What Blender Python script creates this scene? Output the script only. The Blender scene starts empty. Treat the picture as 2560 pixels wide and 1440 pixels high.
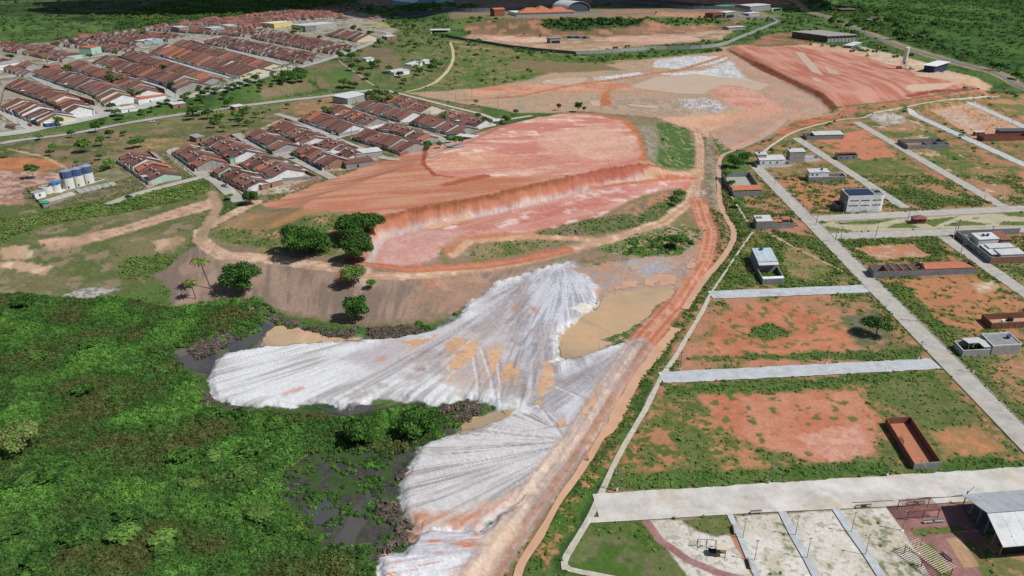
import bpy, bmesh, math, random
import numpy as np
from mathutils import Vector, Matrix
random.seed(7); rng = np.random.default_rng(11)
sc = bpy.context.scene
R = math.radians
# ------------------------------------------------------------------ camera
F, PITCH, CAMH = 1860.0, R(24.2), 120.0
cd = bpy.data.cameras.new('camera'); cam = bpy.data.objects.new('camera', cd)
sc.collection.objects.link(cam)
cd.sensor_width = 36.0; cd.lens = 36.0*F/2560.0
cd.clip_start = 1.0; cd.clip_end = 30000.0
cam.location = (0, 0, CAMH); cam.rotation_euler = (math.pi/2-PITCH, 0, 0)
sc.camera = cam
# ------------------------------------------------------------------ light
SUN = Vector((4.8, -1.5, 6.4)).normalized()           # towards the sun
w = bpy.data.worlds.new('World'); sc.world = w; w.use_nodes = True
nt = w.node_tree
sky = nt.nodes.new('ShaderNodeTexSky'); sky.sky_type = 'NISHITA'; sky.sun_disc = False
sky.sun_elevation = math.asin(SUN.z); sky.sun_rotation = math.atan2(SUN.x, SUN.y)
nt.links.new(sky.outputs[0], nt.nodes['Background'].inputs[0])
nt.nodes['Background'].inputs[1].default_value = 0.07
ld = bpy.data.lights.new('sun', 'SUN'); ld.energy = 4.45; ld.angle = R(0.5); ld.color = (1, .975, .935)
lo = bpy.data.objects.new('sun', ld); sc.collection.objects.link(lo)
lo.rotation_euler = SUN.to_track_quat('Z', 'Y').to_euler()
sc.view_settings.view_transform = 'Standard'; sc.view_settings.look = 'None'
sc.view_settings.gamma = 1; sc.view_settings.exposure = 0.0; sc.view_settings.use_curve_mapping = False
sc.cycles.max_bounces = 4; sc.cycles.diffuse_bounces = 2; sc.cycles.transparent_max_bounces = 4
# ------------------------------------------------------------------ colour helper
def lin(c, k=1.18):
    c = np.asarray(c, float)/255.0
    g = c.mean(-1, keepdims=True); c = g+(c-g)*(.86 if np.ndim(c) == 1 and c[0] > c[2]*1.2 and c[0] > .5 else 1.0)
    return np.where(c <= .04045, c/12.92, ((c+.055)/1.055)**2.4)/k
# ------------------------------------------------------------------ noise
def _hash(ix, iy, seed):
    n = (ix*374761393 + iy*668265263 + seed*974634777) & 0xffffffff
    n = ((n ^ (n >> 13))*1274126177) & 0xffffffff
    return ((n ^ (n >> 16)) & 0xffff)/65535.0
def vnoise(x, y, seed=0):
    x = np.asarray(x, float); y = np.asarray(y, float)
    ix = np.floor(x).astype(np.int64); iy = np.floor(y).astype(np.int64)
    fx = x-ix; fy = y-iy; fx = fx*fx*(3-2*fx); fy = fy*fy*(3-2*fy)
    a = _hash(ix, iy, seed); b = _hash(ix+1, iy, seed); c = _hash(ix, iy+1, seed); d = _hash(ix+1, iy+1, seed)
    return (a*(1-fx)+b*fx)*(1-fy) + (c*(1-fx)+d*fx)*fy
def fbm(x, y, s, seed=0, o=3):
    v = 0; a = 1.0; t = 0
    for k in range(o):
        v = v + a*vnoise(x/s*2**k+17.3*k, y/s*2**k-9.1*k, seed+k*7); t += a; a *= .55
    return v/t
def sstep(a, b, v):
    t = np.clip((v-a)/(b-a), 0, 1); return t*t*(3-2*t)
# ------------------------------------------------------------------ geometry of regions
CP, SP = math.cos(PITCH), math.sin(PITCH)
def ray(u, v):
    a = (np.asarray(u, float)-1280)/F; b = (720-np.asarray(v, float))/F
    return a, CP+b*SP, -SP+b*CP
def PZ(u, v, z=0.0):
    dx, dy, dz = ray(u, v)
    dz = np.minimum(dz, -0.004)
    t = (z-CAMH)/dz
    return dx*t, dy*t
def wpoly(pts, z=0.0):
    p = np.array(pts, float); x, y = PZ(p[:, 0], p[:, 1], z)
    return np.stack([x, y], 1)
def seg_d(x, y, a, b):
    ax, ay = a; bx, by = b
    dx, dy = bx-ax, by-ay
    t = np.clip(((x-ax)*dx+(y-ay)*dy)/(dx*dx+dy*dy+1e-9), 0, 1)
    return (x-ax-t*dx)**2+(y-ay-t*dy)**2
def sdist(x, y, poly):
    """signed distance in metres, positive inside"""
    d = np.full(x.shape, 1e18); ins = np.zeros(x.shape, bool)
    n = len(poly)
    for i in range(n):
        a = poly[i]; b = poly[(i+1) % n]
        d = np.minimum(d, seg_d(x, y, a, b))
        c = ((a[1] > y) != (b[1] > y))
        if c.any():
            xi = (b[0]-a[0])*(y-a[1])/(b[1]-a[1]+1e-12)+a[0]
            ins ^= c & (x < xi)
    d = np.sqrt(d); return np.where(ins, d, -d)
def ldist(x, y, line):
    d = np.full(x.shape, 1e18)
    for i in range(len(line)-1): d = np.minimum(d, seg_d(x, y, line[i], line[i+1]))
    return np.sqrt(d)
# ------------------------------------------------------------------ heights (outlines read off the photograph, set on the ground)
HF = []      # (polygon, height, ramp)
def hp(pts, h, ramp, z=0.0): HF.append((wpoly(pts, z), h, ramp))
UPLAND = wpoly([(-900, 760), (-200, 700), (60, 700), (250, 690), (380, 690), (430, 770), (540, 745), (640, 745), (720, 785), (860, 812), (1000, 812),
                (1130, 795), (1190, 740), (1260, 700), (1430, 668), (1600, 640), (1700, 590), (1745, 540), (1775, 430), (1760, 330), (1850, 300),
                (2100, 285), (2700, 190), (3600, 60), (3200, -60), (-600, -60), (-2500, 300)])
CLIFF = wpoly([(860, 800), (915, 700), (945, 640), (965, 605), (1020, 590), (1100, 572), (1250, 542), (1400, 502), (1520, 470), (1640, 452), (1745, 442), (1900, 430), (1900, 150), (300, 150), (-400, 560), (300, 900)], 4)
MOUND = wpoly([(560, 600), (640, 540), (690, 512), (800, 478), (930, 432), (1060, 385), (1200, 325), (1350, 296), (1500, 287), (1590, 300), (1680, 330), (1735, 400), (1745, 470), (1600, 800), (1000, 760), (935, 668), (850, 650), (700, 640)], 4)
TOWN = wpoly([(-900, 480), (0, 352), (300, 302), (560, 268), (800, 240), (960, 222), (1040, 218), (1125, 195), (1150, 130), (1120, 95), (1020, 62), (900, 40), (700, 20), (300, -10), (-900, -10)], 8)
NTERR = wpoly([(1090, 100), (1180, 84), (1320, 92), (1500, 92), (1700, 84), (1850, 66), (1950, 40), (2300, 0), (2300, -60), (900, -60), (1000, 40)], 4)
REDB = wpoly([(1818, 128), (1900, 172), (2085, 272), (2200, 285), (2330, 262), (2470, 235), (2440, 205), (2330, 190), (2290, 165), (2200, 140), (2020, 112), (1900, 112)], 4)
def height_exact(x, y):
    up = sstep(-4, 42, sdist(x, y, UPLAND))
    h = 6.0*up
    cut = sdist(x, y, CLIFF) + 3.2*(fbm(x, y, 7, 3, 3)-.5)
    c = .55*sstep(-1, 12, cut)+.45*sstep(1, 7, cut)
    m = sstep(0, 45, sdist(x, y, MOUND))
    mm = np.minimum(c*6.4, m*9.5); h = h + np.minimum(mm, 6.4)
    # shallow bowl in the flattened top
    bx, by = PZ(1400, 360, 14)
    e = ((x-bx)/62)**2 + ((y-by)/75)**2
    h = h - 1.6*np.exp(-e*1.6)*c
    t = sstep(0, 75, sdist(x, y, TOWN)); h = h+12.0*t
    h = h + 14.0*sstep(0, 90, sdist(x, y, NTERR))*(1-t)
    r = sstep(-3, 4, sdist(x, y, REDB)); h = h+4.0*r
    far = sstep(1700, 3200, y); h = h + far*(10*fbm(x, y, 600, 5, 2)-4)
    roll = (fbm(x, y, 60, 9, 3)-.5)*1.2*up*(1-t)*(1-c)*sstep(230, 330, y)
    return h+roll
class Grid:
    def __init__(s, x0, x1, y0, y1, d):
        s.x0, s.y0, s.d = x0, y0, d
        xs = np.arange(x0, x1, d); ys = np.arange(y0, y1, d)
        X, Y = np.meshgrid(xs, ys); s.h = height_exact(X, Y); s.ny, s.nx = s.h.shape
    def __call__(s, x, y):
        fx = np.clip((x-s.x0)/s.d, 0, s.nx-1.001); fy = np.clip((y-s.y0)/s.d, 0, s.ny-1.001)
        ix = fx.astype(int); iy = fy.astype(int); fx = fx-ix; fy = fy-iy
        h = s.h
        return (h[iy, ix]*(1-fx)+h[iy, ix+1]*fx)*(1-fy)+(h[iy+1, ix]*(1-fx)+h[iy+1, ix+1]*fx)*fy
G1 = Grid(-330, 330, 80, 560, 1.0); G2 = Grid(-2300, 2300, 60, 5200, 7.0)
# local relief added on top of the gridded heights: sand sheets, channel, ditches
SAND = {}
def HZ(x, y):
    x = np.asarray(x, float); y = np.asarray(y, float)
    near = (np.abs(x) < 325) & (y < 555) & (y > 82)
    return np.where(near, G1(x, y), G2(x, y)) + local_h(x, y)
SANDP = [wpoly(p) for p in (
    [(518, 955), (535, 905), (570, 885), (660, 868), (800, 858), (900, 852), (985, 848), (1080, 830), (1140, 800), (1170, 760), (1215, 735), (1240, 705),
     (1330, 680), (1420, 655), (1470, 680), (1500, 720), (1480, 790), (1400, 830), (1400, 905), (1480, 880), (1550, 860), (1590, 865), (1530, 960), (1490, 1040),
     (1430, 1120), (1380, 1170), (1330, 1225), (1200, 1330), (1050, 1340), (1010, 1290), (998, 1220), (1015, 1180), (1050, 1120), (1110, 1095), (1170, 1075),
     (1260, 1040), (1215, 1010), (1160, 1000), (1090, 1020), (1000, 1002), (950, 1005), (870, 1035), (820, 1012), (700, 1018), (600, 1020), (530, 1000)],
    [(940, 1400), (960, 1385), (1010, 1385), (1040, 1340), (1080, 1325), (1200, 1330), (1250, 1290), (1330, 1225), (1290, 1330), (1230, 1400), (1180, 1470), (950, 1460)])]
CHAN = [wpoly([(1965, 300), (1940, 320), (1900, 345), (1840, 372), (1808, 385), (1797, 410), (1798, 450), (1800, 500), (1815, 540), (1832, 565), (1834, 590), (1822, 620), (1800, 650), (1765, 690), (1740, 725), (1712, 768)]),
        wpoly([(1690, 815), (1668, 845), (1620, 905), (1590, 945), (1560, 1000), (1530, 1060), (1505, 1085), (1450, 1180), (1400, 1250), (1350, 1340), (1300, 1420), (1290, 1500)])]
CHW = (.7, .9)
def local_h(x, y):
    h = np.zeros(x.shape)
    m = (y < 270) & (np.abs(x) < 120)
    if m.any():
        xx, yy = x[m], y[m]; nn = (fbm(xx, yy, 2.2, 21, 3)-.5)*2.4
        s = np.maximum(sstep(-.8, 2.4, sdist(xx, yy, SANDP[0])+nn), sstep(-.8, 2.4, sdist(xx, yy, SANDP[1])+nn))
        h[m] = 1.25*s
    m = (y < 640) & (x > 20) & (x < 260)
    if m.any():
        xx, yy = x[m], y[m]; k = np.zeros(xx.shape)
        for c, wd in zip(CHAN, CHW):
            d = ldist(xx, yy, c); k = np.maximum(k, 1-sstep(wd, wd+3.6, d))
        h[m] -= 1.0*k
    return h
def P(u, v, up=0.0):
    """where the ray through a pixel of the photograph meets the ground"""
    u = np.atleast_1d(np.asarray(u, float)); v = np.atleast_1d(np.asarray(v, float))
    zs = np.arange(34, -4.0, -1.3)
    prev = np.full(u.shape, 34.0); hit = np.full(u.shape, np.nan)
    for z in zs:
        x, y = PZ(u, v, z); h = HZ(x, y)+up
        new = np.isnan(hit) & (h >= z); hit[new] = z
    hit = np.where(np.isnan(hit), 0, hit)
    a = hit.copy(); b = hit+1.3
    for _ in range(9):
        mth = (a+b)/2; x, y = PZ(u, v, mth); g = HZ(x, y)+up >= mth
        a = np.where(g, mth, a); b = np.where(g, b, mth)
    x, y = PZ(u, v, a)
    return x, y, HZ(x, y)
def P1(u, v):
    x, y, z = P(u, v); return Vector((float(x[0]), float(y[0]), float(z[0])))
def PL(pts):
    p = np.array(pts, float); x, y, z = P(p[:, 0], p[:, 1]); return np.stack([x, y], 1)
# ------------------------------------------------------------------ terrain mesh : finer near, coarser far
def terrain_grid():
    U = np.arange(-330, 2900, 2.75); V = np.concatenate([[-111, -108, -104, -98, -90, -80, -68, -55, -42, -30, -20, -12], np.arange(-6, 1500, 2.3), np.arange(1500, 1620, 8)])
    UU, VV = np.meshgrid(U, V); dx, dy, dz = ray(1280, VV)
    t = -CAMH/np.minimum(dz, -.0015); y = dy*t; x = (UU-1280)/F*t
    return x, y
X, Y = terrain_grid(); SH = X.shape; X = X.ravel(); Y = Y.ravel(); Z = HZ(X, Y)
NV = X.size
COL = np.zeros((NV, 3)); VEG = np.zeros(NV); WET = np.zeros(NV); DZ = np.zeros(NV)
NZ = {s: fbm(X, Y, s, int(s*10) % 97, 3) for s in (150, 50, 18, 7, 2.6, 1.1)}
FINE = vnoise(X/.45, Y/.45, 5)
def th(n, t, s=.06): return sstep(t-s, t+s, n)
def mixc(a, b, t): return a*(1-t[:, None])+b*t[:, None]
def C(*c): return lin(c)
def r_two(c1, c2, sc_=7, t=.5, s=.07, c3=None, sc3=2.6, t3=.62, var=.18, veg=0.0, vegn=None):
    """patchy cover of two or three real ground colours; veg = how much of it carries plants"""
    A, B = C(*c1), C(*c2)
    def f(i):
        n = NZ[sc_][i]*.56+NZ[2.6][i]*.22+NZ[1.1][i]*.16+FINE[i]*.06
        k = th(n, t, s); c = mixc(A[None, :], B[None, :], k); vg = np.full(k.shape, float(veg)) if vegn is None else vegn[0]*(1-k)+vegn[1]*k
        if c3 is not None:
            k3 = th(NZ[sc3][i], t3, .05); c = mixc(c, C(*c3)[None, :], k3)
        c = c*(1+var*2*(NZ[1.1][i]-.5)[:, None]+var*(FINE[i]-.5)[:, None]*1.3+var*(NZ[18][i]-.5)[:, None])
        return c, vg, None
    return f
def r_streak(ca, cb, angle_px=None, hub=None, wn=1.2, L=22.0, cc=None, t=.5, var=.10, relief=.25, s=.16, kt=70):
    A, B = C(*ca), C(*cb)
    def f(i):
        x, y = X[i], Y[i]
        if hub is not None:
            dx, dy = x-hub[0], y-hub[1]; r = np.hypot(dx, dy); a = np.arctan2(dy, dx)+.03*(NZ[50][i]-.5)+.0012*r
            n = .26*vnoise(a*kt*.22, r/L+3, 3)+.28*vnoise(a*kt*.9, r/L*1.6, 4)+.26*vnoise(a*kt*2.4, r/L*2.2, 6)+.20*vnoise(a*kt*5.5, r/L*3, 8)
            n = .5+(n-.5)*1.7
        else:
            ux, uy = angle_px; p = x*-uy+y*ux; q = x*ux+y*uy
            n = .5*vnoise(p/wn/2.4, q/L, 3)+.32*vnoise(p/wn, q/L*1.7, 4)+.18*vnoise(p/wn*2.2, q/L*2.5, 6)
        nn = n*.75+NZ[18][i]*.25
        c = mixc(A[None, :], B[None, :], th(nn, t, s))
        if cc is not None: c = mixc(c, C(*cc)[None, :], th(NZ[7][i]*.6+n*.4, .62, .05))
        c = c*(1+var*2*(NZ[1.1][i]-.5)[:, None]+var*1.2*(FINE[i]-.5)[:, None])
        return c, np.zeros(len(x)), relief*(n-.5)*2
    return f
def r_rut(c1, c2, pts, c3=None, wn=.8):
    A, B = C(*c1), C(*c2); ln = PL(pts)
    def f(i):
        d = ldist(X[i], Y[i], ln); q = X[i]*.8+Y[i]*.6; n = .40*vnoise(d/wn, q/90, 3)+.30*NZ[2.6][i]+.30*NZ[7][i]
        c = mixc(A[None, :], B[None, :], sstep(.3, .7, n))
        if c3 is not None: c = mixc(c, C(*c3)[None, :], th(NZ[2.6][i]*.5+n*.5, .60, .05))
        return c*(1+.22*(NZ[1.1][i]-.5)+.15*(FINE[i]-.5))[:, None], np.zeros(len(d)), (n-.5)*.2
    return f
def paint_w(sd, i, fn, soft, amp, op, nsc):
    k = sstep(-soft, soft, sd+amp*2*(NZ[nsc][i]-.5)+amp*.5*(NZ[1.1][i]-.5))*op
    if not k.any(): return
    c, vg, rel = fn(i)
    COL[i] = COL[i]*(1-k[:, None])+c*k[:, None]; VEG[i] = VEG[i]*(1-k)+vg*k
    DZ[i] = DZ[i]*(1-k)+(rel*k if rel is not None else 0)
def paint(pts, fn, soft=.8, amp=1.5, op=1.0, nsc=2.6, world=False):
    poly = pts if world else PL(pts)
    m = soft+amp*1.3
    i = np.nonzero((X > poly[:, 0].min()-m) & (X < poly[:, 0].max()+m) & (Y > poly[:, 1].min()-m) & (Y < poly[:, 1].max()+m))[0]
    if i.size: paint_w(sdist(X[i], Y[i], poly), i, fn, soft, amp, op, nsc)
def stroke(pts, wd, fn, soft=.5, amp=.6, op=1.0, nsc=2.6, world=False):
    ln = pts if world else PL(pts); m = wd+soft+amp*1.3
    i = np.nonzero((X > ln[:, 0].min()-m) & (X < ln[:, 0].max()+m) & (Y > ln[:, 1].min()-m) & (Y < ln[:, 1].max()+m))[0]
    if i.size: paint_w(wd/2-ldist(X[i], Y[i], ln), i, fn, soft, amp, op, nsc)
# ------------------------------------------------------------------ ground cover
ALL = np.arange(NV)
grass = r_two((88, 108, 60), (114, 114, 76), 18, .52, .1, (134, 116, 84), 7, .66, veg=.5, vegn=(.75, .3))
grassB = r_two((66, 100, 44), (92, 112, 58), 7, .5, .1, veg=.9)
field = r_two((74, 100, 50), (92, 114, 60), 50, .5, .12, (54, 80, 40), 18, .58, veg=.5)
dark = r_two((42, 66, 34), (62, 86, 44), 18, .5, .1, veg=.8)
dry = r_two((122, 116, 78), (150, 122, 88), 7, .52, .1, (96, 108, 60), 2.6, .6, veg=.25)
redg = r_two((188, 128, 98), (108, 112, 66), 7, .52, .09, (172, 124, 88), 2.6, .62, veg=.1, vegn=(.08, .75))
redg2 = r_two((182, 122, 92), (98, 108, 60), 7, .46, .09, (166, 128, 88), 2.6, .62, veg=.1, vegn=(.10, .8))
red = r_two((200, 124, 92), (186, 106, 76), 7, .5, .12, (212, 150, 122), 2.6, .66)
orange = r_two((198, 122, 74), (184, 104, 60), 7, .5, .12)
pink = r_two((208, 148, 132), (200, 128, 110), 18, .5, .14, (216, 172, 158), 7, .62)
brown = r_two((138, 116, 100), (122, 102, 84), 7, .5, .12, (156, 130, 110), 2.6, .62)
tan = r_two((196, 164, 130), (178, 142, 110), 18, .5, .14, (206, 180, 150), 7, .62)
greyw = r_two((178, 174, 172), (200, 196, 190), 7, .5, .1, (150, 142, 136), 2.6, .6)
conc = r_two((186, 182, 172), (174, 170, 160), 7, .5, .12, (200, 196, 186), 2.6, .62)
concd = r_two((160, 158, 150), (172, 168, 158), 7, .5, .12, (186, 182, 172), 2.6, .62)
asph = r_two((112, 116, 122), (126, 128, 132), 18, .5, .2)
swamp = r_two((70, 68, 66), (86, 84, 74), 2.6, .5, .1, (64, 84, 46), 2.6, .50, veg=.15)
lime = r_two((90, 150, 50), (70, 120, 44), 2.6, .5, .1, veg=.9)
sandw = r_two((214, 208, 198), (200, 192, 178), 7, .5, .12, (170, 164, 150), 1.1, .62)
c, vg, _ = field(ALL); COL[:] = c; VEG[:] = vg
def Pt(l): return l
# ---- far background
paint([(-900, 60), (0, 40), (300, 60), (900, 10), (1300, 0), (1300, -60), (-900, -60)], r_two((60, 80, 40), (86, 102, 56), 150, .5, .1, (40, 58, 28), 50, .56, veg=.4), 10, 20, nsc=50)
paint([(240, 45), (380, 10), (760, -8), (900, 0), (520, 50), (330, 72)], dark, 8, 14, nsc=50)
stroke([(-200, 86), (60, 76), (170, 62), (330, 50)], 7, r_two((128, 134, 88), (112, 122, 76)), 3, 2, .7)
paint([(900, 12), (1280, 18), (1700, 5), (1990, 0), (1990, -40), (900, -40)], brown, 8, 14, nsc=50)
paint([(1000, 8), (1120, 20), (1060, 30), (980, 22)], grassB, 6, 6, nsc=18)
paint([(1500, -10), (1900, -8), (1980, 10), (1850, 16), (1560, 8)], r_two((168, 112, 92), (150, 96, 78)), 6, 5)
# ---- upper centre : hill, school terrace and cuttings
paint([(860, 60), (960, 48), (1080, 62), (1130, 100), (1135, 160), (1090, 215), (1020, 222), (960, 222), (840, 150), (900, 110)], r_two((96, 106, 64), (116, 108, 78), 18, .52, .1, (78, 100, 52), 7, .56, veg=.5), 4, 6, nsc=18)
paint([(890, 120), (960, 118), (1010, 165), (960, 178), (900, 150)], r_two((126, 110, 88), (112, 104, 76), 7), 4, 6, nsc=18)
paint([(880, 56), (960, 55), (980, 72), (900, 74)], r_two((176, 152, 108), (122, 130, 74), 18), 3, 4)
paint([(755, 168), (840, 150), (935, 215), (860, 225), (800, 222)], r_two((86, 108, 58), (120, 104, 80), 18, .55, .08, veg=.35), 2, 3)
paint([(1130, 100), (1280, 120), (1430, 140), (1620, 150), (1800, 125), (1830, 130), (1700, 160), (1500, 190), (1330, 215), (1200, 225), (1090, 225), (1140, 160)], r_two((96, 112, 58), (136, 118, 80), 50, .5, .1, (160, 132, 98), 18, .6, veg=.4), 4, 8, nsc=18)
paint([(1270, 116), (1440, 145), (1800, 122), (1800, 132), (1650, 142), (1440, 158), (1290, 135)], grassB, 2, 3)
paint([(1180, 84), (1300, 92), (1500, 92), (1700, 84), (1850, 66), (1800, 100), (1640, 112), (1440, 132), (1280, 118), (1140, 98)], r_two((176, 140, 110), (150, 128, 98), 50, .5, .1, (190, 158, 130), 18, .55), 3, 5, nsc=18)
paint([(1215, 86), (1380, 88), (1390, 105), (1290, 106), (1220, 98)], r_two((214, 178, 156), (196, 150, 124), 18), 3, 3)
paint([(1520, 92), (1730, 90), (1760, 100), (1640, 108), (1510, 102)], r_two((212, 168, 150), (196, 148, 128), 18), 3, 3)
paint([(1160, 55), (1300, 48), (1600, 50), (1850, 52), (1850, 70), (1700, 84), (1500, 92), (1300, 92), (1180, 86)], r_two((150, 112, 88), (116, 100, 74), 50, .5, .1, (176, 122, 92), 18, .56, veg=.2), 4, 6, nsc=18)
paint([(1350, 46), (1610, 48), (1600, 66), (1450, 80), (1360, 72)], dark, 4, 6, nsc=18)
paint([(1600, 50), (1840, 48), (1800, 60), (1680, 64)], grassB, 4, 4)
paint([(1500, 26), (1660, 24), (1650, 42), (1520, 44)], r_two((196, 132, 100), (180, 116, 86)), 3, 3)
paint([(1240, 8), (1500, 20), (1900, 26), (1960, 40), (1850, 52), (1600, 46), (1300, 46), (1130, 52), (1120, 36)], r_two((158, 124, 100), (132, 120, 90), 50), 3, 6, op=.85, nsc=18)
paint([(1640, 30), (1790, 38), (1800, 48), (1700, 44), (1640, 40)], r_two((192, 142, 116), (176, 122, 98)), 3, 3)
stroke([(870, 45), (1000, 40), (1180, 30), (1400, 18), (1600, 14), (1800, 30), (1950, 42)], 11, asph, 1, 1)
stroke([(1000, 36), (1250, 20), (1600, 0)], 9, asph, 1, 1)
# the highway on the far right
stroke([(1940, -10), (2000, 12), (2080, 45), (2160, 78), (2260, 118), (2400, 160), (2560, 215), (2700, 262)], 22, r_two((176, 138, 96), (150, 132, 88)), 2, 3)
paint([(2070, 20), (2200, -40), (3200, -40), (3200, 400), (2720, 262), (2560, 205), (2400, 148), (2260, 108), (2150, 70)], r_two((58, 88, 38), (74, 104, 46), 50, .5, .14, (46, 74, 32), 18, .56, veg=.62), 6, 8, nsc=18)
for q in ([(2240, 30), (2500, 60), (2560, 72), (2300, 48)], [(2330, 70), (2560, 120), (2560, 135), (2340, 88)], [(2150, 10), (2400, 30), (2560, 40), (2500, 20), (2200, 0)]): paint(q, r_two((88, 120, 54), (68, 98, 42), 18, .5, .15, veg=.35), 8, 16, op=.6, nsc=18)
paint([(2400, 148), (2560, 205), (2720, 262), (2720, 240), (2560, 185), (2420, 132), (2280, 92), (2270, 104)], r_two((50, 78, 36), (62, 90, 42), 7, veg=.9), 3, 5)
# ---- centre-north clearing
paint([(1130, 225), (1330, 190), (1600, 150), (1820, 125), (1850, 180), (1960, 240), (2060, 275), (1960, 300), (1780, 320), (1620, 310), (1480, 280), (1300, 282), (1180, 262), (1000, 232)],
      r_two((192, 150, 122), (178, 146, 118), 18, .5, .12, (160, 146, 120), 7, .6), 3, 5, nsc=18)
paint([(1150, 215), (1500, 205), (1700, 215), (1560, 225), (1300, 235), (1180, 240)], r_two((198, 130, 98), (206, 150, 120), 18), 3, 5)
paint([(1150, 120), (1290, 130), (1430, 150), (1330, 200), (1190, 222), (1080, 225), (1140, 160)], r_two((88, 110, 54), (128, 120, 78), 18, .55, .1, (150, 126, 92), 7, .66, veg=.5), 4, 8, nsc=18)
paint([(1290, 150), (1500, 160), (1560, 175), (1400, 182), (1260, 170)], r_two((140, 112, 86), (120, 114, 76), 18), 3, 6, nsc=18)
paint([(1480, 240), (1720, 250), (1800, 280), (1700, 300), (1500, 270), (1400, 255)], r_two((160, 140, 118), (182, 154, 130), 7), 3, 5)
gs = r_two((196, 198, 198), (168, 168, 170), 7, .52, .1, (212, 210, 206), 2.6, .6)
paint([(1640, 150), (1720, 140), (1830, 140), (1790, 160), (1700, 172), (1630, 168)], gs, 1.5, 2)
paint([(1640, 185), (1760, 175), (1830, 150), (1890, 180), (1930, 210), (1900, 205), (1760, 200), (1700, 190)], gs, 1.5, 3)
paint([(1350, 205), (1400, 195), (1420, 200), (1370, 210)], gs, 1, 2); paint([(1480, 195), (1600, 180), (1610, 188), (1500, 202)], gs, 1, 2)
paint([(1680, 250), (1760, 245), (1820, 262), (1790, 282), (1720, 270)], r_two((150, 148, 150), (196, 186, 178), 2.6), 1.5, 3)
paint([(1770, 215), (1850, 215), (1920, 225), (2020, 262), (1960, 290), (1840, 270), (1790, 240)], r_two((202, 138, 116), (208, 152, 130), 18), 2, 3)
paint([(1600, 300), (1900, 268), (1960, 280), (1900, 320), (1780, 350), (1740, 330)], r_two((208, 162, 132), (198, 144, 116), 18), 3, 4)
stroke([(1150, 252), (1300, 240), (1420, 215), (1560, 195), (1700, 175), (1830, 135)], 7, r_two((196, 124, 86), (180, 108, 76)), 1, 1.4)
paint([(1505, 228), (1525, 228), (1528, 262), (1500, 268)], orange, 1, 2)
paint([(1800, 118), (1850, 112), (2120, 275), (2060, 312), (1960, 330), (1860, 372), (1810, 372), (1776, 330), (1850, 300), (1960, 285), (1900, 235), (1850, 180)], r_two((196, 146, 120), (180, 140, 114), 7, .5, .12, (166, 152, 138), 2.6, .6), 3, 4)
# embankment strips running away from the camera
hb = PL([(2100, 272)])[0]
e1 = PL([(2100, 268), (1850, 135)]); dd = e1[1]-e1[0]; dd /= np.hypot(*dd)
paint([(1818, 122), (1900, 172), (2085, 276), (2200, 286), (2330, 262), (2470, 236), (2450, 205), (2330, 188), (2290, 165), (2200, 138), (2020, 110), (1900, 112)],
      r_streak((184, 108, 86), (204, 144, 122), tuple(dd), wn=3.2, L=70, t=.52, var=.08, relief=.15), 1, 2)
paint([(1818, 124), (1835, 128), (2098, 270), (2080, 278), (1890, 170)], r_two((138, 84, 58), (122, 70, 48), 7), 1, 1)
paint([(1900, 112), (2040, 108), (2120, 120), (2260, 158), (2290, 170), (2180, 145), (2000, 118)], r_two((206, 168, 138), (196, 148, 118), 18), 2, 3)
paint([(2260, 160), (2360, 175), (2480, 215), (2470, 228), (2380, 205), (2290, 190)], r_two((206, 178, 146), (196, 156, 122), 18), 2, 3)
paint([(2150, 115), (2330, 160), (2400, 195), (2300, 178), (2180, 150)], r_two((212, 184, 156), (190, 160, 130), 7), 2, 3)
paint([(1920, 85), (2000, 78), (2030, 110), (1900, 118), (1860, 112)], r_two((172, 118, 88), (110, 100, 68), 18), 2, 4)
stroke([(2270, 240), (2340, 228), (2420, 224)], 6, r_two((150, 74, 50), (136, 64, 44)), 1.5, 1.5)
paint([(1990, 300), (2100, 280), (2400, 235), (2500, 230), (2480, 242), (2300, 262), (2150, 285), (2000, 330), (1930, 370), (1890, 372), (1960, 320)], r_two((200, 112, 82), (104, 108, 58), 7, .55, veg=.5), 1.5, 2)
stroke([(2060, 285), (2250, 252), (2440, 222), (2500, 228)], 3, grassB, 1, 2)
# ---- lower settlement ground and slopes around it
paint([(0, 345), (150, 330), (420, 290), (700, 250), (960, 225), (1010, 235), (1200, 270), (1250, 305), (1060, 380), (900, 425), (780, 470), (640, 505), (530, 460), (420, 470), (200, 520), (0, 520), (-300, 600), (-300, 380)],
      r_two((86, 98, 58), (114, 108, 76), 18, .50, .1, (142, 118, 90), 7, .58, veg=.45), 4, 6, nsc=18)
paint([(300, 300), (560, 270), (830, 225), (820, 250), (560, 300), (330, 330)], r_two((130, 122, 82), (96, 108, 62), 18, .5, veg=.5), 3, 5)
paint([(640, 215), (760, 195), (800, 225), (660, 248)], r_two((140, 122, 92), (112, 110, 72), 18), 2, 4)
paint([(-60, 398), (60, 392), (140, 400), (175, 418), (80, 430), (-60, 425)], r_two((196, 124, 78), (170, 112, 70), 7), 1.5, 3)
paint([(-60, 425), (80, 428), (150, 432), (165, 448), (60, 470), (60, 510), (-60, 515)], r_two((192, 156, 138), (150, 112, 98), 2.6, .5, .06, (170, 120, 92), 7, .6), 1, 2)
paint([(300, 350), (420, 345), (480, 350), (440, 370), (330, 375)], r_two((182, 138, 96), (126, 116, 76), 7), 2, 4)
paint([(700, 260), (850, 240), (860, 262), (760, 285), (720, 280)], r_two((176, 124, 90), (130, 116, 76), 7), 2, 4)
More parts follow.
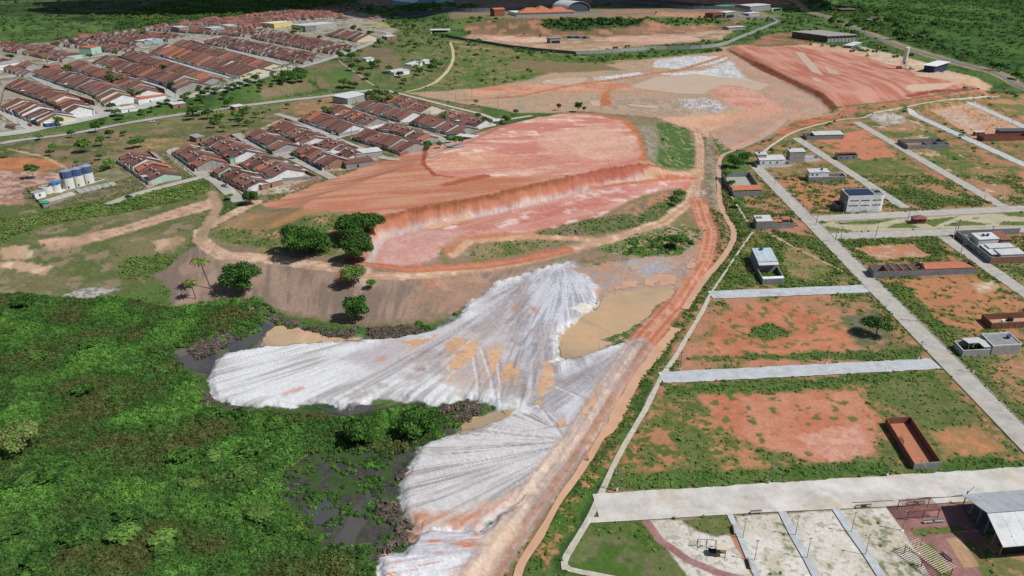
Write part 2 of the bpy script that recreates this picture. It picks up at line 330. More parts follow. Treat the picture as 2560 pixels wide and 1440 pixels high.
# settlement yards (bare earth and paving under the houses)
yard = r_two((170, 150, 124), (186, 178, 162), 7, .5, .1, (120, 116, 80), 2.6, .64, veg=.05)
for q in ([(286, 402), (385, 378), (450, 440), (372, 470)], [(415, 385), (575, 338), (660, 385), (560, 425), (480, 440)], [(520, 436), (690, 392), (805, 445), (725, 482), (615, 490)],
          [(608, 340), (720, 290), (820, 345), (745, 372), (683, 388)], [(720, 382), (845, 345), (960, 392), (870, 425), (805, 432)], [(875, 345), (990, 306), (1095, 348), (1000, 390)],
          [(1010, 308), (1130, 272), (1240, 310), (1140, 348)], [(872, 268), (1004, 236), (1100, 275), (1000, 308)], [(738, 298), (855, 258), (965, 310), (848, 345)]): paint(q, yard, 1, 1)
uptown = r_two((168, 160, 146), (150, 140, 120), 18, .5, .1, (118, 112, 82), 7, .62)
paint([(-300, 330), (60, 328), (250, 292), (560, 222), (700, 185), (830, 148), (960, 95), (1000, 75), (930, 62), (960, 42), (830, 20), (500, 55), (250, 90), (0, 118), (-300, 140)], uptown, 4, 5, nsc=18)
for q in ([(430, 385), (485, 430), (560, 445)],): pass
# ---- left grasslands
paint([(-500, 520), (60, 515), (110, 530), (250, 505), (420, 470), (530, 455), (560, 500), (500, 560), (480, 620), (440, 680), (300, 745), (100, 745), (-500, 760)],
      r_two((92, 104, 60), (118, 112, 80), 18, .52, .1, (142, 124, 98), 7, .64, veg=.3), 3, 5, nsc=7)
paint([(-200, 560), (0, 548), (110, 532), (250, 505), (400, 474), (520, 452), (530, 478), (440, 505), (300, 535), (120, 560), (0, 610), (-200, 660)], r_two((62, 104, 38), (80, 118, 50), 7, .5, .1, (110, 118, 66), 2.6, .64, veg=.9), 1.5, 3)
paint([(95, 600), (200, 590), (330, 560), (430, 525), (530, 495), (545, 520), (440, 545), (330, 580), (220, 610), (120, 628)], r_two((206, 164, 138), (186, 146, 118), 7, .5, .1, (150, 132, 98), 2.6, .66), 1, 2)
paint([(0, 620), (70, 612), (85, 640), (40, 650), (0, 652)], tan, 1, 2); paint([(-40, 655), (60, 652), (130, 668), (110, 690), (0, 668)], tan, 1, 2)
paint([(380, 605), (440, 590), (470, 600), (400, 630)], r_two((196, 158, 128), (160, 134, 96), 7), 1, 2)
paint([(310, 650), (440, 635), (460, 650), (380, 690), (300, 700)], grassB, 1.5, 3)
paint([(150, 735), (240, 715), (300, 722), (240, 745), (160, 745)], r_two((190, 184, 178), (130, 124, 116), 1.1, .5), 1, 3)
stroke([(20, 372), (110, 392), (150, 412), (180, 432)], 2, tan, 1, 1)
paint([(85, 480), (290, 420), (330, 440), (110, 520)], r_two((150, 136, 116), (116, 118, 76), 7), 1, 1)
# hill round the quarry : brown scraped flank, then the benches
paint([(430, 770), (500, 600), (620, 520), (700, 500), (960, 420), (1100, 380), (1400, 280), (1620, 290), (1740, 330), (1780, 450), (1780, 560), (1700, 600), (1600, 645), (1440, 670), (1240, 700), (1190, 745), (1130, 795), (1000, 815), (860, 812), (720, 790), (640, 748)],
      r_two((150, 124, 100), (134, 114, 92), 18, .5, .12, (118, 116, 72), 7, .64, veg=.15), 2, 3)
hub2 = PL([(1300, 560)])[0]
paint([(385, 690), (490, 610), (620, 640), (860, 660), (1000, 690), (1200, 680), (1400, 655), (1300, 690), (1210, 735), (1130, 780), (1000, 800), (860, 800), (700, 775), (600, 735), (430, 765), (420, 720)],
      r_streak((132, 112, 98), (162, 134, 114), hub=tuple(PL([(900, 1300)])[0]), L=26, kt=26, t=.5, var=.13, relief=.15), 1, 2)
paint([(1020, 690), (1200, 690), (1240, 710), (1160, 770), (1050, 780)], r_two((184, 140, 112), (150, 120, 98), 7, .5, .1, (200, 116, 80), 2.6, .72), 2, 4, op=.7)
paint([(1040, 650), (1090, 690), (1080, 730), (1050, 700)], r_two((192, 112, 80), (170, 120, 96)), 1.5, 2, op=.7)
paint([(520, 590), (560, 560), (720, 530), (850, 540), (940, 570), (930, 640), (800, 640), (640, 620), (560, 610)], r_two((98, 112, 62), (136, 122, 84), 7, .52, .1, (176, 134, 92), 7, .66, veg=.5), 2, 3)
paint([(560, 560), (640, 535), (760, 512), (860, 510), (870, 530), (760, 545), (640, 580)], r_two((186, 128, 84), (150, 126, 84), 7), 2, 3)
# upper bench
bd = PL([(700, 500), (1500, 420)]); bd = bd[1]-bd[0]; bd /= np.hypot(*bd)
paint([(655, 510), (700, 495), (860, 435), (1050, 372), (1200, 330), (1600, 330), (1640, 430), (1520, 462), (1420, 480), (1300, 510), (1150, 535), (1000, 572), (950, 600), (930, 580), (860, 530), (760, 520)],
      r_streak((188, 114, 84), (202, 142, 112), tuple(bd), wn=2.4, L=40, t=.5, var=.10, relief=.12), 1, 2)
paint([(1062, 405), (1075, 375), (1150, 345), (1250, 315), (1350, 292), (1480, 285), (1560, 300), (1600, 340), (1615, 395), (1560, 418), (1420, 436), (1300, 440), (1150, 442), (1085, 435)],
      r_streak((200, 124, 108), (214, 158, 140), hub=tuple(PL([(1900, 330)])[0]), L=40, kt=40, t=.5, var=.12, relief=.08, cc=(228, 196, 172)), 1, 2)
paint([(1330, 345), (1500, 310), (1590, 350), (1600, 390), (1480, 405), (1380, 400)], r_two((222, 180, 150), (216, 160, 136), 7), 4, 7, op=.7, nsc=7)
paint([(1085, 395), (1250, 380), (1330, 400), (1180, 425), (1080, 430)], r_two((222, 170, 134), (212, 146, 116), 7), 3, 5, op=.7, nsc=7)
paint([(1200, 390), (1420, 385), (1560, 410), (1400, 430), (1250, 430)], r_two((202, 122, 100), (206, 138, 112), 7), 3, 5, op=.6, nsc=7)
stroke([(1062, 370), (1058, 410), (1085, 437), (1130, 442)], 2.6, r_two((180, 84, 58), (166, 84, 50)), .6, 1)
stroke([(1480, 285), (1560, 300), (1600, 335), (1618, 385), (1610, 400)], 6, orange, 1.5, 1.5)
stroke([(1115, 462), (1170, 448), (1215, 440)], 6, r_two((184, 100, 70), (176, 92, 62)), 1, 2)
# right knoll with grass
paint([(1590, 310), (1650, 305), (1720, 320), (1740, 380), (1735, 420), (1650, 418), (1620, 400), (1612, 350)], r_two((72, 100, 48), (96, 110, 62), 7, .55, .1, (150, 136, 112), 2.6, .68, veg=.5), 1.5, 3)
paint([(1590, 315), (1640, 308), (1650, 350), (1640, 410), (1618, 398), (1605, 340)], r_two((150, 138, 122), (120, 116, 92), 2.6), 1.5, 2)
# quarry floor
fd = PL([(1000, 620), (1600, 470)]); fd = fd[1]-fd[0]; fd /= np.hypot(*fd)
paint([(930, 660), (945, 600), (1000, 575), (1250, 530), (1500, 462), (1640, 445), (1750, 425), (1760, 450), (1700, 470), (1600, 490), (1500, 540), (1400, 575), (1300, 600), (1120, 600), (1090, 640), (1050, 660), (1000, 665)],
      r_streak((208, 152, 136), (196, 118, 102), tuple(fd), wn=1.3, L=30, t=.5, var=.10, relief=.12, cc=(220, 188, 178), s=.22), 1, 1.5)
paint([(940, 660), (960, 600), (1040, 580), (1180, 575), (1160, 600), (1100, 620), (1080, 655), (1000, 665)], r_two((206, 166, 158), (204, 144, 130), 7), 3, 3, op=.75)
paint([(1300, 560), (1500, 510), (1600, 480), (1560, 470), (1350, 520)], r_two((198, 112, 98), (206, 136, 120), 7), 3, 3, op=.55)
paint([(1100, 620), (1150, 590), (1300, 580), (1450, 560), (1600, 520), (1660, 480), (1740, 460), (1740, 500), (1600, 570), (1480, 590), (1300, 600), (1200, 605), (1120, 640)], r_two((198, 130, 92), (190, 116, 80), 18), 1, 2, op=.85)
paint([(1160, 642), (1200, 612), (1280, 602), (1450, 600), (1380, 615), (1260, 645)], r_two((98, 110, 60), (140, 124, 88), 7, veg=.5), .8, 1)
paint([(1118, 638), (1140, 618), (1175, 610), (1175, 635), (1150, 645)], brown, .8, 1)
paint([(1330, 580), (1560, 535), (1700, 470), (1735, 490), (1690, 540), (1600, 570), (1480, 592), (1350, 590)], r_two((92, 106, 60), (134, 120, 90), 7, .5, .1, (110, 100, 90), 2.6, .66, veg=.55), .8, 1.4)
paint([(1560, 520), (1680, 470), (1690, 485), (1640, 510), (1590, 540)], r_two((120, 108, 92), (178, 124, 88), 2.6), 1, 2)
# cliff face colours : red/orange top, pale foot
paint(CLIFF, r_two((206, 132, 104), (214, 176, 160), 7), .5, 0, op=0, world=True)
i = np.nonzero((Y < 470) & (Y > 250) & (X > -90) & (X < 130))[0]
sd = sdist(X[i], Y[i], CLIFF); fz = Z[i]; al_ = vnoise(X[i]/2.4, Y[i]/2.4, 77)
onf = sstep(-1.5, 0, sd+2*(al_-.5))*(1-sstep(10.5, 12, sd+3*(al_-.5)))*sstep(3, 5, fz)*(1-sstep(122, 128, X[i]))
al = vnoise(X[i]/.8+Y[i]/14, Y[i]/9, 31)*.6+vnoise(X[i]/2.0, Y[i]/6, 33)*.4
rel = (sd+2.2*(al-.5)+5*(NZ[7][i]-.5))/11.0
left = 1-sstep(10, 60, X[i])
cl = mixc(mixc(C(206, 176, 162)[None, :], C(186, 172, 170)[None, :], th(NZ[7][i], .55, .1)), C(190, 116, 86)[None, :], sstep(.14, .44, rel))
cl = mixc(cl, C(148, 86, 52)[None, :], sstep(.50, .80, rel)*.9)
cl = mixc(cl, C(180, 92, 78)[None, :], (1-left)*.75*sstep(0, .4, rel))
cl = cl*(.80+.34*al[:, None]+.16*(NZ[2.6][i]-.5)[:, None])
COL[i] = COL[i]*(1-onf[:, None])+cl*onf[:, None]; VEG[i] *= (1-onf); DZ[i] += onf*((al-.5)*2.6+(NZ[2.6][i]-.5)*2)
# haul roads (packed earth)
dirt = r_two((202, 160, 124), (190, 140, 104), 7, .5, .12, (206, 172, 140), 2.6, .64)
dirtr = r_two((196, 118, 84), (184, 104, 70), 7, .5, .12, (206, 142, 108), 2.6, .62)
stroke([(640, 505), (560, 545), (505, 575), (500, 600), (560, 640), (700, 650), (860, 670), (920, 690), (1000, 690), (1150, 678), (1300, 658), (1450, 618), (1560, 590), (1660, 555), (1725, 505), (1750, 430), (1752, 370), (1742, 320)], 6.0, r_rut((176, 134, 104), (206, 166, 134), [(640, 505), (560, 545), (505, 575), (500, 600), (560, 640), (700, 650), (860, 670), (920, 690), (1000, 690), (1150, 678), (1300, 658), (1450, 618), (1560, 590), (1660, 555), (1725, 505), (1750, 430), (1752, 370), (1742, 320)], (210, 180, 152)), .8, .9)
stroke([(900, 660), (1010, 675), (1150, 668), (1300, 650), (1420, 625)], 5.0, r_rut((180, 100, 70), (198, 128, 96), [(900, 660), (1010, 675), (1150, 668), (1300, 650), (1420, 625)]), .8, 1)
stroke([(1130, 640), (1170, 605), (1320, 592), (1480, 598)], 4, dirt, .8, .8)
stroke([(500, 600), (520, 560), (545, 520), (530, 480)], 5, r_two((172, 140, 112), (156, 130, 104)), .8, 1)
stroke([(1620, 440), (1700, 435), (1750, 425)], 5.5, dirt, .8, .8)
stroke([(1480, 470), (1600, 455), (1740, 445)], 4, dirtr, .8, 1)
# strip between haul road and channel
paint([(1775, 330), (1800, 380), (1790, 450), (1800, 520), (1830, 560), (1840, 600), (1815, 650), (1750, 720), (1690, 800), (1640, 870), (1560, 1010), (1450, 1180), (1330, 1370), (1290, 1480), (1200, 1480), (1300, 1320), (1420, 1150), (1520, 990), (1600, 860), (1700, 740), (1760, 660), (1790, 600), (1770, 540), (1765, 450), (1770, 380)],
      r_two((172, 118, 92), (152, 116, 88), 7, .5, .1, (92, 104, 56), 2.6, .54, veg=.6), .8, 1.2)
paint([(1765, 345), (1785, 345), (1790, 440), (1800, 530), (1770, 520), (1760, 420)], r_two((150, 138, 118), (120, 110, 84), 2.6), .8, 1)
# channel banks on the right
paint([(1800, 400), (1815, 430), (1830, 480), (1860, 540), (1880, 580), (1850, 650), (1790, 730), (1740, 790), (1680, 870), (1600, 1000), (1520, 1180), (1430, 1330), (1380, 1400), (1290, 1480), (1330, 1370), (1470, 1170), (1560, 1010), (1640, 880), (1740, 750), (1820, 650), (1850, 590), (1820, 540), (1805, 480)],
      r_two((72, 104, 42), (96, 108, 56), 7, .5, .1, (176, 122, 84), 2.6, .62, veg=.85), .8, 1.4)
rl = [(1745, 500), (1758, 545), (1770, 575), (1769, 602), (1757, 648), (1724, 700), (1688, 758), (1640, 812), (1592, 868)]
stroke(rl, 9.5, r_two((186, 112, 80), (172, 104, 76), 2.6, .5, .12), 1.0, 1.6)
stroke(rl, 7.6, r_rut((184, 106, 76), (204, 134, 104), rl, (210, 154, 124), .7), .5, .5)
for o_ in (-1.5, 1.6):
    q_ = PL(rl); stroke(q_+np.array([o_, 0]), .7, r_two((216, 164, 134), (206, 146, 114), 2.6), .3, .4, .75, world=True)
paint([(1600, 905), (1632, 880), (1600, 930), (1545, 1010), (1480, 1110), (1400, 1230), (1340, 1340), (1290, 1440), (1262, 1440), (1330, 1310), (1420, 1170), (1500, 1050)], r_two((150, 118, 84), (86, 102, 52), 2.6, .5, .08, (176, 124, 94), 1.1, .62, vegn=(.3, .95)), .6, 1.2)
# ---- marsh and swamp
marsh = r_two((58, 82, 40), (70, 98, 46), 18, .5, .12, (84, 84, 50), 7, .64, veg=1)
paint([(-700, 740), (60, 735), (180, 750), (430, 770), (560, 745), (640, 745), (700, 790), (980, 840), (560, 880), (430, 890), (500, 950), (520, 1010), (850, 1035), (1100, 1020), (1200, 1010), (1150, 1090), (1040, 1130), (1000, 1220), (1020, 1300), (950, 1400), (930, 1600), (-700, 1600)], marsh, 1.5, 2)
paint([(420, 870), (500, 855), (640, 800), (720, 800), (860, 845), (560, 885), (530, 940), (470, 930)], r_two((104, 100, 90), (92, 92, 86), 7, .5, .1, (76, 122, 44), 2.6, .62, veg=.2), 1, 1.5)
paint([(690, 1190), (760, 1130), (900, 1110), (1060, 1050), (1160, 1010), (1180, 1060), (1060, 1120), (1010, 1200), (1020, 1290), (960, 1370), (880, 1400), (800, 1380), (760, 1300), (700, 1240)], swamp, 1.2, 2)
paint([(600, 745), (700, 790), (860, 820), (1040, 830), (1140, 790), (1140, 800), (1060, 842), (960, 850), (840, 838), (700, 815), (600, 780)], r_two((92, 84, 76), (70, 104, 44), 2.6, .52, .1, veg=.6), 1, 1.5)
paint([(510, 1000), (600, 1022), (850, 1040), (1000, 1010), (1200, 1000), (1220, 1020), (1000, 1040), (700, 1050), (540, 1040)], r_two((62, 58, 52), (80, 70, 58), 2.6), 1, 1)
# ---- sand sheets
H1 = tuple(PL([(1330, 700)])[0]); H2h = tuple(PL([(1450, 1110)])[0]); H3h = tuple(PL([(1400, 640)])[0])
sW = r_streak((170, 165, 163), (217, 218, 219), hub=H1, L=34, kt=60, t=.40, var=.05, relief=.16, s=.16)
paint(SANDP[0], sW, .4, 1.6, world=True)
paint([(985, 848), (1080, 832), (1150, 800), (1215, 738), (1330, 690), (1420, 660), (1450, 700), (1400, 800), (1380, 900), (1400, 960), (1330, 1000), (1180, 960), (1120, 920), (960, 930), (860, 900)],
      r_streak((140, 132, 134), (190, 184, 186), hub=H1, L=34, kt=60, t=.46, var=.06, relief=.16, s=.22), 5, 7, op=.85, nsc=7)
paint([(860, 880), (980, 850), (1050, 870), (960, 930), (880, 940)], r_streak((196, 190, 190), (176, 168, 170), hub=H1, L=30, kt=60, relief=.3), 5, 7, op=.6, nsc=7)
paint([(1330, 690), (1430, 660), (1500, 720), (1470, 770), (1400, 830), (1390, 900), (1310, 900), (1270, 800)], r_streak((150, 150, 158), (204, 205, 212), hub=H3h, L=24, kt=60, relief=.18), 3, 4, op=.8, nsc=7)
paint([(1400, 930), (1550, 870), (1590, 870), (1500, 1000), (1430, 1100), (1300, 1060), (1340, 990)], r_streak((198, 198, 204), (158, 153, 156), hub=tuple(PL([(1680, 780)])[0]), L=24, kt=60, relief=.16, s=.2), 3, 3, op=.9, nsc=7)
paint([(1370, 950), (1500, 915), (1560, 905), (1480, 950), (1400, 965)], r_two((150, 138, 136), (170, 160, 160)), 3, 3, op=.7)
paint([(1260, 1040), (1400, 1030), (1430, 1110), (1380, 1170), (1330, 1225), (1200, 1330), (1050, 1340), (1010, 1290), (998, 1220), (1015, 1180), (1050, 1120), (1170, 1075)],
      r_streak((150, 142, 139), (204, 201, 200), hub=H2h, L=30, kt=44, t=.46, relief=.22, s=.16), 1, 1, op=.95)
paint([(1010, 1290), (1150, 1270), (1300, 1230), (1200, 1320), (1060, 1345)], r_streak((198, 178, 166), (196, 130, 92), hub=H2h, L=24, kt=60, t=.62, relief=.4, s=.08), 2, 2, op=.9)
paint(SANDP[1], r_streak((224, 224, 226), (190, 186, 190), hub=tuple(PL([(1500, 1330)])[0]), L=14, kt=50, t=.55, relief=.16, cc=(206, 130, 92)), .4, 1.2, world=True)
paint([(1340, 1230), (1360, 1225), (1310, 1290), (1290, 1290)], tan, 1, 2)
stain = r_streak((136, 120, 114), (166, 152, 146), hub=H1, L=20, kt=70, relief=.1)
for q in ([(1010, 900), (1090, 870), (1130, 890), (1050, 925)], [(1180, 820), (1260, 770), (1280, 800), (1200, 860)], [(1290, 700), (1330, 690), (1310, 860), (1270, 880)], [(1000, 940), (1100, 905), (1120, 925), (1020, 965)], [(870, 990), (960, 950), (980, 965), (890, 1010)], [(1330, 830), (1380, 800), (1390, 930), (1340, 930)], [(1230, 930), (1300, 900), (1330, 990), (1240, 1010)]): paint(q, stain, 2.5, 4, op=.6)
for q in ([(700, 985), (760, 962), (765, 970), (710, 992)], [(930, 900), (960, 890), (965, 897), (940, 906)], [(1285, 765), (1298, 764), (1300, 778), (1285, 780)], [(1325, 770), (1345, 768), (1347, 782), (1330, 784)], [(1270, 1232), (1310, 1225), (1300, 1250), (1275, 1250)], [(1110, 1300), (1200, 1275), (1210, 1290), (1130, 1320)], [(1020, 1345), (1045, 1335), (1050, 1355), (1030, 1362)]): paint(q, r_two((206, 126, 96), (196, 140, 116), 2.6), 1, 1.5, op=.75)
paint([(1140, 870), (1250, 855), (1260, 930), (1160, 1000), (1110, 960)], r_streak((196, 160, 130), (150, 140, 140), hub=H1, L=18, kt=80, t=.6, relief=.1), 2, 4, op=.55)
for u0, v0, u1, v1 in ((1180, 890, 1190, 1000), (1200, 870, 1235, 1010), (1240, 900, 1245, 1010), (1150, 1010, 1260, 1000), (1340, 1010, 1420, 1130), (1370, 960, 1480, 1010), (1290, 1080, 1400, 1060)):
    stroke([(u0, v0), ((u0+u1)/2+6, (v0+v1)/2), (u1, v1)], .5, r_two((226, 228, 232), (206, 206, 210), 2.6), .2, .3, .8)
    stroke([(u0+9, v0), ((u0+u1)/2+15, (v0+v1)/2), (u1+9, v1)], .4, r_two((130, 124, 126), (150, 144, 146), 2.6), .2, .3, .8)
for q in ([(1440, 808), (1458, 785), (1424, 770), (1455, 757), (1482, 766), (1470, 790), (1500, 745), (1520, 738), (1465, 800)], [(1392, 842), (1404, 826), (1436, 806), (1446, 812), (1408, 842)], [(1366, 906), (1384, 896), (1412, 893), (1414, 900), (1384, 908)]): paint(q, r_two((232, 226, 214), (214, 206, 194), 1.1), .4, 1.6)
mudp = r_two((220, 172, 130), (206, 158, 120), 7, .5, .15, (186, 150, 122), 1.1, .66, var=.06)
for q in ([(1108, 862), (1135, 845), (1172, 844), (1150, 870), (1120, 880)], [(1118, 920), (1140, 880), (1175, 856), (1202, 862), (1172, 902), (1140, 930)], [(1008, 856), (1060, 849), (1066, 860), (1030, 873)], [(1352, 925), (1378, 918), (1378, 962), (1350, 988)], [(1220, 880), (1242, 868), (1247, 922), (1228, 937)], [(1250, 932), (1290, 922), (1296, 936), (1256, 944)]):
    paint(q, mudp, .4, 1.8, nsc=2.6)
    for k_ in range(7):      # fingers of mud running along the tracks
        a_, b2_ = q[k_ % len(q)], q[(k_*2+1) % len(q)]; mx_, my_ = (a_[0]+b2_[0])/2, (a_[1]+b2_[1])/2; dx_, dy_ = 1330-mx_, 700-my_; l_ = math.hypot(dx_, dy_); e_ = 14+(k_*7) % 22
        stroke([(mx_-dx_/l_*e_, my_-dy_/l_*e_), (mx_+dx_/l_*e_, my_+dy_/l_*e_)], .8, mudp, .3, .5, .85)
# muddy apron at the top of the sand and dark swales
paint([(1430, 668), (1500, 660), (1620, 640), (1740, 600), (1740, 640), (1700, 720), (1620, 750), (1500, 760), (1480, 700)], r_two((184, 148, 122), (160, 148, 140), 7, .5, .1, (198, 138, 104), 2.6, .62), 1.5, 2.5)
paint([(1560, 650), (1660, 640), (1700, 660), (1640, 700), (1590, 690)], r_two((164, 162, 166), (186, 150, 124), 2.6, .55), 1, 2)
paint([(1480, 625), (1620, 600), (1720, 590), (1735, 610), (1700, 640), (1560, 640)], r_two((76, 112, 46), (150, 134, 110), 2.6, .55, veg=.6), 1, 2)
paint([(1570, 590), (1700, 560), (1760, 575), (1755, 600), (1600, 620)], r_two((96, 112, 58), (166, 140, 112), 2.6, .5, veg=.5), 1, 2)
# the wide lower haul road over sand
stroke([(1600, 860), (1560, 920), (1500, 1010), (1440, 1110), (1370, 1200), (1300, 1290), (1240, 1370), (1180, 1470)], 8.5, r_rut((158, 142, 138), (196, 170, 154), [(1600, 860), (1560, 920), (1500, 1010), (1440, 1110), (1370, 1200), (1300, 1290), (1240, 1370), (1180, 1470)], (206, 182, 162), .6), 1.2, 1.0)
stroke([(1625, 850), (1580, 930), (1530, 1000), (1480, 1080), (1420, 1170), (1350, 1260), (1280, 1360), (1230, 1460)], 2.0, r_two((182, 128, 102), (160, 112, 88), 2.6), .8, 1.8, .8)
paint([(1300, 1320), (1240, 1400), (1200, 1480), (1110, 1480), (1180, 1400), (1260, 1310)], r_two((222, 196, 172), (206, 176, 150), 7), 2, 2, op=.85)
# ---- right-hand plots
paint([(1880, 372), (2100, 290), (2500, 235), (2900, 230), (2900, 1600), (1390, 1600), (1420, 1400), (1480, 1300), (1560, 1120), (1700, 830), (1780, 735), (1880, 585), (1860, 500)], redg2, 1, 1)
for q, f in (
    ([(1700, 925), (1720, 850), (1760, 760), (1790, 745), (2140, 730), (2180, 760), (2300, 860), (2310, 895), (2200, 915)], redg),
    ([(1760, 860), (1820, 770), (1950, 755), (2080, 790), (2130, 850), (2100, 890), (1900, 905), (1780, 895)], r_two((200, 126, 92), (190, 112, 78), 7, .5, .1, (110, 112, 66), 2.6, .62, veg=.05)),
    ([(2100, 790), (2200, 780), (2230, 850), (2150, 870)], r_two((120, 112, 96), (100, 104, 70), 2.6, veg=.3)),
    ([(2200, 850), (2300, 860), (2305, 890), (2190, 900)], r_two((104, 110, 62), (134, 112, 76), 2.6, veg=.5)),
    ([(1870, 820), (1930, 805), (1990, 835), (1930, 850), (1880, 845)], grassB),
    ([(1520, 1210), (1560, 1120), (1600, 1050), (1650, 985), (2000, 960), (2350, 940), (2540, 1110), (2560, 1140), (2500, 1150), (2300, 1190), (1700, 1225)], r_two((106, 112, 64), (184, 124, 86), 7, .53, .08, (90, 106, 54), 2.6, .6, vegn=(.75, .1))),
    ([(1740, 985), (1900, 985), (2150, 975), (2200, 1050), (2190, 1130), (2050, 1160), (1900, 1120), (1800, 1060)], r_two((202, 134, 104), (196, 118, 84), 7, .5, .1, (104, 110, 62), 2.6, .64, veg=.08)),
    ([(1980, 1090), (2150, 1060), (2180, 1130), (2080, 1160)], r_two((212, 156, 134), (204, 140, 114), 2.6)),
    ([(2180, 950), (2350, 945), (2440, 1040), (2350, 1090), (2230, 1020)], r_two((110, 114, 72), (92, 108, 56), 2.6, veg=.6)),
    ([(2330, 1080), (2440, 1060), (2520, 1130), (2380, 1150)], r_two((190, 128, 84), (160, 124, 80), 2.6, .5, veg=.2)),
    ([(1510, 1225), (1530, 1180), (1900, 1170), (2200, 1150), (2240, 1185), (1900, 1215), (1600, 1232)], grassB),
    ([(2250, 1180), (2380, 1140), (2560, 1150), (2700, 1170), (2560, 1185), (2260, 1195)], grassB),
    ([(1660, 960), (1640, 940), (1700, 900), (2300, 900), (2300, 870), (1720, 895)], grassB),
    ([(1650, 990), (1670, 965), (2200, 935), (2330, 930), (2360, 945), (2000, 975)], grassB),
    ([(1790, 735), (1790, 690), (1900, 590), (1960, 580), (2060, 600), (2140, 700), (2120, 715)], r_two((84, 108, 50), (176, 124, 86), 7, .6, .08, (100, 112, 58), 2.6, .6, vegn=(.85, .2))),
    ([(1950, 620), (2020, 615), (2090, 680), (2030, 700), (1970, 690)], r_two((150, 128, 84), (98, 112, 56), 7, .5, veg=.4)),
    ([(1860, 372), (1900, 360), (1990, 450), (2040, 540), (1990, 545), (1900, 500)], redg2),
    ([(1930, 450), (2000, 440), (2110, 490), (2080, 530), (2010, 530)], r_two((190, 124, 86), (104, 110, 62), 2.6, .55, vegn=(.1, .8))),
    ([(2140, 360), (2330, 440), (2480, 515), (2300, 520), (2200, 480), (2060, 380)], r_two((100, 112, 60), (170, 126, 88), 18, .55, .1, (84, 106, 52), 7, .58, vegn=(.7, .15))),
    ([(2040, 350), (2170, 320), (2240, 390), (2160, 400), (2070, 380)], r_two((200, 124, 92), (110, 112, 66), 7, .6, veg=.1)),
    ([(2160, 305), (2280, 290), (2420, 400), (2560, 480), (2560, 510), (2480, 500), (2260, 370)], r_two((92, 110, 56), (172, 126, 92), 18, .52, .1, (196, 164, 138), 7, .68, vegn=(.6, .1))),
    ([(2170, 292), (2260, 285), (2270, 305), (2210, 315)], r_two((190, 180, 172), (150, 140, 128), 2.6)),
    ([(2330, 275), (2440, 255), (2560, 310), (2560, 345), (2440, 350)], r_two((200, 142, 108), (204, 160, 132), 7, .5, .1, (110, 112, 68), 2.6, .66)),
    ([(2330, 275), (2400, 275), (2460, 320), (2420, 320)], r_two((196, 176, 156), (190, 150, 122), 2.6)),
    ([(2460, 250), (2700, 240), (2700, 330), (2560, 300)], r_two((196, 136, 104), (112, 116, 66), 18, .5)),
    ([(2540, 400), (2700, 380), (2700, 500), (2560, 480)], redg),
    ([(2100, 600), (2330, 595), (2390, 640), (2300, 650), (2160, 660)], r_two((88, 108, 50), (104, 112, 60), 7, veg=.8)),
    ([(2130, 620), (2280, 608), (2330, 640), (2200, 650)], r_two((192, 128, 92), (186, 160, 130), 7, .55)),
    ([(2200, 700), (2440, 690), (2540, 760), (2560, 800), (2440, 830), (2320, 800)], r_two((190, 124, 84), (112, 112, 64), 2.6, .58, .08, vegn=(.1, .7))),
    ([(2190, 705), (2260, 705), (2400, 850), (2500, 980), (2560, 1040), (2560, 1080), (2420, 930), (2300, 800)], r_two((84, 108, 48), (110, 110, 60), 2.6, .6, veg=.8)),
    ([(2450, 900), (2560, 890), (2700, 930), (2700, 1060), (2560, 1040), (2480, 950)], redg),
    ([(2430, 710), (2480, 700), (2500, 720), (2450, 735)], r_two((206, 182, 148), (180, 150, 112), 2.6)),
    ([(2470, 660), (2700, 650), (2700, 760), (2560, 730)], r_two((96, 112, 54), (140, 124, 80), 7, veg=.6)),
    ): paint(q, f, 1.2, 2.2)
stroke([(1925, 583), (1970, 610), (2040, 645), (2110, 680)], 1.2, tan, .5, .6)
stroke([(2130, 440), (2330, 480), (2420, 500)], 1.2, dry, .5, .6, .7)
# park in front
paint([(1420, 1390), (1440, 1340), (1480, 1305), (1610, 1302), (1660, 1340), (1720, 1390), (1780, 1440), (1800, 1500), (1420, 1500)], r_two((100, 112, 62), (112, 108, 82), 7, .5, .12, (78, 104, 46), 7, .62, veg=.3), .5, .8)
paint([(1470, 1305), (1610, 1303), (1680, 1375), (1640, 1385), (1560, 1340), (1480, 1340)], r_two((74, 102, 42), (92, 108, 54), 2.6, veg=.8), 1, 1.5)
paint([(1620, 1302), (1800, 1295), (1880, 1440), (1900, 1500), (1760, 1500)], sandw, .4, .4)
paint([(1700, 1300), (1810, 1288), (1832, 1335), (1790, 1342), (1745, 1330)], r_two((98, 108, 60), (112, 112, 76), 2.6, veg=.4), .4, .5)
paint([(1840, 1290), (2215, 1268), (2350, 1440), (2360, 1500), (1900, 1500), (1870, 1400)], sandw, .4, .4)
for q in ([(1930, 1300), (1960, 1300), (1990, 1380), (1970, 1385)], [(2110, 1280), (2200, 1290), (2260, 1350), (2230, 1400), (2180, 1360)], [(1900, 1390), (1940, 1380), (1960, 1440), (1920, 1450)], [(2150, 1400), (2290, 1400), (2310, 1440), (2200, 1450)], [(2040, 1400), (2080, 1410), (2090, 1440)]):
    paint(q, r_two((106, 114, 66), (190, 182, 162), 1.1, .5, vegn=(.7, .1)), 1, 1.5, op=.8)
stroke([(1615, 1302), (1650, 1350), (1720, 1400), (1790, 1430), (1900, 1462)], 2.0, r_two((166, 122, 118), (156, 112, 108), 2.6), .15, .05)
brickp = r_two((158, 112, 106), (148, 102, 96), 2.6, .5, .12)
paint([(2215, 1268), (2400, 1255), (2450, 1330), (2480, 1500), (2360, 1500), (2260, 1330)], brickp, .15, .05)
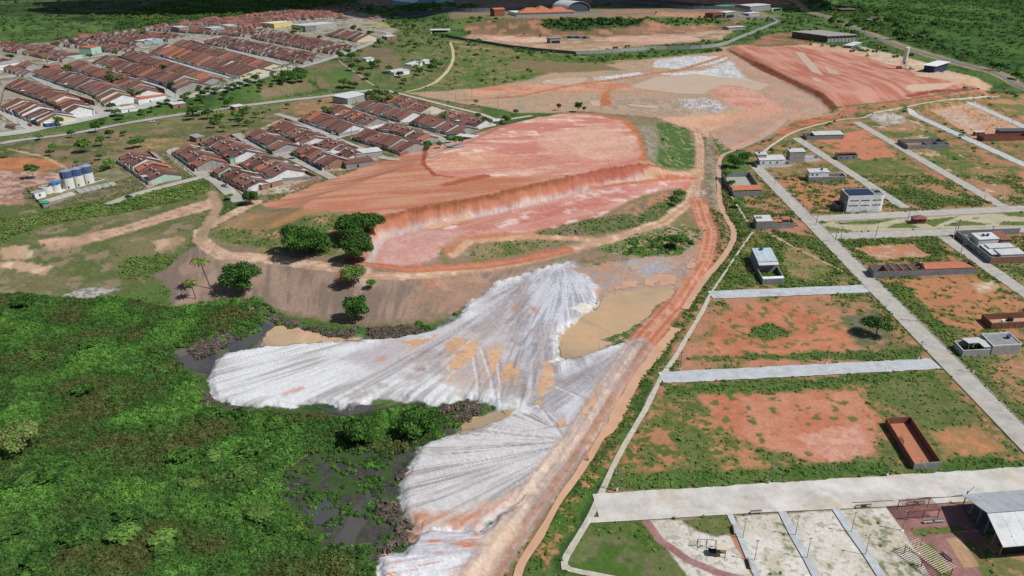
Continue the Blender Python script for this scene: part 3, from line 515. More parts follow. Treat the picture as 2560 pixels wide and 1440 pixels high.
for q in ([(2272, 1322), (2400, 1314), (2415, 1332), (2290, 1342)], [(2295, 1360), (2330, 1358), (2400, 1470), (2370, 1480)], [(2405, 1350), (2430, 1350), (2520, 1470), (2480, 1480)]):
    paint(q, r_two((96, 110, 54), (116, 108, 70), 2.6, veg=.6), .3, .3)
paint([(2365, 1345), (2400, 1343), (2450, 1415), (2410, 1420)], r_two((186, 152, 112), (176, 140, 104), 2.6), .2, .2)
paint([(2480, 1390), (2560, 1380), (2700, 1380), (2700, 1500), (2520, 1500)], r_two((168, 136, 96), (110, 108, 66), 2.6), .5, .8)
# traffic island with lawns
paint([(2042, 565), (2080, 552), (2560, 530), (2700, 525), (2700, 560), (2560, 566), (2200, 578), (2075, 582)], r_two((186, 178, 146), (176, 168, 136), 7), .2, .1)
for q in ([(2080, 556), (2250, 546), (2180, 562), (2110, 562)], [(2048, 568), (2070, 566), (2140, 578), (2076, 580)], [(2215, 570), (2235, 560), (2268, 555), (2300, 570)], [(2300, 552), (2400, 540), (2350, 560), (2335, 568)], [(2360, 565), (2400, 550), (2460, 558), (2480, 560), (2450, 564)], [(2500, 532), (2600, 528), (2600, 545), (2520, 540)], [(2500, 556), (2600, 552), (2600, 562), (2500, 563)]):
    paint(q, r_two((92, 110, 56), (104, 112, 66), 2.6, veg=.3), .2, .1)
# ------------------------------------------------------------------ materials
MATS = {}
def nd(nt, t, **k):
    n = nt.nodes.new(t)
    for a, b in k.items(): setattr(n, a, b)
    return n
def mat(name, rgb, rough=.85, var=.25, scale=.8, rgb2=None, metal=0.0, bump=0.0, rnd=0.0, spec=.3, stretch=None, fine=None):
    """procedural material: two tones broken up by noise, grime, and a different brightness per object"""
    if name in MATS: return MATS[name]
    m = bpy.data.materials.new(name); m.use_nodes = True; n = m.node_tree; b = n.nodes['Principled BSDF']; L = n.links
    a = lin(rgb); c2 = lin(rgb2) if rgb2 is not None else a*(1-var*1.2)
    geo = nd(n, 'ShaderNodeNewGeometry'); ns = nd(n, 'ShaderNodeTexNoise'); ns.inputs['Scale'].default_value = scale; ns.inputs['Detail'].default_value = 5; ns.inputs['Roughness'].default_value = .65
    src = geo.outputs['Position']
    if stretch:
        mp = nd(n, 'ShaderNodeMapping'); mp.inputs['Scale'].default_value = stretch; L.new(src, mp.inputs[0]); src = mp.outputs[0]
    L.new(src, ns.inputs['Vector'])
    mr = nd(n, 'ShaderNodeMapRange'); mr.inputs[1].default_value = .35; mr.inputs[2].default_value = .65; L.new(ns.outputs[0], mr.inputs[0])
    mx = nd(n, 'ShaderNodeMix', data_type='RGBA'); mx.inputs[6].default_value = (*a, 1); mx.inputs[7].default_value = (*c2, 1); L.new(mr.outputs[0], mx.inputs[0])
    out = mx.outputs[2]
    if rnd > 0:
        oi = nd(n, 'ShaderNodeObjectInfo'); r2 = nd(n, 'ShaderNodeMapRange'); r2.inputs[3].default_value = 1-rnd; r2.inputs[4].default_value = 1+rnd; L.new(oi.outputs['Random'], r2.inputs[0])
        hs = nd(n, 'ShaderNodeHueSaturation'); L.new(r2.outputs[0], hs.inputs['Value']); L.new(out, hs.inputs['Color']); out = hs.outputs[0]
    L.new(out, b.inputs['Base Color']); b.inputs['Roughness'].default_value = rough; b.inputs['Metallic'].default_value = metal; b.inputs['Specular IOR Level'].default_value = spec
    if var >= .1 and scale < .8:      # larger stains
        n3 = nd(n, 'ShaderNodeTexNoise'); n3.inputs['Scale'].default_value = scale*.55; n3.inputs['Detail'].default_value = 6; n3.inputs['Roughness'].default_value = .75; L.new(src, n3.inputs['Vector'])
        r3 = nd(n, 'ShaderNodeMapRange'); r3.inputs[1].default_value = .52; r3.inputs[2].default_value = .66; r3.inputs[3].default_value = 1.0; r3.inputs[4].default_value = .80; L.new(n3.outputs[0], r3.inputs[0])
        m3 = nd(n, 'ShaderNodeMix', data_type='RGBA', blend_type='MULTIPLY'); m3.inputs[0].default_value = 1; L.new(out, m3.inputs[6]); L.new(r3.outputs[0], m3.inputs[7]); L.new(m3.outputs[2], b.inputs['Base Color'])
    if bump:
        bp = nd(n, 'ShaderNodeBump'); bp.inputs['Strength'].default_value = bump; bp.inputs['Distance'].default_value = .1
        n2 = nd(n, 'ShaderNodeTexNoise'); n2.inputs['Scale'].default_value = fine or 3.0; n2.inputs['Detail'].default_value = 4; L.new(src, n2.inputs['Vector'])
        L.new(n2.outputs[0], bp.inputs['Height']); L.new(bp.outputs[0], b.inputs['Normal'])
    MATS[name] = m; return m
def stripes(name, rgb, rgb2, axis=0, freq=1.0, rough=.5, rnd=.06, metal=0.0):
    """sheet roofing: object-space ribs with weathering"""
    if name in MATS: return MATS[name]
    m = mat(name, rgb, rough, .12, .35, rgb2=None, rnd=rnd, metal=metal); n = m.node_tree; b = n.nodes['Principled BSDF']; L = n.links
    tc = nd(n, 'ShaderNodeTexCoord'); wv = nd(n, 'ShaderNodeTexWave'); wv.wave_type = 'BANDS'; wv.bands_direction = 'XYZ'[axis]; wv.inputs['Scale'].default_value = freq
    L.new(tc.outputs['Object'], wv.inputs['Vector'])
    old = b.inputs['Base Color'].links[0].from_socket; mx = nd(n, 'ShaderNodeMix', data_type='RGBA', blend_type='MULTIPLY'); mx.inputs[0].default_value = 1
    cr = nd(n, 'ShaderNodeMapRange'); cr.inputs[3].default_value = float(np.mean(lin(rgb2)/np.maximum(lin(rgb), .01))); cr.inputs[4].default_value = 1.0; L.new(wv.outputs[0], cr.inputs[0])
    L.new(old, mx.inputs[6]); L.new(cr.outputs[0], mx.inputs[7]); L.new(mx.outputs[2], b.inputs['Base Color'])
    bp = nd(n, 'ShaderNodeBump'); bp.inputs['Strength'].default_value = .4; bp.inputs['Distance'].default_value = .05; L.new(wv.outputs[0], bp.inputs['Height']); L.new(bp.outputs[0], b.inputs['Normal'])
    return m
# ------------------------------------------------------------------ linking helpers
def link(o, parent=None):
    sc.collection.objects.link(o)
    if parent is not None: o.parent = parent
    return o
def tag(o, label=None, cat=None, group=None, kind=None):
    if label: o['label'] = label
    if cat: o['category'] = cat
    if group: o['group'] = group
    if kind: o['kind'] = kind
    return o
def empty(name, loc, rz=0.0, label=None, cat=None, group=None):
    o = bpy.data.objects.new(name, None); o.location = loc; o.rotation_euler = (0, 0, rz); o.empty_display_size = .5
    return tag(link(o), label, cat, group)
def mesh_np(name, V, Fc, m=None, parent=None, smooth=False):
    me = bpy.data.meshes.new(name); V = np.asarray(V, np.float32); Fc = np.asarray(Fc, np.int32)
    k = Fc.shape[1]; me.vertices.add(len(V)); me.vertices.foreach_set('co', V.ravel()); me.loops.add(Fc.size); me.loops.foreach_set('vertex_index', Fc.ravel())
    me.polygons.add(len(Fc)); me.polygons.foreach_set('loop_start', np.arange(0, Fc.size, k, dtype=np.int32)); me.polygons.foreach_set('loop_total', np.full(len(Fc), k, np.int32))
    if smooth: me.polygons.foreach_set('use_smooth', np.ones(len(Fc), bool))
    me.update(calc_edges=True)
    if m is not None: me.materials.append(m)
    return link(bpy.data.objects.new(name, me), parent)
class MB:
    """collects boxes, prisms, bars and sheets into one mesh"""
    def __init__(s): s.v = []; s.f = []
    def add(s, vs, fs):
        o = len(s.v); s.v += [tuple(map(float, p)) for p in vs]; s.f += [tuple(i+o for i in f) for f in fs]; return s
    def box(s, x0, x1, y0, y1, z0, z1, M=None):
        vs = [(x0, y0, z0), (x1, y0, z0), (x1, y1, z0), (x0, y1, z0), (x0, y0, z1), (x1, y0, z1), (x1, y1, z1), (x0, y1, z1)]
        if M is not None: vs = [tuple(M @ Vector(p)) for p in vs]
        return s.add(vs, [(0, 3, 2, 1), (4, 5, 6, 7), (0, 1, 5, 4), (1, 2, 6, 5), (2, 3, 7, 6), (3, 0, 4, 7)])
    def slab(s, pts, t):
        """sheet through 4 corner points, thickness t downwards"""
        lo_ = [(p[0], p[1], p[2]-t) for p in pts]; n = len(pts)
        return s.add(lo_+list(pts), [tuple(range(n-1, -1, -1)), tuple(range(n, 2*n))]+[(i, (i+1) % n, (i+1) % n+n, i+n) for i in range(n)])
    def prism(s, poly, z0, z1):
        n = len(poly); vs = [(p[0], p[1], z0) for p in poly]+[(p[0], p[1], z1) for p in poly]
        return s.add(vs, [tuple(range(n-1, -1, -1)), tuple(range(n, 2*n))]+[(i, (i+1) % n, (i+1) % n+n, i+n) for i in range(n)])
    def cyl(s, a, b, r0, r1=None, n=8, cap=True):
        r1 = r0 if r1 is None else r1; a, b = Vector(a), Vector(b); d = (b-a).normalized(); q = d.to_track_quat('Z', 'Y')
        vs = [a+q @ Vector((r0*math.cos(2*math.pi*i/n), r0*math.sin(2*math.pi*i/n), 0)) for i in range(n)]+[b+q @ Vector((r1*math.cos(2*math.pi*i/n), r1*math.sin(2*math.pi*i/n), 0)) for i in range(n)]
        fs = [(i, (i+1) % n, (i+1) % n+n, i+n) for i in range(n)]
        if cap: fs += [tuple(range(n-1, -1, -1)), tuple(range(n, 2*n))]
        return s.add(vs, fs)
    def mesh(s, name, m=None):
        me = bpy.data.meshes.new(name); me.from_pydata(s.v, [], s.f)
        if m is not None: me.materials.append(m)
        return me
    def build(s, name, m=None, parent=None): return link(bpy.data.objects.new(name, s.mesh(name, m)), parent)
# ------------------------------------------------------------------ draped sheets (roads, footpaths, water)
FLATL = []; FLATP = []; RC = [0]
def smooth_line(L2, step=4.0):
    out = []
    p = [np.array(a) for a in L2]; p = [2*p[0]-p[1]]+p+[2*p[-1]-p[-2]]
    for i in range(1, len(p)-2):
        n_ = max(2, int(np.hypot(*(p[i+1]-p[i]))/step))
        for k in range(n_):
            t = k/n_; a, b_, c_, d_ = p[i-1], p[i], p[i+1], p[i+2]
            out.append(.5*((2*b_)+(-a+c_)*t+(2*a-5*b_+4*c_-d_)*t*t+(-a+3*b_-3*c_+d_)*t**3))
    out.append(p[-2]); return np.array(out)
def ribbon(name, line, wd, m, up=.08, cols=3, smooth=True, step=4.0, kerb=None, kind='structure', jit=0.0, label=None, cat=None, flat=True):
    ln = smooth_line(line, step) if smooth else np.array(line)
    RC[0] += 1; up = up+.0041*(RC[0] % 12)
    if flat: FLATL.append((ln, wd))
    t = np.gradient(ln, axis=0); t /= np.linalg.norm(t, axis=1)[:, None]+1e-9; nn = np.stack([-t[:, 1], t[:, 0]], 1)
    offs = np.linspace(-.5, .5, cols+1)*wd; V = []
    zc = None
    for k, o in enumerate(offs):
        oo = o+(jit*(vnoise(np.arange(len(ln))*.9, np.full(len(ln), k), 5)-.5)*2 if jit and k in (0, cols) else 0)
        p = ln+nn*(np.asarray(oo)[..., None] if np.ndim(oo) else oo); z = HZ(p[:, 0], p[:, 1])+up; V.append(np.column_stack([p, z]))
    n_ = len(ln); V = np.stack(V, 1).reshape(-1, 3); c = cols+1
    f = [(i*c+k, i*c+k+1, (i+1)*c+k+1, (i+1)*c+k) for i in range(n_-1) for k in range(cols)]
    f = [(a, d, cc_, b_) for a, b_, cc_, d in f]
    o = mesh_np(name, V, f, m); tag(o, label, cat, kind=kind)
    # make faces look up
    if o.data.polygons[0].normal.z < 0: o.data.flip_normals()
    if kerb:
        for s in (-1, 1):
            mb = MB(); 
            p0 = ln+nn*(s*(wd/2)); p1 = ln+nn*(s*(wd/2+.35)); z = HZ(p0[:, 0], p0[:, 1])+up
            for i in range(n_-1):
                a, b_, c_, d_ = p0[i], p0[i+1], p1[i+1], p1[i]
                mb.slab([(a[0], a[1], z[i]+.13), (b_[0], b_[1], z[i+1]+.13), (c_[0], c_[1], z[i+1]+.13), (d_[0], d_[1], z[i]+.13)][::-1 if s < 0 else 1], .35)
            mb.build('kerb', kerb, o)
    return o
def sheet(name, pts, m, up=.05, jit=1.0, step=.6, kind='structure', flat=False, world=False, label=None, cat=None, seed=1):
    """flat-lying patch with a ragged rim"""
    poly = np.array(pts) if world else PL(pts); out = []; FLATP.append(poly); RC[0] += 1; up = up+.0037*(RC[0] % 9)
    for i in range(len(poly)):
        a, b_ = poly[i], poly[(i+1) % len(poly)]; n_ = max(1, int(np.hypot(*(b_-a))/step))
        for k in range(n_): out.append(a+(b_-a)*k/n_)
    out = np.array(out); nn = np.gradient(out, axis=0); nn = np.stack([-nn[:, 1], nn[:, 0]], 1); nn /= np.linalg.norm(nn, axis=1)[:, None]+1e-9
    j = (fbm(out[:, 0], out[:, 1], 2.6, seed, 3)-.5)*2.6*jit; out = out+nn*j[:, None]
    z = HZ(out[:, 0], out[:, 1]); zz = (np.full(len(z), np.median(z)) if flat else z)+up
    bm = bmesh.new(); vs = [bm.verts.new((a[0], a[1], h)) for a, h in zip(out, zz)]
    fc = bm.faces.new(vs); bmesh.ops.triangulate(bm, faces=[fc])
    me = bpy.data.meshes.new(name); bm.to_mesh(me); bm.free(); me.materials.append(m)
    o = link(bpy.data.objects.new(name, me)); tag(o, label, cat, kind=kind)
    if me.polygons and sum(p.normal.z*p.area for p in me.polygons) < 0: me.flip_normals()
    return o
m_conc = mat('concrete_paving', (188, 184, 176), .9, .10, .3, rgb2=(168, 164, 156), bump=.2)
m_concw = mat('pale_concrete_paving', (218, 214, 208), .9, .10, .16, rgb2=(188, 184, 176), bump=.5, fine=1.6)
m_concb = mat('fresh_concrete_paving', (196, 201, 203), .9, .10, .35, rgb2=(174, 178, 180), bump=.2)
m_path = mat('worn_concrete', (204, 199, 184), .9, .10, .6, rgb2=(178, 172, 156), bump=.2)
m_kerb = mat('kerb_concrete', (172, 168, 158), .9, .15, 1.2)
m_asph = mat('asphalt', (118, 122, 128), .9, .08, .05)
m_street = mat('settlement_street', (186, 182, 172), .92, .12, .12, rgb2=(164, 158, 148))
m_sett = mat('old_concrete_road', (160, 162, 162), .92, .10, .08, rgb2=(178, 176, 168))
m_mud = mat('muddy_water', (224, 186, 150), .22, .05, .08, rgb2=(216, 176, 136), spec=.35)
m_mudo = mat('orange_muddy_water', (222, 172, 136), .2, .05, .1, rgb2=(206, 156, 122), spec=.4)
m_mudt = mat('olive_tan_water', (188, 160, 120), .14, .05, .05, rgb2=(214, 172, 130), spec=.5)
m_swampw = mat('dark_swamp_water', (74, 76, 78), .12, .1, .1, rgb2=(92, 88, 82), spec=.5)
m_alg = mat('algae_water', (124, 130, 56), .3, .1, .3)
def add_dust(m, rgb, sc_, lo, hi, amt=.8):
    n = m.node_tree; b = n.nodes['Principled BSDF']; L = n.links; geo = nd(n, 'ShaderNodeNewGeometry'); a = nd(n, 'ShaderNodeTexNoise'); a.inputs['Scale'].default_value = sc_; a.inputs['Detail'].default_value = 8; a.inputs['Roughness'].default_value = .72
    L.new(geo.outputs['Position'], a.inputs['Vector']); r = nd(n, 'ShaderNodeMapRange'); r.inputs[1].default_value = lo; r.inputs[2].default_value = hi; r.inputs[4].default_value = amt; L.new(a.outputs[0], r.inputs[0])
    x_ = nd(n, 'ShaderNodeMix', data_type='RGBA'); x_.inputs[7].default_value = (*lin(rgb), 1); L.new(r.outputs[0], x_.inputs[0]); L.new(b.inputs['Base Color'].links[0].from_socket, x_.inputs[6]); L.new(x_.outputs[2], b.inputs['Base Color'])
for m_ in (m_conc, m_concw, m_path): add_dust(m_, (196, 172, 142), .09, .52, .66, .6); add_dust(m_, (128, 122, 112), .7, .60, .70, .55)
add_dust(m_concb, (132, 128, 120), .6, .60, .70, .6)
for m_ in (m_street, m_sett): add_dust(m_, (170, 150, 122), .05, .5, .65, .5)
# right-hand street grid
HD = math.atan2((1490-1280), F/CP)       # heading of the long streets, east of north
D1 = np.array([math.sin(HD), math.cos(HD)]); D2 = np.array([math.cos(HD), -math.sin(HD)])
def street(a, b, wd, m, up, name='street', kerb=None):
    A, B = PL([a, b]); return ribbon(name, [A, (A+B)/2, B], wd, m, up, 3, kerb=kerb, step=1.5 if kerb is None else 6, jit=.32 if kerb is None else 0)
street((1892, 418), (2790, 1330), 7.2, m_conc, .130, kerb=m_kerb)
street((1990, 345), (2262, 520), 6.5, m_conc, .118)
street((2140, 305), (2530, 530), 6.5, m_conc, .110)
street((2275, 273), (2640, 448), 7, m_concb, .118)
street((2425, 256), (2640, 352), 7, m_concb, .110)
street((2360, 592), (2680, 815), 6.5, m_conc, .118)
street((2030, 548), (2700, 515), 8.5, m_conc, .122, kerb=m_kerb)
street((2080, 592), (2700, 568), 8.5, m_conc, .126, kerb=m_kerb)
street((1776, 738), (2170, 722), 7.0, m_concb, .138)
street((1652, 945), (2340, 910), 6.6, m_concb, .138)
street((1490, 1268), (2700, 1190), 9.0, m_concw, .142)
m_curbed = m_path
ribbon('footpath', PL([(1415, 1425), (1412, 1405), (1428, 1370), (1456, 1325), (1482, 1280), (1510, 1215), (1560, 1115), (1610, 1030), (1650, 950), (1690, 890), (1728, 825), (1755, 780), (1772, 745)]), 1.5, m_path, .16, 2, jit=.15)
ribbon('footpath', PL([(1770, 745), (1800, 700), (1840, 640), (1882, 580)]), .9, m_path, .16, 2)
ribbon('footpath', PL([(1874, 565), (1850, 525), (1828, 490)]), .9, m_path, .16, 2)
ribbon('footpath', PL([(1415, 1415), (1425, 1425), (1480, 1436), (1560, 1452)]), 1.4, m_path, .15, 2)
ribbon('footpath', PL([(1895, 412), (1905, 385), (1950, 350), (2000, 325), (2100, 300), (2200, 280), (2330, 255), (2430, 245), (2500, 240)]), 2.2, m_path, .16, 2)
ribbon('footpath', PL([(1470, 1302), (1610, 1294), (1900, 1276), (2200, 1262), (2420, 1248)]), 1.8, m_concw, .15, 2)
ribbon('footpath', PL([(1823, 1285), (1845, 1330), (1870, 1390), (1905, 1470)]), 1.4, m_concb, .15, 2)
ribbon('footpath', PL([(1955, 1280), (1985, 1340), (2020, 1400), (2050, 1460)]), 1.9, m_concb, .15, 2)
ribbon('footpath', PL([(2090, 1274), (2120, 1320), (2170, 1390), (2215, 1460)]), 1.9, m_concb, .15, 2)
# highway with verge line, approach roads
hw = ribbon('highway', PL([(1900, -22), (1960, 0), (2010, 18), (2085, 48), (2165, 82), (2265, 120), (2400, 158), (2560, 218), (2720, 280)]), 9, m_asph, .25, 3)
ribbon('road', PL([(860, 48), (1000, 42), (1180, 31), (1400, 20), (1600, 16), (1800, 32), (1920, 44), (1950, 55)]), 9, m_asph, .3, 2)
ribbon('road', PL([(0, 360), (60, 350), (180, 335), (300, 312), (420, 292), (560, 272), (700, 254), (800, 243), (880, 232), (940, 226), (975, 228)]), 7, m_sett, .3, 2)
ribbon('road', PL([(972, 228), (1040, 245), (1130, 268), (1200, 285), (1250, 300), (1330, 290)]), 4, m_path, .3, 2)
ribbon('road', PL([(-60, 345), (60, 330), (110, 318), (170, 308), (262, 288), (340, 272), (440, 248), (560, 222), (620, 205), (700, 182), (790, 158), (830, 145), (880, 128), (930, 108), (972, 92), (960, 80), (900, 76), (850, 82)]), 8, m_sett, .35, 2)
ribbon('dirt_track', PL([(1125, 105), (1132, 125), (1132, 150), (1118, 178), (1090, 205), (1050, 222), (1015, 230)]), 3.5, mat('track_soil', (206, 180, 140), .95, .12, .3), .2, 2, jit=.5)
ribbon('footpath', PL([(842, 148), (870, 170), (900, 190), (935, 215)]), 2.2, mat('stair_concrete', (160, 150, 134), .95, .1, .5), .25, 2)
for l, wd in (
    ([(450, 372), (430, 378), (470, 410), (510, 440), (540, 452), (600, 505)], 7), ([(270, 512), (330, 490), (400, 470), (470, 452), (530, 438), (600, 415), (690, 390), (745, 374)], 6),
    ([(590, 335), (640, 365), (700, 385), (760, 410), (820, 440), (835, 448)], 6), ([(690, 285), (740, 300), (790, 325), (850, 352), (900, 372), (960, 395), (1000, 400)], 6),
    ([(745, 372), (830, 348), (880, 335), (960, 318), (1010, 303), (1060, 292), (1110, 276)], 6), ([(862, 260), (920, 290), (980, 308), (1060, 332), (1110, 352), (1150, 368)], 6)):
    ribbon('street', PL(l), wd, m_street, .25, 2)
for l, wd in (
    ([(-30, 262), (40, 300), (90, 325)], 8), ([(60, 180), (150, 225), (210, 255), (262, 285)], 7), ([(218, 148), (320, 190), (400, 220), (445, 246)], 7), ([(360, 128), (470, 165), (560, 190), (600, 208)], 7),
    ([(498, 105), (600, 132), (690, 156), (740, 170)], 7), ([(20, 195), (100, 165), (140, 155), (240, 142), (300, 128), (420, 112), (520, 98), (640, 72), (740, 52), (830, 46), (970, 46)], 9), ([(-80, 215), (20, 190)], 9)):
    ribbon('street', PL(l), wd, m_sett, .3, 2)
# ------------------------------------------------------------------ water
def margin(pts, wet, dry_):
    paint(pts, r_two(wet, dry_, 2.6, .5, .15), 1.6, 3.2, op=.85); FLATP[-1:] = FLATP[-1:]
def W(pts, m, label=None, jit=.8, up=.07, **k):
    if m is m_mudt: margin(pts, (168, 146, 124), (150, 140, 136))
    elif m is m_mudo: margin(pts, (176, 146, 124), (160, 146, 140))
    elif m is m_swampw: margin(pts, (84, 80, 76), (70, 66, 62))
    return W0(pts, m, label, jit, up, **k)
W0 = lambda pts, m, label=None, jit=.8, up=.07, **k: sheet('puddle', pts, m, up, jit, kind='structure', **k)
for q, m in (
    ([(1405, 890), (1400, 850), (1402, 835), (1430, 815), (1460, 790), (1500, 765), (1510, 745), (1560, 728), (1620, 722), (1685, 716), (1680, 745), (1640, 765), (1612, 800), (1560, 830), (1500, 850), (1525, 858), (1490, 880), (1430, 898)], m_mudt),
    ([(650, 865), (665, 835), (690, 815), (740, 818), (800, 835), (900, 845), (905, 852), (800, 856), (700, 866)], m_mudt),
    ([(1150, 1090), (1155, 1060), (1180, 1045), (1240, 1030), (1290, 1022), (1270, 1045), (1200, 1070), (1170, 1082)], m_mudt),
    ([(1575, 218), (1640, 192), (1740, 185), (1800, 192), (1870, 198), (1925, 212), (1895, 228), (1850, 216), (1800, 214), (1770, 228), (1760, 236), (1690, 234), (1620, 225)], m_mud),
    ([(1350, 208), (1400, 196), (1470, 194), (1460, 205), (1420, 213)], m_mud), ([(1475, 252), (1500, 254), (1500, 266), (1480, 264)], m_mud), ([(1560, 260), (1650, 266), (1645, 272), (1580, 266)], m_mud),
    ([(2262, 222), (2270, 212), (2350, 208), (2400, 206), (2360, 222), (2280, 230)], m_mud),
    
    
    ([(1455, 1040), (1480, 990), (1500, 970), (1498, 985), (1470, 1025)], m_mudo), ([(1050, 572), (1100, 556), (1170, 542), (1170, 550), (1090, 574)], m_mudo),
    ([(1735, 490), (1742, 470), (1755, 475), (1742, 500)], m_mudo), ([(1752, 480), (1762, 474), (1762, 488), (1754, 490)], m_mudo), ([(1720, 660), (1740, 640), (1732, 670), (1716, 680)], m_mudo), ([(1690, 640), (1712, 638), (1700, 648)], m_mudo),
    ([(1985, 128), (2010, 132), (2060, 190), (2030, 180)], m_mud), ([(2060, 165), (2090, 178), (2100, 188), (2070, 182)], m_mud), ([(2025, 192), (2050, 200), (2060, 208), (2035, 202)], m_mud),
    ([(428, 880), (450, 895), (490, 880), (540, 885), (535, 905), (525, 935), (500, 930), (460, 915)], m_swampw), ([(590, 880), (560, 860), (600, 815), (650, 800), (680, 815), (650, 850), (620, 870)], m_swampw),
    ([(780, 1010), (850, 1038), (900, 1035), (960, 1010), (900, 1012), (850, 1030)], m_swampw), ([(520, 1005), (560, 1020), (640, 1022), (560, 1030)], m_swampw),
    ([(900, 1395), (890, 1370), (910, 1350), (930, 1380), (945, 1398)], m_swampw), ([(830, 1360), (870, 1290), (920, 1230), (960, 1210), (930, 1270), (900, 1330), (880, 1380)], m_swampw), ([(760, 1270), (800, 1240), (850, 1260), (830, 1310), (780, 1310)], m_swampw),
    ([(1530, 726), (1560, 700), (1600, 705), (1590, 716), (1560, 724)], m_mudo), ([(1600, 708), (1640, 690), (1660, 700), (1630, 714)], m_mudo), ([(1640, 680), (1690, 690), (1688, 712), (1650, 712)], m_mudo), ([(1570, 668), (1600, 662), (1605, 672), (1580, 678)], m_mudo), ([(1500, 752), (1520, 735), (1540, 730), (1530, 745)], m_mudt),
    ([(1470, 860), (1530, 852), (1560, 842), (1520, 866)], m_mudo), ([(1395, 1060), (1410, 1050), (1418, 1060), (1400, 1068)], m_mudo), ([(1330, 1010), (1350, 1000), (1352, 1014)], m_mudt), 
    ([(692, 1168), (705, 1148), (770, 1128), (772, 1138), (730, 1165)], m_alg), ([(604, 766), (640, 762), (630, 778), (612, 778)], m_mudt),
    ): W(q, m, jit=1.5 if m is m_mudo else .8)
FLATC = []
for c_, wd in ((CHAN[0], 2.7), (CHAN[1], 3.6)):
    ln = smooth_line(c_, 2.0); t = np.gradient(ln, axis=0); t /= np.linalg.norm(t, axis=1)[:, None]; nn = np.stack([-t[:, 1], t[:, 0]], 1); zc = HZ(ln[:, 0], ln[:, 1])+(.30 if wd < 4 else .34)
    wv = (wd/2*(.8+.4*vnoise(ln[:, 1]/5, ln[:, 0]/5, 9))*np.where(ln[:, 1] < 170, .52+.0*ln[:, 1], 1.0))[:, None]; FLATC.append(ln)
    V = np.stack([np.column_stack([ln+nn*wv, zc]), np.column_stack([ln-nn*wv, zc])], 1).reshape(-1, 3); o = mesh_np('drainage_channel', V, [(2*i, 2*i+1, 2*i+3, 2*i+2) for i in range(len(ln)-1)], m_mudo); tag(o, kind='structure')
    if o.data.polygons[0].normal.z < 0: o.data.flip_normals()
# ------------------------------------------------------------------ ground
gm = bpy.data.materials.new('ground_cover'); gm.use_nodes = True; n = gm.node_tree; b = n.nodes['Principled BSDF']; L = n.links
at = nd(n, 'ShaderNodeAttribute'); at.attribute_name = 'cover'; geo = nd(n, 'ShaderNodeNewGeometry')
n1 = nd(n, 'ShaderNodeTexNoise'); n1.inputs['Scale'].default_value = 1.1; n1.inputs['Detail'].default_value = 7; n1.inputs['Roughness'].default_value = .7
L.new(geo.outputs['Position'], n1.inputs['Vector'])
mr = nd(n, 'ShaderNodeMapRange'); mr.inputs[1].default_value = .3; mr.inputs[2].default_value = .7; mr.inputs[3].default_value = .82; mr.inputs[4].default_value = 1.16; L.new(n1.outputs[0], mr.inputs[0])
mx = nd(n, 'ShaderNodeMix', data_type='RGBA', blend_type='MULTIPLY'); mx.inputs[0].default_value = 1
L.new(at.outputs['Color'], mx.inputs[6]); L.new(mr.outputs[0], mx.inputs[7]); L.new(mx.outputs[2], b.inputs['Base Color'])
b.inputs['Roughness'].default_value = .95; b.inputs['Specular IOR Level'].default_value = .12
bp = nd(n, 'ShaderNodeBump'); bp.inputs['Strength'].default_value = .3; bp.inputs['Distance'].default_value = .12; L.new(n1.outputs[0], bp.inputs['Height']); L.new(bp.outputs[0], b.inputs['Normal'])
lump = VEG*np.clip(1-Y/900, .0, 1)*(.55*(NZ[1.1]-.3)+.5*(NZ[2.6]-.4))
fl = np.ones(NV)
for ln, wd in FLATL:
    m_ = wd/2+1.2; i = np.nonzero((X > ln[:, 0].min()-m_) & (X < ln[:, 0].max()+m_) & (Y > ln[:, 1].min()-m_) & (Y < ln[:, 1].max()+m_))[0]
    if i.size: fl[i] = np.minimum(fl[i], sstep(wd/2+.1, wd/2+1.0, ldist(X[i], Y[i], ln[::2] if len(ln) > 12 else ln)))
for pl in FLATP:
    i = np.nonzero((X > pl[:, 0].min()-1) & (X < pl[:, 0].max()+1) & (Y > pl[:, 1].min()-1) & (Y < pl[:, 1].max()+1))[0]
    if i.size: fl[i] = np.minimum(fl[i], 1-sstep(-1, .2, sdist(X[i], Y[i], pl)))
ZT = Z+(DZ*.35+lump*.7)*fl-.04*(1-fl)
ny, nx = SH
idx = np.arange(NV).reshape(SH)
q = np.stack([idx[:-1, :-1], idx[1:, :-1], idx[1:, 1:], idx[:-1, 1:]], -1).reshape(-1, 4)
ground = mesh_np('ground', np.stack([X, Y, ZT], 1), q, gm, smooth=True); tag(ground, kind='structure')
ca = ground.data.color_attributes.new('cover', 'FLOAT_COLOR', 'POINT')
ca.data.foreach_set('color', np.concatenate([np.clip(COL, .004, .9), np.ones((NV, 1))], 1).astype(np.float32).ravel())
# ------------------------------------------------------------------ building materials
m_tile = mat('clay_roof_tiles', (138, 92, 78), .9, .3, .9, rgb2=(104, 70, 62), rnd=.30, bump=.5)
m_tile2 = mat('weathered_clay_tiles', (160, 106, 84), .9, .3, .9, rgb2=(124, 82, 70), rnd=.25, bump=.5)
m_tileo = mat('new_clay_tiles', (202, 120, 84), .85, .15, .8, rgb2=(184, 104, 72), rnd=.08, bump=.4)
m_brick = mat('bare_brick', (168, 122, 102), .95, .2, 1.2, rgb2=(142, 100, 84), rnd=.12)
m_brickd = mat('red_brick_wall', (150, 96, 78), .95, .2, 1.5, rgb2=(122, 76, 62), rnd=.05)
m_blk = mat('grey_block_wall', (150, 150, 150), .95, .15, .7, rgb2=(126, 126, 128), rnd=.10)
m_blkw = mat('rendered_grey_wall', (172, 172, 170), .9, .12, .6, rgb2=(150, 150, 148), rnd=.06)
m_white = mat('white_painted_wall', (242, 243, 244), .85, .08, .6, rgb2=(206, 208, 208), rnd=.04)
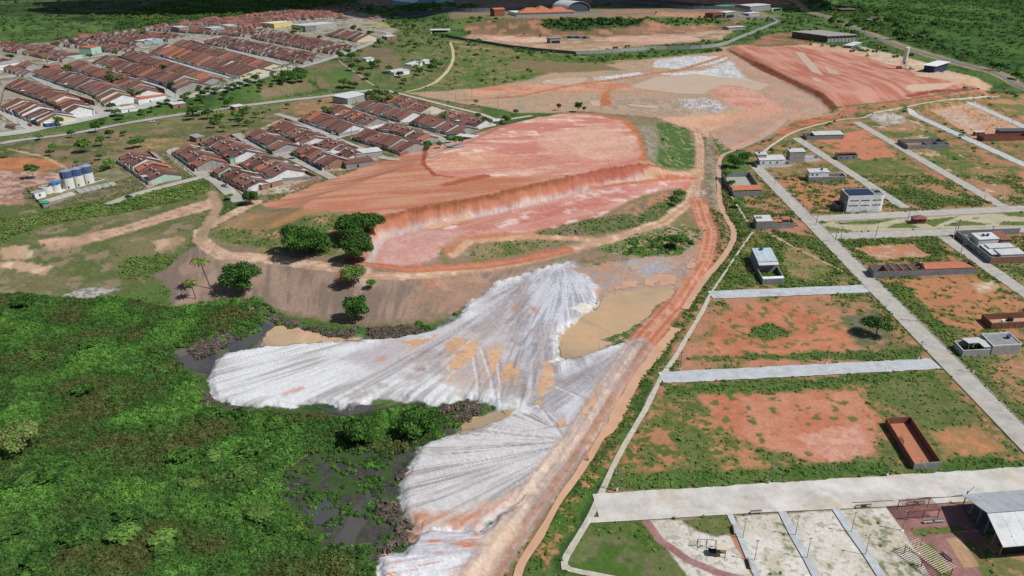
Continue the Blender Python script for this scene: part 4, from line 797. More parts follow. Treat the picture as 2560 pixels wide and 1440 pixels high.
m_cream = mat('cream_painted_wall', (222, 212, 184), .85, .08, .6)
m_pink = mat('pale_pink_wall', (214, 176, 168), .85, .1, .6)
m_mint = mat('mint_green_wall', (176, 208, 190), .85, .1, .6)
m_green = mat('turquoise_green_wall', (56, 176, 146), .8, .12, .6)
m_blue = mat('blue_painted_wall', (62, 88, 146), .8, .12, .6)
m_lblue = mat('light_blue_wall', (146, 186, 200), .8, .1, .6)
m_yel = mat('yellow_painted_wall', (226, 200, 120), .85, .1, .6)
m_zinc = stripes('white_metal_sheeting', (226, 228, 226), (200, 204, 206), 0, .9, .45)
m_zincg = stripes('grey_fibre_cement_sheeting', (172, 170, 160), (140, 138, 130), 0, .9, .8)
m_zinch = stripes('grey_metal_sheeting', (196, 202, 206), (168, 174, 180), 0, .7, .5)
m_zincb = stripes('pale_blue_metal_sheeting', (206, 224, 232), (170, 192, 204), 0, .7, .45)
m_dark = mat('dark_opening', (34, 36, 40), .6, .1, 1)
m_glass = mat('window_glass', (48, 58, 70), .15, .1, 1, spec=.6)
m_pv = mat('solar_cell_glass', (44, 56, 84), .15, .1, 2, spec=.6)
m_steel = mat('galvanised_steel', (150, 156, 160), .5, .1, 2, metal=.3)
m_pole = mat('concrete_pole', (132, 130, 124), .9, .15, 2)
m_tankb = mat('blue_plastic_tank', (36, 84, 150), .45, .1, 1)
m_tankw = mat('white_tank_steel', (222, 222, 214), .55, .06, .5)
m_tankn = mat('navy_tank_band', (58, 84, 138), .5, .2, .25, rgb2=(86, 104, 130))
m_tyre = mat('tyre_rubber', (36, 36, 38), .9, .1, 3)
m_wood = mat('timber', (150, 122, 90), .9, .2, 1.2)
m_rust = mat('rust_red_steel', (146, 86, 74), .7, .2, 1.2)
m_cstone = mat('floor_earth', (196, 124, 88), .95, .12, .6)
WALLC = {'grey': m_blkw, 'white': m_white, 'cream': m_cream, 'pink': m_pink, 'mint green': m_mint, 'turquoise': m_green, 'blue': m_blue, 'light blue': m_lblue, 'bare brick': m_brick, 'yellow': m_yel}
GR = .108; SHEAR = .214
def ordw(n):
    n += 1; a = ['', 'first', 'second', 'third', 'fourth', 'fifth', 'sixth', 'seventh', 'eighth', 'ninth']
    if n <= 30: return ORD[n-1]
    t = ['', '', 'twen', 'thir', 'for', 'fif', 'six', 'seven', 'eigh', 'nine'][n//10]+'t'; return t+'ieth' if n % 10 == 0 else t+'y-'+a[n % 10]
ORD = ['first', 'second', 'third', 'fourth', 'fifth', 'sixth', 'seventh', 'eighth', 'ninth', 'tenth', 'eleventh', 'twelfth', 'thirteenth', 'fourteenth', 'fifteenth', 'sixteenth', 'seventeenth', 'eighteenth', 'nineteenth', 'twentieth', 'twenty-first', 'twenty-second', 'twenty-third', 'twenty-fourth', 'twenty-fifth', 'twenty-sixth', 'twenty-seventh', 'twenty-eighth', 'twenty-ninth', 'thirtieth']
def gable(mb, x0, x1, y0, y1, ze, zr, ov=.35, t=.14):
    """two pitched roof sheets, ridge along x"""
    ym = (y0+y1)/2; X0, X1 = x0-ov, x1+ov; k = (zr-ze)/(ym-y0); Y0, Y1 = y0-ov, y1+ov; zl = ze-k*ov
    mb.slab([(X0, Y0, zl), (X1, Y0, zl), (X1, ym, zr), (X0, ym, zr)], t)
    mb.slab([(X0, ym, zr), (X1, ym, zr), (X1, Y1, zl), (X0, Y1, zl)], t)
def gwall(mb, x0, x1, y0, y1, zb, ze, zr):
    ym = (y0+y1)/2
    vs = [(x0, y0, zb), (x1, y0, zb), (x1, y1, zb), (x0, y1, zb), (x0, y0, ze), (x1, y0, ze), (x1, y1, ze), (x0, y1, ze), (x0, ym, zr), (x1, ym, zr)]
    mb.add(vs, [(0, 1, 5, 4), (2, 3, 7, 6), (1, 2, 6, 9, 5), (3, 0, 4, 8, 7), (4, 5, 9, 8), (6, 7, 8, 9)])
def island_rnd(m, lo, hi):
    n = m.node_tree; b = n.nodes['Principled BSDF']; L = n.links; g_ = nd(n, 'ShaderNodeNewGeometry'); r = nd(n, 'ShaderNodeMapRange'); r.inputs[3].default_value = lo; r.inputs[4].default_value = hi; L.new(g_.outputs['Random Per Island'], r.inputs[0])
    h = nd(n, 'ShaderNodeHueSaturation'); L.new(r.outputs[0], h.inputs['Value']); L.new(b.inputs['Base Color'].links[0].from_socket, h.inputs['Color']); L.new(h.outputs[0], b.inputs['Base Color']); return m
m_tilef = island_rnd(mat('far_clay_tiles', (146, 96, 80), .9, .3, .9, rgb2=(108, 72, 64)), .62, 1.5)
MC = {}
def shared(key, fn):
    if key not in MC: MC[key] = fn()
    return MC[key]
def put(name, me, m, parent):
    o = bpy.data.objects.new(name, me); link(o, parent)
    if m is not None:
        if not me.materials: me.materials.append(m)
        o.material_slots[0].link = 'OBJECT'; o.material_slots[0].material = m
    return o
def V_(i): return lambda: None
HOUSE_N = [0]; FAR = {}
far_parts = {'roof': MB(), 'wall': MB()}
def row_block(desc, q, far=False, lot=7.2, walls=('grey', 'white', 'white', 'bare brick', 'mint green', 'cream', 'grey', 'blue', 'white', 'cream', 'light blue'), heater=.45, gap=.25, cut=None):
    """a row of adjoining single-storey houses filling a strip; q = four ground corners (front left, front right, back right, back left)"""
    x, y, z = P([a[0] for a in q], [a[1] for a in q]); p = np.stack([x, y], 1)
    if far: p = cut if cut is not None else p
    ax = ((p[1]-p[0])+(p[2]-p[3]))/2; Lx = np.hypot(*ax); ax /= Lx; ay0 = ((p[3]-p[0])+(p[2]-p[1]))/2; Ly = abs(ay0[0]*-ax[1]+ay0[1]*ax[0])
    nrm = np.array([-ax[1], ax[0]]); nrm = nrm if nrm @ ay0 > 0 else -nrm
    if far and cut is None and Ly > 20:
        nr = int(round(Ly/15))
        for r_ in range(nr):
            a, b_ = r_/nr, (r_+.93)/nr; row_block(desc, q, far=True, lot=lot, cut=np.array([p[0]*(1-a)+p[3]*a, p[1]*(1-a)+p[2]*a, p[1]*(1-b_)+p[2]*b_, p[0]*(1-b_)+p[3]*b_]))
        return
    if not far: print('block', desc[:40], 'L %.0f D %.0f' % (Lx, Ly))
    n_ = max(1, int(round(Lx/lot))); w_ = Lx/n_; rz = math.atan2(ax[1], ax[0]); flip = (ax[0]*nrm[1]-ax[1]*nrm[0]) < 0
    rr = random.Random(hash(desc) % 9999 if False else sum(map(ord, desc))*7+n_)
    for i in range(n_):
        s = (i+.5)/n_; o2 = (p[0]*(1-s)+p[1]*s); oe = (p[3]*(1-s)+p[2]*s)
        zz = min(float(HZ(np.array([o2[0]]), np.array([o2[1]]))[0]), float(HZ(np.array([oe[0]]), np.array([oe[1]]))[0]))
        dep = max(6.0, Ly-.4); fy = min(1.6, dep*.11); hd = dep-fy-min(1.2, dep*.08)
        wall = rr.choice(walls); colr = WALLC[wall]; tile = rr.choice((m_tile, m_tile, m_tile2, m_tile)); zoff = rr.uniform(-.5, .5)
        kind = rr.randrange(4); sg = -1 if flip else 1; tr = rr.random(); hx = w_/2-rr.choice((.3, .4, .6, 1.0, 1.5)); fy += rr.uniform(-.4, .8); hd -= rr.choice((0, 0, .8, 1.8)); sh = rr.uniform(-.4, .4)*gap
        y0, y1 = fy, fy+hd; ze, zr = 2.6+zoff, 2.6+zoff+hd*rr.choice((.14, .17, .2)); ym = (y0+y1)/2
        M = Matrix.Translation((o2[0], o2[1], zz)) @ Matrix.Rotation(rz, 4, 'Z') @ Matrix.Diagonal((1, sg, 1, 1))
        if far:
            if rr.random() < .07: continue
            zx = rr.uniform(-.5, .8); ze += zx; zr += zx+rr.uniform(-.3, .5); y0 += rr.uniform(0, 1.5); y1 -= rr.uniform(0, 2.0); hx -= rr.choice((0, 0, .5, 1.2))
            t1, t2 = MB(), MB(); gable(t1, -hx, hx, y0, y1, ze, zr, .3, .15); gwall(t2, -hx, hx, y0, y1, -1.5, ze, zr-.1)
            for mb, k in ((t1, 'roof'), (t2, 'wall')):
                vs = [M @ Vector(v) for v in mb.v]; far_parts[k].add(vs, [f[::-1] for f in mb.f] if flip else mb.f)
            continue
        hname = 'row_house'; lab = f"{'orange' if tr > .93 else 'brown'} row house, {wall} front, {ORD[min(i, 29)]} from left in {desc}"
        root = empty(hname, (o2[0], o2[1], zz), rz, lab, 'house', 'terracotta roofed row houses of the two settlements')
        HOUSE_N[0] += 1
        def fin(mb): 
            if flip: mb.v = [(a, -b, c) for a, b, c in mb.v]; mb.f = [f[::-1] for f in mb.f]
            return mb
        tm = m_tileo if tr > .93 else tile
        mb = MB(); gable(mb, -hx+sh, hx+sh, y0, y1, ze, zr, .3, .16); fin(mb).build('roof', tm, root)
        mb = MB(); gwall(mb, -hx+.15+sh, hx-.15+sh, y0, y1, -1.6, ze-.05, zr-.17); fin(mb).build('wall', rr.choice((m_blkw, m_white, m_brick, m_mint, m_cream, m_white, m_blkw)), root)
        mb = MB(); e_ = -hx-.32+sh; mb.add([(e_-.22, y0-.3, ze-.05), (e_, y0-.3, ze-.05), (e_, ym, zr+.28), (e_-.22, ym, zr+.28), (e_-.22, y1+.3, ze-.05), (e_, y1+.3, ze-.05), (e_-.22, y0-.3, -1), (e_, y0-.3, -1), (e_-.22, y1+.3, -1), (e_, y1+.3, -1)], [(0, 1, 2, 3), (3, 2, 5, 4), (6, 7, 1, 0), (9, 8, 4, 5), (7, 9, 5, 2, 1), (8, 6, 0, 3, 4)]); fin(mb).build('party_wall', rr.choice((m_brick, m_tile2, m_blkw, m_brick)), root)
        mb = MB(); mb.box(-w_/2+.02, w_/2-.02, 0, .18, -1.5, 2.1+zoff*.4); fin(mb); mb.build('front_wall', colr, root)
        if rr.random() < .75:
            mb = MB(); a = rr.uniform(-w_*.3, w_*.2); mb.box(a, a+1.6, -.05, .02, -.3, 1.9); fin(mb).build('gate', rr.choice((m_steel, m_blue, m_white, m_rust, m_dark)), root)
        if kind == 0:   # porch roof carried over the front yard
            mb = MB(); mb.slab([(-hx, -.2, 2.35), (hx*.3, -.2, 2.35), (hx*.3, y0+.4, 2.75+zoff), (-hx, y0+.4, 2.75+zoff)], .12); fin(mb).build('porch_roof', rr.choice((m_tile2, m_zinc, m_tileo, m_tile)), root)
        if kind in (1, 2):
            mb = MB(); b_ = rr.uniform(.1, .4)*hx; mb.slab([(-b_-1.4, y1-.2, 2.7), (b_+1.2, y1-.2, 2.7), (b_+1.2, y1+2.3, 2.3), (-b_-1.4, y1+2.3, 2.3)], .1); fin(mb).build('back_roof', rr.choice((m_zinc, m_tile, m_tile2, m_zincg)), root)
        if rr.random() < heater:
            k = (zr-ze)/(ym-y0); cx = rr.uniform(-1, 1); yy = ym-hd*.22; zc = ze+k*(yy-y0)
            hb = MB(); hb.slab([(cx-.8, yy-.6, zc-.6*k+.3), (cx+.8, yy-.6, zc-.6*k+.3), (cx+.8, yy+.6, zc+.6*k+.3), (cx-.8, yy+.6, zc+.6*k+.3)], .15); h = fin(hb).build('solar_heater', m_dark, root)
            hb = MB(); hb.cyl((cx-.8, yy+.9, zc+1.0*k+.5), (cx+.8, yy+.9, zc+1.0*k+.5), .28, n=8); fin(hb).build('hot_water_tank', m_white, h)
        if rr.random() < .34:
            mb = MB(); a = rr.uniform(-hx, 0); mb.slab([(a, ym+.6, zr+.15), (a+rr.uniform(2, 3.4), ym+.6, zr+.15), (a+3, y1, ze+.35), (a, y1, ze+.35)], .08); fin(mb).build('patched_roof_sheet', m_zinc, root)
    if not far:   # rear party wall, built brick
        for k, (a, b_) in enumerate(((p[3], p[2]), (p[1], p[2]), (p[0], p[3]))):
            d = b_-a; Ld = np.hypot(*d); mid = (a+b_)/2; zz = float(HZ(np.array([mid[0]]), np.array([mid[1]]))[0])
            o = empty('boundary_wall', (mid[0], mid[1], zz), math.atan2(d[1], d[0]), f"{['brick party wall behind', 'grey end wall closing the right end of', 'brick end wall closing the left end of'][k]} {desc}", 'wall')
            MB().box(-Ld/2, Ld/2, -.1, .1, -2.2, 1.7).build('wall_panel', (m_brick, m_blkw, m_brickd)[k], o)
            MB().box(-Ld/2, Ld/2, -.13, .13, 1.7, 1.78).build('coping', m_kerb, o)
low = [
    ('the block nearest the water tanks', [(292, 406), (372, 462), (438, 438), (372, 382)], dict(walls=('bare brick', 'grey', 'pink', 'white'), heater=.8)),
    ('front row facing the tanks block', [(430, 388), (487, 430), (560, 410), (498, 362)], dict(walls=('bare brick', 'grey', 'turquoise'), heater=.5)),
    ('the row with turquoise gateway', [(502, 364), (578, 409), (645, 386), (578, 341)], dict(walls=('grey', 'mint green', 'bare brick'), heater=1)),
    ('brick row above roadside tree', [(526, 440), (618, 483), (668, 462), (600, 415)], dict(walls=('bare brick',), heater=.7)),
    ('pale green gabled quarry row', [(604, 416), (672, 455), (797, 448), (692, 398)], dict(walls=('bare brick', 'mint green', 'pink'), heater=1)),
    ('row below the white wall', [(614, 346), (682, 386), (747, 370), (670, 328)], dict(walls=('grey', 'white', 'turquoise', 'grey'), heater=.2)),
    ('row behind the white wall', [(672, 324), (755, 366), (810, 346), (714, 300)], dict(heater=.8)),
    ('the row starting with blue front', [(728, 386), (805, 428), (868, 406), (787, 365)], dict(walls=('blue', 'grey', 'grey', 'bare brick'), heater=.2)),
    ('row ending at long white shed', [(789, 366), (866, 404), (905, 386), (846, 352)], dict(heater=.9)),
    ('the row with lilac front', [(881, 350), (1000, 388), (1050, 370), (941, 326)], dict(walls=('grey', 'bare brick', 'pink', 'grey'), heater=.1)),
    ('the row above lilac front', [(945, 326), (1052, 362), (1090, 348), (992, 314)], dict(heater=.9)),
    ('the row with parked white van', [(1022, 312), (1132, 342), (1180, 327), (1086, 296)], dict(heater=.1)),
    ('pale gabled row at settlement edge', [(1090, 294), (1186, 324), (1235, 312), (1128, 280)], dict(walls=('mint green', 'light blue', 'white'), heater=.9)),
    ('long row beside tree clump', [(882, 272), (1000, 308), (1044, 292), (942, 257)], dict(walls=('white', 'pink', 'grey', 'cream', 'mint green', 'light blue'), heater=.1)),
    ('last row under long path', [(946, 256), (1048, 288), (1092, 276), (1004, 245)], dict(heater=.9)),
    ('row with white gable wall', [(746, 304), (848, 340), (908, 325), (802, 284)], dict(walls=('light blue', 'grey', 'white'), heater=.1)),
    ('row behind white gable wall', [(805, 283), (912, 320), (958, 308), (855, 268)], dict(heater=.8)),
]
up_ = [
    ('lowest left upper town row', [(0, 276), (96, 315), (160, 300), (12, 222)], {}),
    ('round tree row, red car street', [(14, 220), (164, 298), (242, 284), (74, 206)], {}),
    ('long row facing white car', [(72, 188), (262, 267), (338, 252), (146, 168)], {}),
    ('coconut palm row, upper town', [(160, 168), (336, 250), (414, 240), (215, 158)], {}),
    ('row above white gable houses', [(226, 164), (440, 234), (504, 221), (296, 143)], {}),
    ('row with two-tree garden', [(300, 144), (500, 221), (560, 209), (350, 132)], {}),
    ('row below blue walled corner', [(374, 135), (594, 198), (654, 180), (428, 115)], {}),
    ('second row below blue corner', [(430, 116), (650, 179), (678, 168), (478, 103)], {}),
    ('row with long green wall', [(504, 110), (756, 162), (812, 146), (560, 94)], {}),
    ('row behind grey school', [(600, 92), (828, 138), (884, 122), (690, 80)], {}),
    ('short row by hill crest', [(812, 90), (892, 106), (924, 98), (850, 76)], {}),
    ('left back upper town row', [(0, 128), (150, 156), (206, 146), (40, 108)], {}),
]
for d, q, k in low: row_block(d, q, **k)
for j_, (d, q, k) in enumerate(up_): row_block(d, q, lot=9.5, heater=.1, far=j_ in (8, 9, 11), **k)
for q in ([(-60, 140), (110, 190), (60, 190), (-60, 165)], [(-20, 160), (60, 176), (100, 168), (-20, 144)], [(0, 120), (110, 134), (150, 122), (20, 112)], [(180, 100), (262, 96), (280, 90), (200, 92)], [(118, 112), (290, 136), (350, 122), (185, 98)], [(200, 96), (340, 116), (400, 106), (262, 86)], [(272, 88), (420, 106), (475, 96), (335, 78)], [(350, 76), (530, 88), (600, 76), (400, 64)],
          [(470, 84), (600, 92), (680, 80), (520, 72)], [(600, 76), (720, 66), (730, 56), (600, 66)], [(430, 66), (640, 64), (700, 54), (460, 56)], [(500, 56), (720, 50), (780, 42), (540, 48)], [(700, 56), (860, 44), (870, 38), (720, 46)], [(600, 46), (820, 38), (860, 32), (640, 38)], [(700, 36), (880, 32), (900, 26), (740, 28)], [(860, 48), (960, 46), (965, 40), (870, 41)], [(780, 26), (900, 24), (920, 19), (800, 20)], [(-60, 120), (0, 126), (40, 112), (-60, 104)], [(-80, 300), (40, 330), (-10, 300), (-80, 285)]): row_block('far rows', q, far=True, lot=9)
fr = far_parts['roof'].build('row_house_roofs', m_tilef); tag(fr, 'dense brown tiled roofs of the far rows of the upper town', 'houses', kind='stuff')
fw = far_parts['wall'].build('row_house_walls', m_blkw, fr)
# ------------------------------------------------------------------ single buildings, each from its own corners
def frame(fl, fr_, bl=None, d1=None, depth=None):
    """local frame from ground corners in the photograph: x along the front, y away from the viewer"""
    a, b_ = P1(*fl), P1(*fr_); ex = Vector((b_.x-a.x, b_.y-a.y, 0)); w_ = ex.length; rz = math.atan2(ex.y, ex.x); ey = Vector((-ex.y, ex.x, 0))/w_
    if depth is None: c_ = P1(*bl); depth = abs((c_-a).dot(ey))
    return a, rz, w_, depth
SHEARED = []
class Bld:
    def __init__(s, name, label, cat, fl, fr_, bl=None, depth=None, group=None, grid=False):
        s.o, s.rz, s.w, s.d = frame(fl, fr_, bl, depth=depth)
        if grid: s.rz = GR
        s.root = empty(name, (s.o.x, s.o.y, s.o.z), s.rz, label, cat, group)
        if grid: SHEARED.append(s.root)
    def box(s, n_, m, x0, x1, y0, y1, z0, z1, par=None): return MB().box(x0, x1, y0, y1, z0, z1).build(n_, m, par or s.root)
    def slab(s, n_, m, pts, t=.12, par=None): return MB().slab(pts, t).build(n_, m, par or s.root)
    def yard(s, n_, m, x0, x1, y0, y1, h, t=.16, z0=-.4, cop=None, sides='fblr'):
        for k, (a, b_, c_, d_) in {'f': (x0, x1, y0, y0+t), 'b': (x0, x1, y1-t, y1), 'l': (x0, x0+t, y0+t, y1-t), 'r': (x1-t, x1, y0+t, y1-t)}.items():
            if k in sides:
                o = s.box(n_, m, a, b_, c_, d_, z0, h)
                if cop: s.box('coping', cop, a-.03, b_+.03, c_-.03, d_+.03, h, h+.09, o)
    def win(s, x, z, w_=1.2, h=1.0, y=0.0, side='f', m=None, n_='window'):
        fr0 = MB()
        if side == 'f': fr0.box(x, x+w_, y-.06, y-.005, z, z+h); f = fr0.build(n_, m_kerb, s.root); MB().box(x+.08, x+w_-.08, y-.085, y-.062, z+.08, z+h-.08).build('pane', m or m_glass, f)
        elif side == 'r': fr0.box(y+.005, y+.06, x, x+w_, z, z+h); f = fr0.build(n_, m_kerb, s.root); MB().box(y+.062, y+.085, x+.08, x+w_-.08, z+.08, z+h-.08).build('pane', m or m_glass, f)
        else: fr0.box(y-.06, y-.005, x, x+w_, z, z+h); f = fr0.build(n_, m_kerb, s.root); MB().box(y-.085, y-.062, x+.08, x+w_-.08, z+.08, z+h-.08).build('pane', m or m_glass, f)
    def tank(s, x, y, z, r=.7, h=.9, n_='water_tank'):
        b_ = MB().cyl((x, y, z), (x, y, z+h), r*.85, r, 14).build(n_, m_tankb, s.root); MB().cyl((x, y, z+h), (x, y, z+h+.22), r*1.03, r*.35, 14).build('lid', m_tankb, b_)
    def parapet(s, m, x0, x1, y0, y1, z, h=.5, t=.16, n_='parapet'):
        o = MB().box(x0, x1, y0, y0+t, z, z+h).box(x0, x1, y1-t, y1, z, z+h).box(x0, x0+t, y0+t, y1-t, z, z+h).box(x1-t, x1, y0+t, y1-t, z, z+h).build(n_, m, s.root)
# R1 grey walled house, white sheet roof, by the red embankment
b_ = Bld('walled_house', 'grey walled house with white sheet roof beside the red embankment', 'house', (2016, 350), (2102, 345), (2003, 342), grid=True)
b_.yard('yard_wall', m_blk, 0, b_.w, 0, max(b_.d, 11), 2.5, cop=m_kerb)
b_.box('wall', m_blk, b_.w*.25, b_.w-.4, .4, 9, -.2, 3.2); b_.slab('roof', m_zinc, [(b_.w*.2, -.2, 3.4), (b_.w-.2, -.2, 3.4), (b_.w-.2, 9.6, 3.9), (b_.w*.2, 9.6, 3.9)], .15)
b_.box('stair_tower', m_blk, b_.w*.3, b_.w*.42, 9.8, 12, 0, 4.6); b_.win(b_.w*.5, 1.0, 1.3, 1.1, y=.4)
# R2 unfinished brick house far right
b_ = Bld('unfinished_house', 'unfinished brown brick house with open roof trusses at the right edge', 'house', (2458, 354), (2570, 350), (2440, 336), grid=True)
b_.yard('outer_wall', m_brickd, 0, b_.w, 0, 10, 3.0)
for k in range(5): b_.box('roof_beam', m_wood, b_.w*(.15+.17*k), b_.w*(.15+.17*k)+.2, .2, 9.8, 3.0, 3.2)
b_.box('dark_hall', m_blk, b_.w*.55, b_.w+12, 10.5, 20, 0, 3.6); b_.slab('roof', mat('dark_sheet_roof', (92, 92, 98), .8, .15, .5), [(b_.w*.5, 10, 4.6), (b_.w+12, 10, 4.2), (b_.w+12, 20, 4.2), (b_.w*.5, 20, 4.6)])
b_ = Bld('site_hut', 'small white roofed hut left of the unfinished brick house', 'hut', (2438, 340), (2460, 339), depth=4, grid=True)
b_.box('wall', m_brick, 0, b_.w, 0, 4, -.2, 2.6); b_.slab('roof', m_zinc, [(-.3, -.3, 2.75), (b_.w+.3, -.3, 2.75), (b_.w+.3, 4.3, 2.95), (-.3, 4.3, 2.95)]); b_.box('door', m_dark, 1.2, 2.1, -.05, -.005, 0, 2)
# R3 grey shell
b_ = Bld('unfinished_building', 'dark grey block shell of roofless rooms beside the second street', 'building', (2268, 374), (2366, 369), (2262, 357), grid=True)
b_.yard('outer_wall', m_blk, 0, b_.w, 0, max(9, b_.d), 3.0); b_.box('inner_wall', m_blk, b_.w*.45, b_.w*.45+.2, .2, 8.8, 0, 3.4); b_.box('inner_wall', m_blk, b_.w*.7, b_.w*.7+.2, .2, 8.8, 0, 3.8); b_.box('inner_wall', m_blk, b_.w*.45+.2, b_.w-.2, 5, 5.2, 0, 3.4)
b_.box('rubble_floor', m_dark, b_.w*.46, b_.w*.69, .3, 4.8, 0, .5)
# R4 white pair
b_ = Bld('white_house', 'white two-storey house with shed roof and low white yard wall', 'house', (1893, 420), (1972, 414), (1880, 400), grid=True)
b_.yard('yard_wall', m_white, 0, b_.w, 0, 10, 1.8, cop=m_kerb); b_.box('wall', m_white, b_.w*.08, b_.w*.78, 1.2, 11, -.2, 4.4); b_.slab('roof', m_zinc, [(b_.w*.05, 1.0, 4.55), (b_.w*.82, 1.0, 4.55), (b_.w*.82, 11.4, 5.0), (b_.w*.05, 11.4, 5.0)])
b_.box('upper_floor', m_blkw, b_.w*.02, b_.w*.3, 6, 12, 4.4, 6.6); b_.slab('upper_roof', m_zinc, [(b_.w*0, 5.8, 6.7), (b_.w*.33, 5.8, 6.7), (b_.w*.33, 12.2, 6.9), (b_.w*0, 12.2, 6.9)]); b_.tank(b_.w*.1, 9, 6.9)
for k in range(3): b_.win(b_.w*(.15+.2*k), 2.4, 1.1, 1.0, y=1.2)
b_ = Bld('white_house', 'white tower-like house with blue tank, next to a pale walled yard', 'house', (1972, 406), (2045, 402), (1955, 385), grid=True)
b_.box('wall', m_blkw, 0, b_.w*.5, 0, 8, -.2, 6.4); b_.slab('roof', m_zinc, [(-.2, -.2, 6.6), (b_.w*.5+.2, -.2, 6.6), (b_.w*.5+.2, 8.2, 6.9), (-.2, 8.2, 6.9)]); b_.yard('yard_wall', m_white, b_.w*.5+.01, b_.w, 0, 8, 2.3, cop=m_kerb); b_.tank(1.5, 7.0, 6.9); b_.box('yard_floor', m_pink, b_.w*.55, b_.w*.95, .5, 7.5, 0, .12)
# R5 walled plot, orange roof
b_ = Bld('walled_house', 'grey walled plot with orange tiled house and open back yard', 'house', (1832, 492), (1902, 487), (1818, 441), grid=True)
b_.yard('yard_wall', m_blk, 0, b_.w, 0, b_.d, 2.7, cop=m_kerb); yb = min(b_.d*.42, 9)
b_.box('wall', m_blk, .4, b_.w-.6, 3.0, yb, -.2, 2.8); b_.slab('roof', m_tileo, [(.2, 2.2, 2.9), (b_.w-.4, 2.2, 2.9), (b_.w-.4, yb+.3, 3.5), (.2, yb+.3, 3.5)], .16)
for k in (.15, .45): b_.win(b_.w*k, 1.0, 1.4, 1.1, y=3.0)
b_.box('door', m_dark, b_.w*.72, b_.w*.72+.9, 2.95, 2.995, 0, 2.1); b_.box('yard_floor', mat('yard_concrete', (176, 172, 162), .95, .15, .5), .3, b_.w-.3, yb+.5, b_.d-.4, 0, .12)
# R6 white house with long yard
b_ = Bld('white_house', 'white two-storey house with blue roof tank and walled back yard', 'house', (2020, 454), (2112, 450), (2006, 434), grid=True)
b_.yard('yard_wall', m_blk, 0, b_.w, 0, 7, 2.5, cop=m_white); b_.box('wall', m_white, .4, b_.w*.53, .4, 6.8, -.2, 5.2); b_.slab('roof', m_zinc, [(.2, .2, 5.3), (b_.w*.55, .2, 5.3), (b_.w*.55, 7, 5.7), (.2, 7, 5.7)]); b_.tank(b_.w*.38, 4.5, 5.6)
b_.win(.2, 3.2, .1, .1, y=.4); 
for k in (.08, .2): b_.win(b_.w*k, 3.3, .9, 1.1, y=.4)
# R7 big white building with solar panels
b_ = Bld('white_commercial_building', 'large white building with rounded corner and solar panels on its roof', 'building', (2114, 533), (2208, 530), (2075, 506), grid=True)
W7, D7, H7 = b_.w, 12.0, 8.6
n_ = 8; rc = 3.0; pl = [(0, 0), (W7-rc, 0)]+[(W7-rc+rc*math.sin(k*math.pi/2/n_), rc-rc*math.cos(k*math.pi/2/n_)) for k in range(1, n_+1)]+[(W7, D7), (0, D7)]
MB().prism(pl, -.4, H7).build('wall', m_white, b_.root); MB().prism([(x_*.985+.1, y_*.985+.1) for x_, y_ in pl], H7, H7+.05).build('roof', m_blk, b_.root)
b_.box('side_wall', m_blk, -.12, -.002, 0, D7, -.4, H7+.1); b_.parapet(m_white, 0, W7-rc, 0, D7, H7, .35, .2)
for zz in (3.6, 6.2):
    for x0, x1 in ((.06, .30), (.36, .60), (.66, .92)): o = b_.box('strip_window', m_kerb, W7*x0, W7*x1*.97, -.04, -.003, zz, zz+.5); b_.box('pane', m_dark, W7*x0+.05, W7*x1*.97-.05, -.07, -.041, zz+.06, zz+.44, o)
for r_ in range(3):
    for k in range(8): 
        x0 = 1.2+k*1.62; y0 = 1.6+r_*3.2; b_.slab('solar_panel', m_pv, [(x0, y0, H7+.35), (x0+1.5, y0, H7+.35), (x0+1.5, y0+2.8, H7+.65), (x0, y0+2.8, H7+.65)], .06)
b_.box('roof_hatch', m_dark, W7-3.6, W7-1.2, 5, 8, H7+.05, H7+.4); b_.box('shutter', m_blkw, W7*.38, W7*.58, -.06, -.003, 0, 1.2)
b_.yard('yard_wall', m_blk, -3.2, -.14, 4, D7, 3.0)
# R8
b_ = Bld('grey_house', 'grey block house with white roof and small orange tiled rear roofs', 'house', (1889, 574), (1986, 571), (1877, 552), grid=True)
b_.yard('yard_wall', m_blk, b_.w*.42, b_.w, 0, 7.5, 2.7, cop=m_kerb); b_.box('wall', m_blk, 0, b_.w*.42-.01, 0, 8, -.3, 4.0); b_.slab('roof', m_zinc, [(0, 0, 4.1), (b_.w*.42, 0, 4.1), (b_.w*.42, 8, 4.4), (0, 8, 4.4)]); b_.box('roof_step', m_blk, .8, 3.4, 3.4, 5.4, 4.3, 4.8)
b_.slab('tiled_roof', m_tileo, [(b_.w*.45, 2.2, 2.7), (b_.w*.7, 2.2, 2.7), (b_.w*.7, 5, 3.1), (b_.w*.45, 5, 3.1)]); b_.slab('tiled_roof', m_tileo, [(b_.w*.72, 3.6, 3.2), (b_.w*.93, 3.6, 3.2), (b_.w*.93, 7, 3.6), (b_.w*.72, 7, 3.6)]); b_.box('inner_wall', m_blk, b_.w*.72, b_.w*.93, 4.0, 7.0, 0, 3.1)
# R9
b_ = Bld('unfinished_house', 'small grey block house shell without a roof beside a brown earth strip', 'house', (2094, 401), (2140, 398), (2087, 390), grid=True)
b_.yard('outer_wall', m_blk, 0, b_.w, 0, 7, 3.0)
for k in (.12, .45, .75): b_.win(b_.w*k, 1.2, 1.0, 1.1, y=0, m=m_dark)
b_.slab('roof_sheet', m_tile, [(0, 4.5, 3.1), (b_.w, 4.5, 3.1), (b_.w, 7, 3.4), (0, 7, 3.4)], .1)
